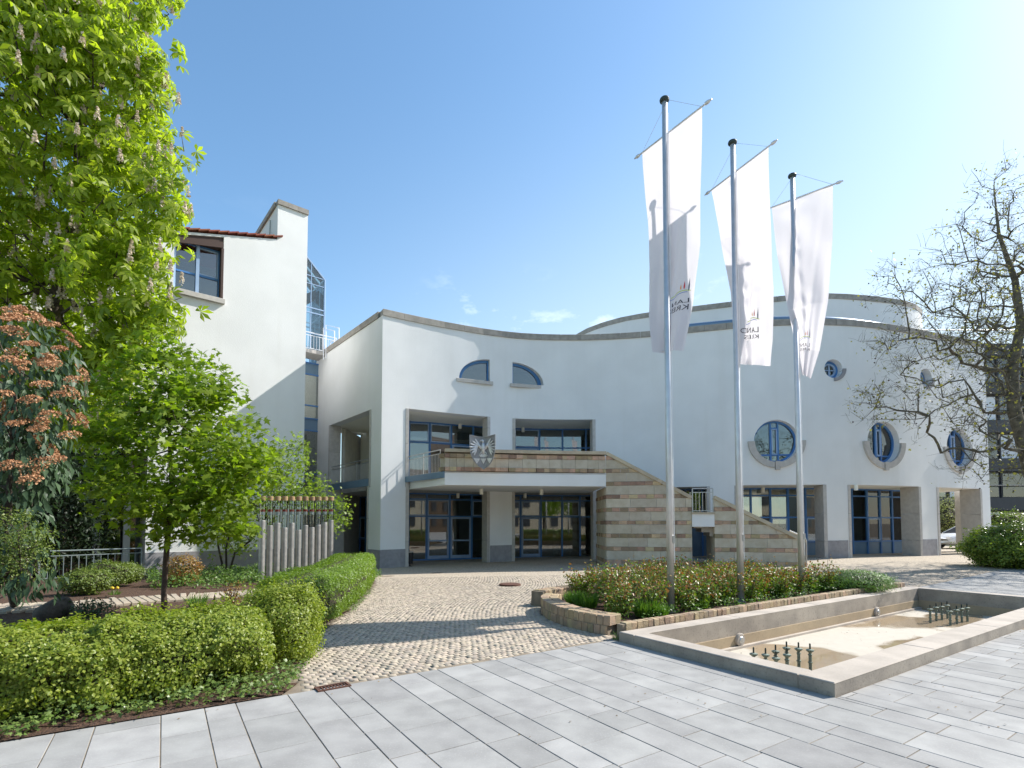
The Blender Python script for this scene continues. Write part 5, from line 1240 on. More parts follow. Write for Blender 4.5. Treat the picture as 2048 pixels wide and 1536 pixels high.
# ================================================================ post sculpture
pa_, pb_ = G(525, 1157, 0), G(662, 1136, 0); pa_ = Vector((-8.26, 17.4, 0)); pb_ = Vector((-6.72, 19.5, 0))
tops_y = [550, 620, 585, 650, 585, 680, 615, 645, 610, 580, 548]
ord_ = ['leftmost and nearest', 'second', 'third', 'fourth', 'fifth', 'sixth and shortest', 'seventh', 'eighth', 'ninth', 'tenth', 'rightmost and farthest']
for k in range(11):
    p = pa_.lerp(pb_, k/10); p.z = float(gz(p.x, p.y)); px = 525 + (662 - 525) * k / 10
    zt = EYE + ray(px, 960 + tops_y[k]/6.83)[1] * p.y; zc_ = EYE + ray(px, 1001)[1] * p.y; ze = zc_ + .14
    lab = ord_[k] + (' of the eleven steel posts with glass tubes' if k in (0, 5, 10) else ' of the eleven steel posts counted from the left')
    t = thing('steel_post', p, lab + ', beside the clipped hedge', 'sculpture post', 'steel and glass posts of the garden sculpture')
    r = .10
    MB().lathe(p, [(r, -.05), (r, zt - p.z - .02), (r*.96, zt - p.z)], 20).build('steel_tube', M['post_steel'], t, smooth=False)
    gp = Vector((p.x, p.y, zt + .002)); V_ = MB()
    gr_ = .092; m_ = MB(); n_ = 20; V = []
    for z in (zt, zc_):
        for i_ in range(n_): a = 2*math.pi*i_/n_; V.append((p.x + gr_*math.cos(a), p.y + gr_*math.sin(a), z))
    m_.add(V, [(i_, (i_+1) % n_, n_ + (i_+1) % n_, n_ + i_) for i_ in range(n_)]).build('glass_tube', M['glass_clear'], t, smooth=True)
    MB().lathe(Vector((p.x, p.y, zc_)), [(.096, 0), (.096, .13), (.09, .14)], 18).build('wooden_cap', M['cork'], t)
    zr_ = EYE + ray(px, 1019)[1] * p.y; off_ = Vector((0, 0, 0))
    MB().lathe(Vector((p.x, p.y, zr_)) + off_ - UP * .075, [(.082, 0), (.082, .075), (.075, .078)], 16).build('red_band', M['red'], t)
    MB().lathe(Vector((p.x, p.y, zr_)) + off_ - UP * .18, [(.074, 0), (.074, .104)], 16).build('white_band', M['white'], t)
    ch = 'KFDEAFEFAKF'[k]
    for (zz_, sz) in ((EYE + ray(px, 1012)[1] * p.y, .11), (EYE + ray(px, 1038)[1] * p.y, .075)):
        if zz_ < zt + .02: continue
        Vt, Ft = text_mesh(ch); cx_ = sum(v.x for v in Vt)/len(Vt)
        MB().add([Vector((p.x, p.y, zz_)) + Vector((math.sin((v.x - cx_) * sz / .097) * .097, -math.cos((v.x - cx_) * sz / .097) * .097, v.y * sz)) for v in Vt], Ft).build('letter', M['ink_dark'], t)
# ================================================================ plants
def frames(N, up_bias=None, nrm=None, jit=.5, rng=RNG):
    """random orthonormal frames; nrm (N,3): leaf faces turned towards it"""
    if nrm is None: nrm = rng.normal(0, 1, (N, 3))
    W = nrm + rng.normal(0, jit, (N, 3)); W /= np.linalg.norm(W, axis=1)[:, None] + 1e-9
    R = rng.normal(0, 1, (N, 3)); U = np.cross(R, W); U /= np.linalg.norm(U, axis=1)[:, None] + 1e-9
    V = np.cross(W, U); return U, V, W
def scatter(name, pos, U, V, W, s, tmpl, mat_, parent=None):
    TV, TF = tmpl; TV = np.array(TV, float); TF = np.array(TF, int); N = len(pos); s = np.broadcast_to(np.asarray(s, float), (N,))[:, None, None]
    P_ = pos[:, None, :] + s * (TV[None, :, 0:1] * U[:, None, :] + TV[None, :, 1:2] * V[:, None, :] + TV[None, :, 2:3] * W[:, None, :])
    F_ = TF[None] + (np.arange(N) * len(TV))[:, None, None]
    return np_mesh(name, P_.reshape(-1, 3), F_.reshape(-1, TF.shape[1]), mat_, parent)
LEAF = ([(0, 0, 0), (-.32, .38, .07), (0, .5, 0), (.32, .38, .07), (0, 1, -.10)], [(0, 3, 2, 1), (1, 2, 4, 4), (2, 3, 4, 4)])
LEAF = ([(0, 0, 0), (-.33, .45, .08), (0, 1, -.06), (.33, .45, .08), (0, .45, 0)], [(0, 4, 2, 1), (0, 3, 2, 4)])
LONG = ([(0, 0, 0), (-.17, .45, .05), (0, 1, -.25), (.17, .45, .05), (0, .5, .0)], [(0, 4, 2, 1), (0, 3, 2, 4)])
def maple_t():
    V = [(0, 0, 0)]; a = [-150, -105, -75, -35, 0, 35, 75, 105, 150]; r = [.35, .55, .28, .75, 1, .75, .28, .55, .35]
    a = [-130, -95, -62, -42, -18, 0, 18, 42, 62, 95, 130]; r = [.45, .30, .72, .42, .55, 1.0, .55, .42, .72, .30, .45]
    for x, q in zip(a, r): t = math.radians(x); V.append((math.sin(t)*q*.8, math.cos(t)*q*.8 + .1, -.12*q*q))
    F = [(0, i, i+1, i+2) for i in range(1, 10, 2)]; return V, F
MAPLE = maple_t()
def palm_t(n=6):
    V = []; F = []
    for k in range(n):
        a = math.radians(-115 + 230 * k/(n-1)); L_ = 1.0 - .25 * abs(k - (n-1)/2) / ((n-1)/2); w = .17
        d = np.array([math.sin(a), math.cos(a)]); q = np.array([d[1], -d[0]])
        b = len(V); p = [(0, 0), .55, .82, 1.0]
        m1 = d * L_ * .62; e_ = d * L_
        V += [(0, 0, 0), (m1[0] - q[0]*w, m1[1] - q[1]*w, -.16), (e_[0]*.94, e_[1]*.94, -.58), (m1[0] + q[0]*w, m1[1] + q[1]*w, -.16)]
        F.append((b, b+3, b+2, b+1))
    return V, F
PALM = palm_t()
def ell(lst):
    """ellipsoids given as px, py, rx px, ry px, depth -> centre, radii"""
    out = []
    for px, py, rx, ry, D in lst: c = P(px, py, D); out.append((np.array(c), np.array([rx * D / FOC, rx * D / FOC * 1.0, ry * D / FOC])))
    return out
def sample_ell(E, n, rng, lo=.0, p=.45):
    w = np.array([r[0] * r[1] * r[2] for _, r in E]) ** .8; w /= w.sum(); idx = rng.choice(len(E), n, p=w)
    d = rng.normal(0, 1, (n, 3)); d /= np.linalg.norm(d, axis=1)[:, None]; rad = (lo + (1 - lo) * rng.random(n) ** p)[:, None]
    C_ = np.array([E[i][0] for i in idx]); R_ = np.array([E[i][1] for i in idx]); return C_ + d * rad * R_, d
def grow(trunk, targets, step=.3, alpha=.35, sag=.0, jit=.05, rng=RNG, order_from=None):
    nodes = [np.array(p, float) for p in trunk]; par = [-1] + list(range(len(trunk) - 1)); plen = [0.0]
    for i in range(1, len(trunk)): plen.append(plen[-1] + np.linalg.norm(nodes[i] - nodes[i-1]) * .4)
    tp = np.array(order_from if order_from is not None else trunk[-1], float)
    T_ = targets[np.argsort(np.linalg.norm(targets - tp, axis=1))]
    cap_ = len(nodes) + 60 * len(T_); A = np.zeros((cap_, 3)); Lp_ = np.zeros(cap_); n = len(nodes); A[:n] = nodes; Lp_[:n] = plen; lo_ok = max(1, int(len(trunk) * .35)); tips = []; chains = []
    for t in T_:
        dd = np.linalg.norm(A[lo_ok:n] - t, axis=1); c = dd + alpha * Lp_[lo_ok:n]; k = int(np.argmin(c)) + lo_ok; d = dd[k - lo_ok]
        if d < step * .4: tips.append(k); continue
        m = max(1, int(d / step)); a = A[k].copy(); prev = k; ch = [k]; mid = (a + t)/2 + rng.normal(0, jit * d, 3) + np.array([0, 0, sag * d])
        for i in range(1, m + 1):
            f = i / m; p = (1-f)**2 * a + 2*f*(1-f) * mid + f*f * t + rng.normal(0, jit * step * .6, 3) * (f < 1)
            A[n] = p; par.append(prev); Lp_[n] = Lp_[prev] + np.linalg.norm(p - A[prev]); prev = n; ch.append(n); n += 1
        tips.append(prev); chains.append(ch)
    return A[:n], np.array(par), tips, chains
def wood(name, A, par, tips, chains, mat_, parent, r0=.008, pw=.45, rmax=9, trunk_n=0, flare=None, minr=0):
    cnt = np.zeros(len(A)); 
    for t in tips: cnt[t] += 1
    for i in range(len(A) - 1, 0, -1):
        if par[i] >= 0: cnt[par[i]] += cnt[i]
    R = np.minimum(r0 * np.maximum(cnt, 1) ** pw, rmax); mb = MB(); mt = MB()
    if trunk_n:
        rr = [R[i] for i in range(trunk_n)]
        if flare: rr[0] *= flare
        mt.tube([A[i] for i in range(trunk_n)], rr, 12)
    for ch in chains:
        rr = [min(R[ch[0]], R[ch[1]] * 1.25)] + [R[i] for i in ch[1:]]; rr[-1] *= .6
        if max(rr) < minr: continue
        n_ = 7 if rr[0] > .03 else 4 if rr[0] > .01 else 3
        mb.tube([A[i] for i in ch], rr, n_, cap=False)
    if trunk_n: mt.build('trunk', mat_, parent, smooth=True)
    if mb.v: mb.build(name, mat_, parent, smooth=True)
    return R
# ---- chestnut
E = ell([(70, 250, 270, 330, 13.5), (190, 160, 150, 170, 13.0), (250, 400, 120, 150, 13.0), (235, 560, 115, 120, 12.5), (60, 560, 210, 150, 13.5), (120, 30, 150, 170, 13), (330, 380, 45, 80, 12.8), (310, 560, 55, 70, 12.5), (300, 250, 50, 90, 12.8), (290, 130, 50, 60, 12.8), (150, 690, 130, 70, 13.2), (-180, 300, 220, 420, 14), (60, -250, 300, 260, 14), (255, 655, 70, 60, 12.6), (355, 110, 16, 30, 12.6), (372, 490, 22, 20, 12.4), (375, 310, 18, 26, 12.5), (300, 30, 20, 30, 12.6), (350, 600, 26, 18, 12.3), (345, 215, 18, 22, 12.6), (330, 640, 40, 35, 12.4), (150, 800, 150, 90, 13.6), (230, 740, 90, 70, 13), (40, 700, 120, 90, 13)])
ct = thing('chestnut_tree', (-13.4, 14.4, 0), 'tall horse chestnut in full leaf with pink white blossom candles at the left edge', 'tree')
rng = np.random.default_rng(3)
tg, _ = sample_ell(E, 1000, rng, .2, .5)
trunk = [(-13.4, 14.4, -.1), (-13.4, 14.4, 1.2), (-13.3, 14.3, 2.6), (-13.0, 14.2, 4.2), (-12.6, 14.0, 6), (-12.2, 13.9, 8), (-11.6, 13.7, 10), (-11.6, 13.7, 12), (-11.6, 13.7, 14)]
A, par, tips, chains = grow(trunk, tg, .35, .3, .06, .07, rng, order_from=(-12.8, 14, 5)); wood('branches', A, par, tips, chains, M['bark'], ct, .010, .42, .34, len(trunk), 1.3)
n_l = 16500; lp_, ld = sample_ell(E, n_l, rng, .35, .42)
tw_ = A[np.array(tips)]; k_ = rng.choice(len(tw_), 4500); lp2 = tw_[k_] + rng.normal(0, .18, (4500, 3)); ld2 = rng.normal(0, 1, (4500, 3)); lp_ = np.vstack([lp_, lp2]); ld = np.vstack([ld, ld2])
gap = np.array([mnoise.noise(Vector((p[0]*.95, p[1]*.95, p[2]*.8))) + .35*mnoise.noise(Vector((p[0]*2.4, p[1]*2.4, p[2]*2.4))) for p in lp_]); keep = gap > -.13; lp_, ld = lp_[keep], ld[keep]; ld = ld * np.array([1, 1, .35]) + np.array([0, 0, .75])
U, V, W = frames(len(lp_), nrm=ld, jit=.28, rng=rng); 
# leaflets hang: turn V outward
scatter('leaves', lp_, U, V, W, rng.uniform(.17, .31, len(lp_)), PALM, M['l_chestnut'], ct)
bp, bd = sample_ell(E, 950, rng, .94, .5); up = bp + np.array([0, 0, .12]); mbv = []; m2 = 44
ofs = rng.random((len(bp), m2)); ang_ = rng.uniform(0, 2*np.pi, (len(bp), m2)); rad_ = .055 * (1 - ofs * .8)
fp = bp[:, None, :] + np.stack([np.cos(ang_)*rad_, np.sin(ang_)*rad_, ofs * .30], -1); fp = fp.reshape(-1, 3); U, V, W = frames(len(fp), rng=rng)
scatter('blossom_candles', fp, U, V, W, .042, ([(-.5, -.5, 0), (.5, -.5, 0), (.5, .5, .1), (-.5, .5, .1)], [(0, 1, 2, 3)]), M['blossom'], ct)
# ---- young maple
mt_ = thing('young_maple', G(330, 1226), 'young green maple with a thin dark trunk behind the front hedge', 'tree'); bx = mt_.location
D0 = bx.y
E = ell([(380, 905, 170, 150, D0), (330, 790, 120, 90, D0), (300, 1000, 130, 55, D0 - .3), (455, 960, 95, 80, D0), (400, 760, 80, 50, D0), (230, 870, 80, 70, D0), (500, 905, 60, 40, D0 + .2), (410, 1040, 90, 50, D0 - .3), (430, 715, 40, 18, D0), (460, 780, 45, 20, D0), (310, 700, 60, 50, D0 + .1), (360, 1060, 80, 30, D0 - .2), (215, 955, 50, 50, D0)])
rng = np.random.default_rng(5); tg, _ = sample_ell(E, 420, rng, .1, .5)
trunk = [tuple(bx - UP*.1), tuple(P(328, 1190, D0)), tuple(P(331, 1130, D0)), tuple(P(335, 1080, D0)), tuple(P(340, 1020, D0)), tuple(P(343, 960, D0)), tuple(P(340, 900, D0)), tuple(P(338, 840, D0)), tuple(P(338, 780, D0))]
A, par, tips, chains = grow(trunk, tg, .2, .5, -.04, .08, rng, order_from=tuple(P(341, 1000, D0))); wood('branches', A, par, tips, chains, M['bark_red'], mt_, .0035, .45, .085, len(trunk), 1.25)
tw_ = A[np.array(tips)]; N_ = 7200; k_ = rng.choice(len(tw_), N_); lp_ = tw_[k_] + rng.normal(0, 1, (N_, 3)) * np.array([.17, .17, .07]); e2, _ = sample_ell(E, 2300, rng, .5, .45); g_ = np.array([mnoise.noise(Vector(q * 2.2)) for q in e2]); e2 = e2[g_ > -.15]; lp_ = np.vstack([lp_, e2])
U, V, W = frames(len(lp_), nrm=np.tile(np.array([.05, -.35, .9]), (len(lp_), 1)), jit=.55, rng=rng); scatter('leaves', lp_, U, V, W, rng.uniform(.11, .19, len(lp_)), MAPLE, M['l_maple'], mt_)
# ---- multi-stem tree by the posts
mm = thing('multi_stem_tree', G(448, 1150), 'thin many-stemmed shrub tree with pale leaves between the wing wall and the steel posts', 'tree'); bx = mm.location = G(448, 1141); D0 = 20.3; rng = np.random.default_rng(8)
E = ell([(500, 1000, 90, 75, D0), (560, 930, 70, 50, D0), (640, 1000, 50, 35, 20.6), (665, 1020, 38, 45, 20.6), (600, 975, 60, 30, D0 + .5), (450, 1080, 60, 30, D0), (575, 890, 40, 25, D0), (690, 1035, 16, 25, 20.6), (500, 1075, 25, 50, D0 + .3)])
tg, _ = sample_ell(E, 220, rng, .1, .5); b0 = P(448, 1145, D0)
roots = [[b0, P(436, 1090, D0), P(432, 1040, D0), P(445, 990, D0)], [b0 + Vector((.1, 0, 0)), P(452, 1100, D0), P(462, 1050, D0), P(485, 1000, D0)], [b0 + Vector((.2, 0, 0)), P(470, 1105, D0), P(500, 1082, D0), P(520, 1050, D0), P(560, 1000, D0)]]
allm = MB()
for q, tr in enumerate(roots):
    sub = tg[q::3]; A, par, tips, chains = grow([tuple(x) for x in tr], sub, .3, .35, .05, .09, rng, order_from=tuple(tr[-1])); wood('branches', A, par, tips, chains, M['bark'], mm, .006, .42, .07, len(tr), 1.1)
    tw_ = A[np.array(tips)]; k_ = rng.choice(len(tw_), 1700); lp_ = tw_[k_] + rng.normal(0, .17, (1700, 3)); U, V, W = frames(1700, nrm=np.tile(np.array([.05, -.3, .85]), (1700, 1)), jit=.6, rng=rng)
    scatter('leaves', lp_, U, V, W, rng.uniform(.09, .17, 1700), MAPLE, M['l_pale'], mm)
tw2 = MB(); 
for k in range(9):
    p = P(600, 890, D0); q = p + Vector((rng.uniform(.1, .75), rng.uniform(-.2, .2), rng.uniform(-.5, .35))); tw2.tube([P(560, 940, D0), p, p.lerp(q, .5) + UP*.08, q], [.012, .008, .005, .003], 4)
tw2.build('bare_twigs', M['bark'], mm)
# ---- viburnum at the left edge
vb = thing('viburnum_shrub', G(28, 1215), 'large viburnum with long drooping leaves and rusty brown flower heads at the left edge', 'shrub'); bx = vb.location; D0 = 7.9; rng = np.random.default_rng(4)
E = ell([(30, 740, 120, 120, D0), (90, 820, 65, 110, D0), (10, 930, 110, 110, D0 + .1), (60, 900, 60, 90, D0 - .1), (-30, 1080, 110, 110, D0), (40, 1130, 55, 70, D0 - .2), (-120, 880, 140, 260, D0 + .4), (60, 1000, 30, 60, D0), (90, 1150, 40, 45, D0 - .2)])
tg, _ = sample_ell(E, 260, rng, .1, .5); tr = [tuple(bx), tuple(P(15, 1150, D0)), tuple(P(10, 1080, D0)), tuple(P(20, 980, D0)), tuple(P(25, 880, D0)), tuple(P(30, 780, D0))]
A, par, tips, chains = grow(tr, tg, .2, .4, .1, .08, rng, order_from=tr[1]); wood('branches', A, par, tips, chains, M['bark'], vb, .006, .4, .05, len(tr), 1.2)
N_ = 4300; lp_, ld = sample_ell(E, N_, rng, .45, .5)
# long leaves hang: V points down and outward
Vv = ld * .55 + np.array([0, 0, -1.0]) + rng.normal(0, .25, (N_, 3)); Vv /= np.linalg.norm(Vv, axis=1)[:, None]; Wv = ld + np.array([0, -.4, .25]) + rng.normal(0, .45, (N_, 3)); Uv = np.cross(Vv, Wv); Uv /= np.linalg.norm(Uv, axis=1)[:, None]; Wv = np.cross(Uv, Vv)
scatter('leaves', lp_, Uv, Vv, Wv, rng.uniform(.13, .21, N_), LONG, M['l_vib'], vb)
cyc, cd = sample_ell(E[:4], 105, rng, .93, .5); ok = (cd[:, 2] > -.35) & (cd[:, 1] < .4); cyc = cyc[ok]; cd = cd[ok]
for (px, py, dd) in ((20, 660, 7.3), (60, 690, 7.25), (45, 730, 7.1), (95, 730, 7.3), (120, 790, 7.5), (60, 800, 7.2), (30, 850, 7.2), (140, 870, 7.6), (100, 650, 7.8), (10, 720, 7.0), (75, 860, 7.2), (110, 920, 7.5), (20, 930, 7.1), (60, 960, 7.2), (150, 760, 7.6), (5, 790, 7.0), (85, 770, 7.15), (40, 620, 7.6), (70, 640, 7.4), (10, 640, 7.3), (100, 830, 7.3), (120, 700, 7.5)):
    cyc = np.vstack([cyc, np.array(P(px, py, dd))]); cd = np.vstack([cd, [0.2, -.7, .7]])
m2 = 150; nn_ = cd + np.array([0, 0, .5]); nn_ /= np.linalg.norm(nn_, axis=1)[:, None]
a_ = rng.uniform(0, 2*np.pi, (len(cyc), m2)); r_ = np.sqrt(rng.random((len(cyc), m2))) * rng.uniform(.09, .15, (len(cyc), 1)); rf = np.cross(nn_, rng.normal(0, 1, nn_.shape)); rf /= np.linalg.norm(rf, axis=1)[:, None]; rg = np.cross(nn_, rf)
fp = cyc[:, None] + rf[:, None] * (np.cos(a_)*r_)[..., None] + rg[:, None] * (np.sin(a_)*r_)[..., None] + nn_[:, None] * (.045 - 2.4*r_**2 + rng.normal(0, .008, r_.shape))[..., None]
fp = fp.reshape(-1, 3); U, V, W = frames(len(fp), rng=rng); scatter('flower_heads', fp, U, V, W, rng.uniform(.012, .026, len(fp)), ([(-.5, -.5, 0), (.5, -.5, .1), (.5, .5, 0), (-.5, .5, .1)], [(0, 1, 2, 3)]), M['cyme'], vb)
sb = thing('small_leaved_shrub', G(40, 1175), 'small leaved shrub below the viburnum with pale green tips', 'shrub'); E = ell([(30, 1075, 60, 45, 7.4), (70, 1070, 45, 25, 7.3), (5, 1035, 45, 25, 7.4), (20, 1120, 80, 50, 7.5), (85, 1095, 20, 15, 7.2), (50, 1030, 25, 14, 7.3)])
N_ = 3600; lp_, ld = sample_ell(E, N_, rng, .1, .6); U, V, W = frames(N_, nrm=ld + np.array([0, 0, .6]), jit=.5, rng=rng); scatter('leaves', lp_, U, V, W, rng.uniform(.022, .038, N_), LEAF, M['l_box'], sb)
tg, _ = sample_ell(E, 60, rng, .1, .5); tr = [tuple(G(40, 1175)), tuple(P(40, 1130, 7.6)), tuple(P(40, 1100, 7.4))]; A, par, tips, chains = grow(tr, tg, .12, .4, .1, .08, rng); wood('branches', A, par, tips, chains, M['bark'], sb, .003, .4, .02, len(tr))
# ---- dark trees behind at the left
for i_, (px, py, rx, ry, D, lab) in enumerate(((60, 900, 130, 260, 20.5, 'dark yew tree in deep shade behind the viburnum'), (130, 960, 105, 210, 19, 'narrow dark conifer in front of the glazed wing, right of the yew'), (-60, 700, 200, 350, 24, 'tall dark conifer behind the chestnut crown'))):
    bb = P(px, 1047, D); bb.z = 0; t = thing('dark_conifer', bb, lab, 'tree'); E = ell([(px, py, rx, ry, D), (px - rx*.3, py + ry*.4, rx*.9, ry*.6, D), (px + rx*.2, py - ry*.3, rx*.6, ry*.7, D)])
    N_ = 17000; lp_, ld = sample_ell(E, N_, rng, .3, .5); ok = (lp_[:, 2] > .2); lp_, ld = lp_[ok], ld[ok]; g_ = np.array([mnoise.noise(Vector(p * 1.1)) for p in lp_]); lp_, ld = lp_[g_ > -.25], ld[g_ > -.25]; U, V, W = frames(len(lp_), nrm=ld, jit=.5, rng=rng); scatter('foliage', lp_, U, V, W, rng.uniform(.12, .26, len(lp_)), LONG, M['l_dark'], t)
    tg, _ = sample_ell(E, 90, rng, .1, .5); tg[:, 2] = np.maximum(tg[:, 2], .6); top_ = EYE + ray(px, py - ry*.7)[1]*D; tr = [(bb.x, bb.y, z) for z in np.linspace(-.1, top_, 9)]; A, par, tips, chains = grow(tr, tg, .5, .6, .0, .05, rng, order_from=tr[2]); wood('branches', A, par, tips, chains, M['bark'], t, .012, .45, .2, len(tr), 1.2)
# ---- hedges
def hedge(name, path, w, h, n, label, m, leaf, seed, lump=.12, zb=0.0, cat='hedge', pw=2.6, grp=None, taper=.0, hf=None, shag=.05):
    rng = np.random.default_rng(seed); path = [Vector(p) for p in path]; pts = resample(smooth_path(path), .06); c = pts[len(pts)//2]
    t = thing(name, (c.x, c.y, 0), label, cat, grp); m_ = len(pts); base = np.array([[p.x, p.y] for p in pts]); tan = np.gradient(base, axis=0); tan /= np.linalg.norm(tan, axis=1)[:, None]; nr = np.stack([-tan[:, 1], tan[:, 0]], 1)
    def pt(k, a, f):
        e_ = k / (m_ - 1); endf = (1 - np.abs(2*e_ - 1) ** 14) ** .5
        ca, sa = np.cos(a), np.sin(a); sx = np.sign(ca) * np.abs(ca) ** (2/pw); sz = np.sign(sa) * np.abs(sa) ** (2/pw)
        kf = np.clip(k, 0, m_ - 1); kidx = np.arange(m_); B0 = np.interp(kf, kidx, base[:, 0]); B1 = np.interp(kf, kidx, base[:, 1]); R0 = np.interp(kf, kidx, nr[:, 0]); R1 = np.interp(kf, kidx, nr[:, 1]); x = B0 + R0 * sx * w/2 * f * (.35 + .65*endf); y = B1 + R1 * sx * w/2 * f * (.35 + .65*endf)
        hh = h * (hf(e_) if hf else 1); z = zb + hh/2 + sz * hh/2 * f * (.5 + .5*endf)
        n3 = np.stack([R0 * sx, R1 * sx, sz], 1); return np.stack([x, y, z], 1), n3
    k = rng.uniform(0, m_ - 1, n); a = rng.uniform(-.45*np.pi*.5, np.pi + .45*np.pi*.5, n); f = 1 - np.abs(rng.normal(0, .10, n)); sh_ = rng.random(n) < .10; f = np.where(sh_, 1 + rng.random(n) * shag, f); P3, N3 = pt(k, a, f)
    # end caps
    d = np.array([lump * (mnoise.noise(Vector((p[0]*2.6, p[1]*2.6, p[2]*2.6))) + .55*mnoise.noise(Vector((p[0]*7, p[1]*7, p[2]*7)))) for p in P3]); P3 = P3 + N3 * d[:, None]
    ok = P3[:, 2] > -.02; P3, N3 = P3[ok], N3[ok]; U, V, W = frames(len(P3), nrm=N3 + np.array([0, 0, .45]), jit=.6, rng=rng)
    scatter('leaves', P3, U, V, W, rng.uniform(leaf*.65, leaf*1.25, len(P3)), LEAF, m, t)
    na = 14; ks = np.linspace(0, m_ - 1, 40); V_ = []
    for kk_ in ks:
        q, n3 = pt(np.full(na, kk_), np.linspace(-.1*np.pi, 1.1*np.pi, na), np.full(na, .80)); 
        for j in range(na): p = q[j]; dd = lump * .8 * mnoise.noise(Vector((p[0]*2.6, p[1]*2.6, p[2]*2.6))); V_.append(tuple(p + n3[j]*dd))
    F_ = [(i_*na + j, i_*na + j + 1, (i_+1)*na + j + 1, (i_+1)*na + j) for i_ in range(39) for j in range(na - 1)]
    MB().add(V_, F_ + [tuple(range(na)), tuple(range(39*na + na - 1, 39*na - 1, -1))]).build('dark_core', M['hcore'], t)  # solid dark core added to block the view through the hedge leaves
    # fine shoots sticking out of the top
    return t
hedge('front_hedge', [G(-420, 1470), G(-120, 1440), G(120, 1408), G(330, 1374), G(525, 1336)], 1.2, .78, 72000, 'long loose hedge of small yellow green leaves along the grey slabs', M['l_hedge'], .038, 1, .17, shag=.16)
ROUND_HEDGE = 1
hedge('clipped_hedge', [G(556, 1272), G(602, 1250), G(652, 1215), G(692, 1184), G(712, 1160)], 1.25, .90, 50000, 'dense clipped hedge curving along the cobbled forecourt towards the entrance', M['l_hedge2'], .040, 3, .07, pw=4.0)
# ---- ivy strip at the slabs
def cover(name, polyg, n, h, leaf, m, label, cat, seed, tm=LEAF, dens=None, kind='stuff', zb=.02, upv=.9):
    rng = np.random.default_rng(seed); xs = [p[0] for p in polyg]; ys = [p[1] for p in polyg]; X = rng.uniform(min(xs), max(xs), n*4); Y = rng.uniform(min(ys), max(ys), n*4); ok = inpoly(polyg, X, Y)
    X, Y = X[ok][:n], Y[ok][:n]; nz = np.array([mnoise.noise(Vector((x*1.7, y*1.7, seed))) for x, y in zip(X, Y)]); 
    if dens is not None: k = nz > dens; X, Y, nz = X[k], Y[k], nz[k]
    Z = zb + gz(X, Y) + rng.random(len(X)) ** .8 * h * (.55 + .9*np.clip(nz + .3, 0, 1)); P3 = np.stack([X, Y, Z], 1)
    U, V, W = frames(len(P3), nrm=np.tile(np.array([0, -.25, upv]), (len(P3), 1)), jit=.5, rng=rng)
    o = scatter(name, P3, U, V, W, rng.uniform(leaf*.6, leaf*1.3, len(P3)), tm, m); return tag(o, label, cat, kind=kind)
ivy_poly = [tuple(st(-6.4, SLAB_T - .06)[:2]), tuple(st(-4.4, SLAB_T - .06)[:2]), tuple(G(0, 1484)[:2]), tuple(G(150, 1452)[:2]), tuple(G(300, 1428)[:2]), tuple(G(450, 1408)[:2]), tuple(G(560, 1392)[:2]), tuple(G(592, 1375)[:2]), tuple(G(598, 1345)[:2]), tuple(G(560, 1340)[:2]), tuple(G(400, 1345)[:2]), tuple(G(200, 1365)[:2]), tuple(G(-100, 1390)[:2]), tuple(G(-420, 1420)[:2])]
cover('ivy_ground_cover', ivy_poly, 13000, .14, .045, M['l_ivy'], 'ivy creeping from under the front hedge onto the slab edge', 'ivy', 4, tm=MAPLE, dens=-.55)
cover('ivy_fringe', [tuple(st(-12, SLAB_T - .05)[:2]), tuple(st(1.05, SLAB_T - .05)[:2]), tuple(st(1.0, SLAB_T + .16)[:2]), tuple(st(-12, SLAB_T + .2)[:2])], 4200, .07, .045, M['l_ivy'], 'thin fringe of ivy leaves lapping over the edge of the grey slabs', 'ivy', 14, tm=MAPLE, dens=-.12)
edge_poly = [tuple(G(600, 1372)[:2]), tuple(G(622, 1322)[:2]), tuple(G(655, 1262)[:2]), tuple(G(710, 1226)[:2]), tuple(G(748, 1180)[:2]), tuple(G(730, 1185)[:2]), tuple(G(690, 1220)[:2]), tuple(G(640, 1252)[:2]), tuple(G(605, 1315)[:2]), tuple(G(585, 1360)[:2])]
cover('hedge_foot_greenery', edge_poly, 2600, .10, .032, M['l_cover'], 'low green shoots along the foot of the clipped hedge', 'ground cover', 6, dens=-.3)
gc = [tuple(G(x, y)[:2]) for x, y in ((300, 1178), (420, 1172), (560, 1165), (640, 1150), (650, 1135), (520, 1135), (400, 1140), (290, 1142))]
cover('garden_ground_cover', gc, 9000, .38, .085, M['l_cover'], 'mixed low green plants between the path and the white wing wall', 'ground cover', 7, dens=-.3)
cover('ground_cover_by_pillar', [tuple(G(x, y)[:2]) for x, y in ((700, 1150), (765, 1152), (745, 1137), (680, 1136))], 1500, .35, .08, M['l_cover'], 'green leaves at the far end of the clipped hedge beside the white pillar', 'ground cover', 8)
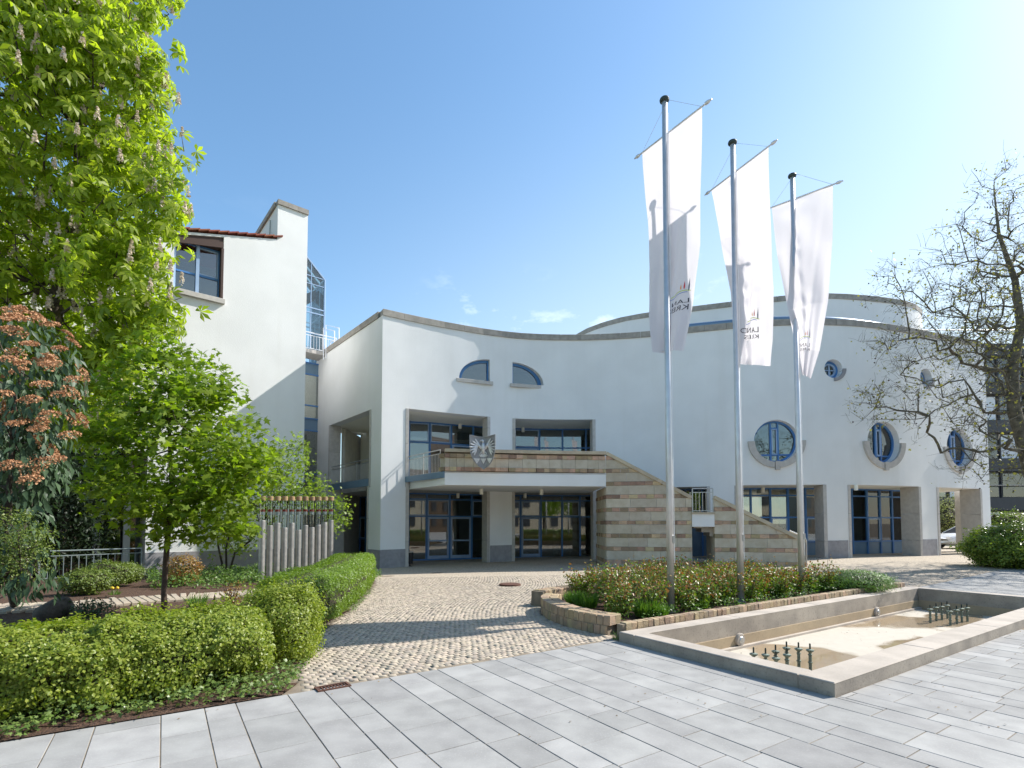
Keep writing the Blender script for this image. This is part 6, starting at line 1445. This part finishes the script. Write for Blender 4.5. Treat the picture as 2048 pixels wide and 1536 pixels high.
# ---- box shrubs, small plants, boulder
def bush(name, c, r, hz, n, leaf, m, label, cat, seed, grp=None, tm=LEAF, lump=.15, lift=.9, pn=2.0):
    rng = np.random.default_rng(seed); t = thing(name, (c[0], c[1], c[2] if len(c) > 2 else 0), label, cat, grp); d = rng.normal(0, 1, (n, 3)); d /= np.linalg.norm(d, axis=1)[:, None]
    nz = np.array([mnoise.noise(Vector(q * 2.2 + seed)) + .4*mnoise.noise(Vector(q * 6 + seed)) for q in d]); dn = d.copy(); d = d / (np.sum(np.abs(d) ** pn, axis=1) ** (1/pn))[:, None]; f = 1 - np.abs(rng.normal(0, .13, n)); f = np.where(rng.random(n) < .12, 1 + rng.random(n) * .16, f) * (1 + lump * 2 * nz); z0 = t.location.z
    P3 = np.stack([c[0] + d[:, 0]*r*f, c[1] + d[:, 1]*r*f, z0 + hz*.48 + d[:, 2]*hz*.52*f], 1); ok = P3[:, 2] > z0; P3, d = P3[ok], d[ok]; U, V, W = frames(len(P3), nrm=dn[ok] + np.array([0, 0, .5]), jit=.55, rng=rng)
    scatter('leaves', P3, U, V, W, rng.uniform(leaf*.6, leaf*1.3, len(P3)), tm, m, t)
    mb = MB(); 
    for k in range(9): a = k*.7; mb.tube([(c[0] + .05*math.cos(a), c[1] + .05*math.sin(a), z0), (c[0] + r*.45*math.cos(a), c[1] + r*.45*math.sin(a), z0 + hz*.45), (c[0] + r*.7*math.cos(a), c[1] + r*.7*math.sin(a), z0 + hz*.75)], [.015, .01, .004], 5)
    mb.build('stems', M['bark'], t)
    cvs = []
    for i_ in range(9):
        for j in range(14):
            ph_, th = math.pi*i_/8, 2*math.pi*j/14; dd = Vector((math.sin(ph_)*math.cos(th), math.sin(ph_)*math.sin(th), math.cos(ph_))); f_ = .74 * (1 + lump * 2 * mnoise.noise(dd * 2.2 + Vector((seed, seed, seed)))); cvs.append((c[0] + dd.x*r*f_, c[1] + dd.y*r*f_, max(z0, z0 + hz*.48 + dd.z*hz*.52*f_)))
    if n > 4000: MB().add(cvs, [(i_*14 + j, (i_+1)*14 + j, (i_+1)*14 + (j+1) % 14, i_*14 + (j+1) % 14) for i_ in range(8) for j in range(14)]).build('dark_core', M['hcore'], t)  # solid dark filler stands in for the shaded inside of the bush
    return t
for c_, r_, h_, n_ in (((G(562, 1318)), .46, .98, 22000),):
    bush('round_hedge', (c_.x, c_.y, 0), r_, h_, n_, .034, M['l_hedge'], 'rounded taller hedge bush at the bend between the front hedge and the clipped one', 'hedge', 2, lump=.13, pn=3.2)
for k, (px, py, r, h, lab) in enumerate(((172, 1186, .55, .62, 'low box shrub left of two in front of the dark railing'), (216, 1172, .62, .72, 'low box shrub right of two in front of the dark railing'), (252, 1166, .45, .6, 'small shrub at the foot of the white wing corner'))): p = G(px, py); bush('box_shrub', (p.x, p.y, 0), r, h, 5200, .05, M['l_box'], lab, 'shrub', 20 + k, 'box shrubs before the railing')
p = G(365, 1165); bush('reddish_shrub', (p.x, p.y, 0), .5, .85, 2600, .06, M['l_rose_red'], 'reddish tipped shrub beside the maple trunk against the white wall', 'shrub', 31)
p = G(462, 1212); bush('rose_seedling', (p.x, p.y, 0), .22, .52, 260, .05, M['l_rose_red'], 'small reddish seedling in the mulch right of the maple trunk', 'plant', 32, lump=.4)
p = G(180, 1236); bush('dark_seedling', (p.x, p.y, 0), .33, .38, 700, .05, M['l_vib'], 'dark leafy low plant in the mulch beside the boulder', 'plant', 33, lump=.4)
bl = G(92, 1240); rng = np.random.default_rng(2); bmv = []; nb, mb_ = 16, 9; V_ = []
for i_ in range(mb_ + 1):
    ph_ = math.pi * i_/mb_
    for j in range(nb):
        th = 2*math.pi*j/nb; d = Vector((math.sin(ph_)*math.cos(th), math.sin(ph_)*math.sin(th), math.cos(ph_))); q = 1 + .22 * mnoise.noise(d * 1.6 + Vector((4, 2, 1))) + .08*mnoise.noise(d*5)
        x = d.x * q; z = d.z * q; V_.append((bl.x + x*.33 + .06*z, bl.y + .15 + d.y*q*.26, .14 + z*.26 + .08*x))
F_ = [(i_*nb + j, (i_+1)*nb + j, (i_+1)*nb + (j+1) % nb, i_*nb + (j+1) % nb) for i_ in range(mb_) for j in range(nb)]
o = MB().add(V_, F_).build('boulder', M['boulder'], None, smooth=True, loc=(bl.x, bl.y + .15, 0)); tag(o, 'dark smooth boulder lying in the mulch beside the sett path', 'boulder')
rl_ = thing('dark_railing', G(180, 1150), 'dark steel railing in the shade before the recessed ground floor', 'railing'); ra = P(82, 1047, 17.0); rb = P(285, 1047, 19.2); ra.z = rb.z = 0
M['rail_grey'] = mat('grey_rail_paint', (.20, .24, .24), rough=.4); railing(rl_, ra, rb, -.05, .95, pitch=.2, post=1.8, mat_='rail_grey', r=.012)
# ---- grasses and bulbs
BLADE = ([(-.03, 0, 0), (.03, 0, 0), (.02, .6, .05), (-.02, .6, .05), (.004, 1, .22), (-.004, 1, .22)], [(0, 1, 2, 3), (3, 2, 4, 5)])
def tuft(name, c, r, h, n, m, label, cat, seed, grp=None, spread=.5, flowers=None):
    rng = np.random.default_rng(seed); t = thing(name, tuple(c), label, cat, grp); a = rng.uniform(0, 2*np.pi, n); q = np.sqrt(rng.random(n)) * r; P3 = np.stack([c[0] + np.cos(a)*q, c[1] + np.sin(a)*q, np.full(n, c[2])], 1)
    V = np.stack([np.cos(a)*spread*rng.random(n), np.sin(a)*spread*rng.random(n), np.ones(n)], 1); V /= np.linalg.norm(V, axis=1)[:, None]; R = rng.normal(0, 1, (n, 3)); U = np.cross(V, R); U /= np.linalg.norm(U, axis=1)[:, None]; W = np.cross(U, V)
    scatter('blades', P3, U, V, W, rng.uniform(h*.5, h*1.1, n), BLADE, m, t)
    if flowers:
        for (dx, dy, hh, fm_) in flowers:
            fp = Vector((c[0] + dx, c[1] + dy, c[2])); MB().tube([fp, fp + UP*hh], .004, 4).build('stem', M['l_grass'], t); MB().lathe(fp + UP*hh, [(.008, 0), (.028, .015), (.032, .035), (.02, .06), (.01, .062)], 8).build('flower', M[fm_], t)
    return t
bz_ = .15
g_ = [(1150, 1210, .14, .28, 'grassy green tuft at the near left tip of the rose bed'), (1172, 1214, .2, .30, 'wide grassy tuft left of the first roses'), (1290, 1232, .16, .3, 'iris like blades by the bed edging left of the near flagpole'), (1318, 1232, .14, .22, 'short green tuft just left of the near flagpole base'), (1395, 1215, .18, .22, 'green tuft right of the near flagpole base'),
      (1505, 1197, .14, .25, 'bright green plant just right of the middle flagpole base'), (1440, 1205, .16, .12, 'low green patch between the near and the middle flagpoles'), (1550, 1190, .2, .30, 'tall green blades left of the far flagpole'), (1628, 1180, .25, .25, 'green tuft right of the far flagpole base')]
for k, (px, py, r, h, lab) in enumerate(g_): p = G(px, py, bz_); tuft('grass_tuft', (p.x, p.y, bz_), r, h, 420, M['l_grass'], lab, 'plant', 50 + k, 'green tufts in the rose bed', .7)
for k, (px, py, fl, lab) in enumerate(((1215, 1222, 'f_red', 'red tulips beside the near end of the sett wall'), (1225, 1224, 'f_orange', 'orange red tulip clump just right of the red ones'), (1500, 1190, 'f_red', 'single bright pink red tulip right of the middle flagpole'), (1395, 1198, 'f_orange', 'orange tulips among the roses between two flagpoles'), (1568, 1172, 'f_yellow', 'yellow flower among the roses near the far flagpole'))):
    p = G(px, py, bz_); r_ = random.Random(k); tuft('tulip', (p.x, p.y, bz_), .06, .2, 30, M['l_grass'], lab, 'flower', 70 + k, None, .5, [(r_.uniform(-.08, .08), r_.uniform(-.06, .06), r_.uniform(.2, .32), fl) for _ in range(4 if k != 2 else 2)])
p = G(395, 1215); tuft('daffodil_clump', (p.x, p.y, .03), .15, .3, 120, M['l_grass'], 'clump of narrow green bulb leaves in the mulch right of the maple', 'plant', 80, None, .9)
p = G(228, 1192); tuft('pansy', (p.x, p.y, .03), .12, .12, 120, M['l_grass'], 'small yellow flowers in the mulch before the box shrubs', 'flower', 81, None, .9, [(dx, dy, .14, 'f_yellow') for dx, dy in ((-.06, 0), (.05, .03), (0, -.05), (.1, -.02))])
# ---- lavender-like bush at the right end of the bed
p = G(1712, 1180, .15); bush('lavender_bush', (p.x, p.y, .13), .78, .52, 9000, .05, M['l_lav'], 'low rounded green herb bush at the right end of the rose bed', 'shrub', 90, tm=([(-.10, 0, 0), (.10, 0, 0), (.05, 1, .1), (-.05, 1, .1)], [(0, 1, 2, 3)]), lump=.1)
cover('bed_greenery', [tuple(st(a, b)[:2]) for a, b in ((6.35, 6.2), (15.6, 6.2), (15.4, 6.9), (12.6, 7.5), (9, 7.1), (6.6, 7.0))], 5200, .22, .05, M['l_grass'], 'fresh low green leaves along the front of the rose bed', 'ground cover', 33, dens=-.2, zb=.13)
# ---- fallen leaves and petals on the paving and in the basin
rng = np.random.default_rng(77); X = rng.uniform(-4, 14, 2600); Y = rng.uniform(4.1, 15, 2600); S_ = X*pB.x + Y*pB.y; T_2 = X*pA.x + Y*pA.y
inb = (S_ > IS0 + .1) & (S_ < IS1 - .1) & (T_2 > IT0 + .1) & (T_2 < IT1 - .1); onf = (S_ > FS0 - .02) & (S_ < FS1 + .02) & (T_2 > FT0 - .02) & (T_2 < FT1 + .02); dn_ = np.array([mnoise.noise(Vector((a*.8, b*.8, 7))) for a, b in zip(X, Y)])
ok = (np.abs(X) < Y) & (inb | ~onf) & ~inpoly(GARDEN, X, Y) & ~inpoly([(a, b) for a, b in BED], X, Y) & ((dn_ > .12) | inb); X, Y, inb = X[ok], Y[ok], inb[ok]
Zl = np.where(inb, FZ + .006, gz(X, Y) + .008); Pn = np.stack([X, Y, Zl], 1); U, V, W = frames(len(Pn), nrm=np.tile(np.array([0, 0, 1.]), (len(Pn), 1)), jit=.18, rng=rng)
M['litter'] = leafmat('dry_leaf_bits', (.10, .06, .03), (.30, .22, .12), .05, .8, (1, 1, 1))
tag(scatter('fallen_leaves', Pn, U, V, W, rng.uniform(.010, .030, len(Pn)), LEAF, M['litter']), 'small dry leaves and petals scattered over the slabs and the basin floor', 'leaf litter', kind='stuff')
p = G(1236, 1279, 0); tuft('weed', (p.x, p.y, 0), .08, .14, 60, M['l_grass'], 'green weed growing where the sett wall meets the fountain corner', 'plant', 98, None, .9)
# ---- roses
rng = np.random.default_rng(12); spots = []
for _ in range(4000):
    x = rng.uniform(.8, 10); y = rng.uniform(8.4, 15.2)
    if not bool(inpoly([(a, b) for a, b in BED], x, y)): continue
    s_ = x*pB.x + y*pB.y; t_ = x*pA.x + y*pA.y
    if t_ < 6.5 or s_ > 13.6 or y < 9.3 - .0*x or (x < 1.6 and y < 10.6): continue
    if 1024 + FOC * x / y < 1150 + 60 * (y < 11.5): continue
    if any((x-a)**2 + (y-b)**2 < .44**2 for a, b in spots): continue
    if any((x - q.x)**2 + (y - q.y)**2 < .2**2 for q in (b1, b2, b3)): continue
    spots.append((x, y))
spots.sort(key=lambda q: q[1]); print('roses', len(spots))
def rose(c, seed, lab):
    rng = np.random.default_rng(seed); t = thing('rose_bush', (c[0], c[1], .14), lab, 'rose bush', 'rose bushes in the raised bed'); h = rng.uniform(.42, .68); mb = MB(); P3 = []; Q3 = []
    for k in range(11):
        a = rng.uniform(0, 6.28); l = rng.uniform(.1, .36); hh = h * rng.uniform(.6, 1.1); p0 = Vector((c[0], c[1], .14)); p2 = Vector((c[0] + l*math.cos(a), c[1] + l*math.sin(a), .14 + hh)); p1 = p0.lerp(p2, .5) + Vector((rng.normal(0, .04), rng.normal(0, .04), .03)); mb.tube([p0, p1, p2], [.008, .006, .003], 4, cap=False)
        for f in np.linspace(.25, 1, 13):
            q = p0.lerp(p2, float(f)); n_ = 4
            for _ in range(n_): z = q + Vector(rng.normal(0, .055, 3)); (Q3 if (f > .72 and rng.random() < .55) or rng.random() < .08 else P3).append(tuple(z))
    mb.build('canes', M['bark_red'], t)
    for nm, L3, m in (('leaves', P3, 'l_rose'), ('young_leaves', Q3, 'l_rose_red')):
        A3 = np.array(L3); U, V, W = frames(len(A3), nrm=np.tile(np.array([0, -.2, .8]), (len(A3), 1)), jit=.6, rng=rng); scatter(nm, A3, U, V, W, rng.uniform(.04, .078, len(A3)), LEAF, M[m], t)
    return t
def where(x, y):
    px = 1024 + FOC * x / y; k = min((abs(px - q), n) for q, n in ((1342, 'near'), (1482, 'middle'), (1604, 'far')))
    return px, k[1]
protos = [rose(spots[k], 200 + k, '') for k in range(min(6, len(spots)))]
seen = {}
allr = list(protos)
for i_, (x, y) in enumerate(spots[6:]):
    o = copy_tree(protos[i_ % 6]); o.location = (x, y, .14); o.rotation_euler = (0, 0, rng.uniform(0, 6.28)); s_ = rng.uniform(.85, 1.12); o.scale = (s_, s_, s_); allr.append(o)
for o in allr:
    px, near_ = where(o.location.x, o.location.y)
    zone = 'left of the near flagpole' if px < 1342 else 'between the near and middle flagpoles' if px < 1482 else 'between the middle and far flagpoles' if px < 1604 else 'right of the far flagpole'
    tt_ = o.location.x * pA.x + o.location.y * pA.y; row = 'in the front rows' if tt_ < 7.8 else 'in the middle rows' if tt_ < 9.2 else 'in the back rows'
    o['label'] = 'rose bush with reddish young leaves ' + row + ', ' + zone
# ---- plane tree at the right
pt_ = thing('plane_tree', (20.1, 20.2, 0), 'spreading plane tree with sparse spring leaves and hanging seed balls at the right edge', 'tree'); rng = np.random.default_rng(21); D0 = 19.5
E = ell([(1960, 560, 130, 150, D0), (2080, 560, 200, 260, D0 + 1), (1900, 680, 120, 110, D0), (1800, 790, 95, 60, D0 - .8), (1900, 830, 150, 70, D0 - .8), (1800, 580, 80, 50, D0 - .5), (1765, 560, 45, 35, D0 - .5), (1755, 800, 50, 45, D0 - 1), (1770, 680, 50, 40, D0 - .8), (1990, 400, 70, 90, D0), (2200, 700, 240, 300, D0 + 1), (1830, 680, 100, 60, D0 - .8), (1970, 930, 90, 45, D0 - 1), (1975, 720, 100, 120, D0), (2060, 900, 110, 80, D0 - 1)])
tg, _ = sample_ell(E, 1700, rng, .1, .55)
trunk = [(20.1, 20.2, .0)] + [tuple(P(x, y, d)) for x, y, d in ((2080, 1060, 20.2), (2070, 980, 20.2), (2050, 900, 20.1), (2028, 820, 20), (2024, 740, 20), (2042, 650, 20.1), (2030, 560, 20), (1998, 470, 19.8), (1988, 380, 19.8))]
sec = [P(2035, 900, 20), P(2030, 800, 20), P(2012, 700, 20)]
A, par, tips, chains = grow(trunk, tg, .32, .22, .07, .10, rng, order_from=(19.5, 20, 4.5)); R = wood('branches', A, par, tips, chains, M['plane_bark'], pt_, .0085, .44, .26, len(trunk), 1.25)
tw_ = A[np.array(tips)]
mbt = MB(); 
for k in rng.choice(len(tw_), 8500): p = Vector(tw_[k]) + Vector(rng.normal(0, .06, 3)); q = p + Vector(rng.normal(0, .24, 3)) + Vector((-.05, 0, .03)); mbt.tube([p, p.lerp(q, .5) + Vector(rng.normal(0, .03, 3)), q], [.006, .004, .003], 3, cap=False)
mbt.build('twigs', M['plane_bark'], pt_)
N_ = 7000; k_ = rng.choice(len(tw_), N_); lp_ = tw_[k_] + rng.normal(0, .24, (N_, 3)); U, V, W = frames(N_, nrm=np.tile(np.array([0, -.2, .6]), (N_, 1)), jit=.8, rng=rng); scatter('leaves', lp_, U, V, W, rng.uniform(.06, .125, N_), MAPLE, M['l_plane'], pt_)
N_ = 700; k_ = rng.choice(len(tw_), N_); bp = tw_[k_] + rng.normal(0, .15, (N_, 3)) - np.array([0, 0, .12]); oc = ([(1, 0, 0), (-1, 0, 0), (0, 1, 0), (0, -1, 0), (0, 0, 1), (0, 0, -1)], [(0, 2, 4), (2, 1, 4), (1, 3, 4), (3, 0, 4), (2, 0, 5), (1, 2, 5), (3, 1, 5), (0, 3, 5)])
U, V, W = frames(N_, rng=rng); tag(scatter('seed_balls', bp, U, V, W, .036, oc, M['bark'], pt_), kind='stuff')
# ---- right bush and background
p = G(2048, 1122, .1); bush('right_bush', (18.6, 19.6, .15), 1.45, 1.6, 22000, .085, M['l_bush'], 'dense leafy bush at the right edge below the plane tree', 'shrub', 95)
p = P(1898, 1047, 40); bush('flowering_bush', (p.x, p.y, .1), 1.9, 3.6, 9000, .12, M['l_forsythia'], 'pale yellow green spring bush behind the corner arch', 'shrub', 96, lump=.3, tm=LONG)
p = P(2010, 1047, 38); bush('dark_bush', (p.x, p.y, .1), 1.6, 2.6, 5000, .12, M['l_bush'], 'darker bush in front of the dark building at the right edge', 'shrub', 97, lump=.2)
# dark office block
ob = thing('dark_office_block', (52, 47, 0), 'dark clad office block with white blinds behind the plane tree', 'building')
MB().box((56, 56, 9), 44, 17, 18).build('core', M['darkclad'], ob)
for fl in range(5):
    z = .6 + fl * 3.5
    MB().box((56, 47.2, z + 2.95), 44, .5, 1.1).build('spandrel', M['darkclad'], ob)
    MB().tube([(34, 46.6, z + 4.6), (78, 46.6, z + 4.6)], .04, 6).build('rail', M['steel'], ob)
    for k in range(18):
        x = 34.6 + k * 2.4; o = MB().box((x + 1.1, 47.42, z + 1.15), 2.2, .12, 2.3).build('window', M['darkclad'], ob)
        MB().box((x + 1.1, 47.34, z + 1.15), 2.0, .03, 2.1).build('pane', M['glass'] if (k * 7 + fl) % 3 else M['blind'], o)
# ---- white cars
def car(loc, yaw, paint, label):
    t = thing('parked_car', loc, label, 'car', 'cars parked behind the building'); c, s_ = math.cos(yaw), math.sin(yaw); X = Vector((c, s_, 0)); Y = Vector((-s_, c, 0)); L0 = Vector(loc)
    def q(x, y, z): return L0 + X*x + Y*y + UP*z
    prof = [(-2.15, .35, .62, .66), (-2.05, .28, .72, .80), (-1.5, .25, .92, .87), (-1.0, .25, .98, .89), (0, .25, 1.0, .90), (1.2, .25, 1.0, .90), (1.9, .28, 1.0, .86), (2.12, .35, .9, .78)]
    mb = MB(); V_ = []; n_ = 10
    for (x, zb_, zt_, hw) in prof: V_ += [q(x, -hw, zb_ + .08), q(x, -hw*1.0, (zb_+zt_)/2), q(x, -hw*.97, zt_ - .08), q(x, -hw*.86, zt_), q(x, 0, zt_ + .03), q(x, hw*.86, zt_), q(x, hw*.97, zt_ - .08), q(x, hw, (zb_+zt_)/2), q(x, hw, zb_ + .08), q(x, 0, zb_)]
    m_ = len(prof); F_ = [(i_*n_ + k, i_*n_ + (k+1) % n_, (i_+1)*n_ + (k+1) % n_, (i_+1)*n_ + k) for i_ in range(m_-1) for k in range(n_)] + [tuple(range(n_)), tuple(range(m_*n_-1, (m_-1)*n_-1, -1))]
    mb.add(V_, F_).build('body', paint, t, smooth=True)
    cab = [(-1.15, .98, .80), (-.35, 1.40, .64), (.5, 1.46, .64), (1.25, 1.40, .62), (2.0, 1.0, .74)]; V_ = []
    for (x, z, hw) in cab: V_ += [q(x, -.82, .97), q(x, -hw - .02, z), q(x, hw + .02, z), q(x, .82, .97)]
    MB().add(V_, [(i_*4 + k, i_*4 + k + 1, (i_+1)*4 + k + 1, (i_+1)*4 + k) for i_ in range(4) for k in range(3)]).build('window_glass', M['black'], t)
    MB().prism([q(-.40, -.60, 1.41), q(.5, -.60, 1.47), q(1.28, -.60, 1.41), q(1.28, .60, 1.41), q(.5, .60, 1.47), q(-.40, .60, 1.41)], UP*.035).build('roof', paint, t)
    mb = MB()
    for sg in (-1, 1):
        for (a_, b_, za, zb2) in ((-1.15, -.35, .97, 1.42), (.35, .4, .97, 1.45), (1.25, 1.3, .97, 1.41), (1.95, 1.25, .99, 1.42)): mb.bar(q(a_, sg*.83, za), q(b_, sg*.66, zb2), .05, .04)
    mb.build('pillar', paint, t)
    for (x, sg) in ((-1.35, -1), (-1.35, 1), (1.35, -1), (1.35, 1)):
        w_ = MB().lathe(q(x, sg*.92, .31), [(.2, -.22), (.31, -.2), (.32, -.1), (.31, 0), (.2, .01)], 20, axis=Y*sg).build('wheel', M['tyre'], t); MB().lathe(q(x, sg*.932, .31), [(.19, 0), (.17, .015), (.04, .02)], 14, axis=Y*sg).build('rim', M['steel'], w_)
        MB().lathe(q(x, sg*.80, .34), [(.37, 0), (.37, .105)], 20, axis=Y*sg).build('wheel_arch', M['black'], t)
    for sg in (-1, 1):
        MB().box(q(-2.05, sg*.62, .70), .16, .30, .14, ax=X).build('headlight', M['white_metal'], t); MB().box(q(2.1, sg*.66, .82), .1, .22, .2, ax=X).build('tail_light', M['red'], t); MB().box(q(-.72, sg*.98, 1.0), .12, .2, .14, ax=X).build('mirror', paint, t)
p = P(1872, 1047, 34); p2 = P(1985, 1047, 31)
car((p.x + 2.2, p.y, .2), math.radians(4), M['carwhite'], 'white hatchback seen through the corner arch'); car((p2.x + 2.1, p2.y, .2), math.radians(2), M['carsilver'], 'silver car at the right edge, mostly behind the bush')
# ---- town behind the camera (seen mirrored in the windows)
bk = thing('opposite_house', (2, -32, 0), 'long beige plastered house across the square behind the viewer', 'building')
M['beige'] = mat('beige_plaster', (.58, .50, .37), (.52, .44, .33), scale=.5, rough=.9)
MB().box((2, -36, 4), 70, 9, 8).build('wall', M['beige'], bk); MB().prism([(-33.5, -31, 8), (-33.5, -41, 8), (-33.5, -36, 11.5)], (71, 0, 0)).build('roof', M['town_roof'], bk)
bh = thing('brick_house', (52, -30, 0), 'tall brown brick house across the square behind the viewer on the right', 'building')
MB().box((52, -36, 8.5), 44, 10, 17).build('wall', M['brick'], bh); MB().prism([(29.5, -30.8, 17), (29.5, -41.2, 17), (29.5, -36, 21)], (45, 0, 0)).build('roof', M['town_roof'], bh)
for fl in range(5):
    for k in range(12): MB().box((33 + k*3.4, -30.96, 2.2 + fl*3.2), 1.3, .1, 1.8).build('window', M['darkclad'], bh)
for fl in range(2):
    for k in range(20): MB().box((-30 + k*3.3, -31.46, 2.2 + fl*3.3), 1.2, .1, 1.7).build('window', M['darkclad'], bk)
for k, (x, y, s_) in enumerate(((-16, -16, 1.0), (9, -18, 1.1), (24, -15, 1.0), (-4, -21, .9))):
    t = thing('square_tree', (x, y, 0), ['leftmost round crowned tree on the square behind the viewer', 'tallest round crowned tree behind the viewer, third from the left', 'rightmost round crowned tree on the square behind the viewer', 'smallest round crowned tree farthest behind the viewer'][k], 'tree', 'trees on the square behind the viewer'); E = [(np.array([x, y, 5.5]), np.array([3.0*s_, 3.0*s_, 2.8*s_]))]
    N_ = 2500; lp_, ld = sample_ell(E, N_, rng, .5, .5); U, V, W = frames(N_, nrm=ld, jit=.5, rng=rng); scatter('leaves', lp_, U, V, W, rng.uniform(.3, .5, N_), LEAF, M['l_maple'], t); MB().tube([(x, y, -.1), (x, y, 5)], [.22, .14], 10).build('trunk', M['bark'], t)
for k, (x0_, x1_, y_) in enumerate(((-12, -2, -3.5), (5, 14, -5))):
    hedge('square_hedge', [Vector((x0_, y_, 0)), Vector(((x0_+x1_)/2, y_ - .1, 0)), Vector((x1_, y_, 0))], 1.1, 1.1, 3500, ('long' if k == 0 else 'shorter') + ' hedge on the square behind the viewer', M['l_hedge2'], .12, 60 + k, .05)
print('tris', sum(len(m.loops) - 2*len(m.polygons) for m in bpy.data.meshes))
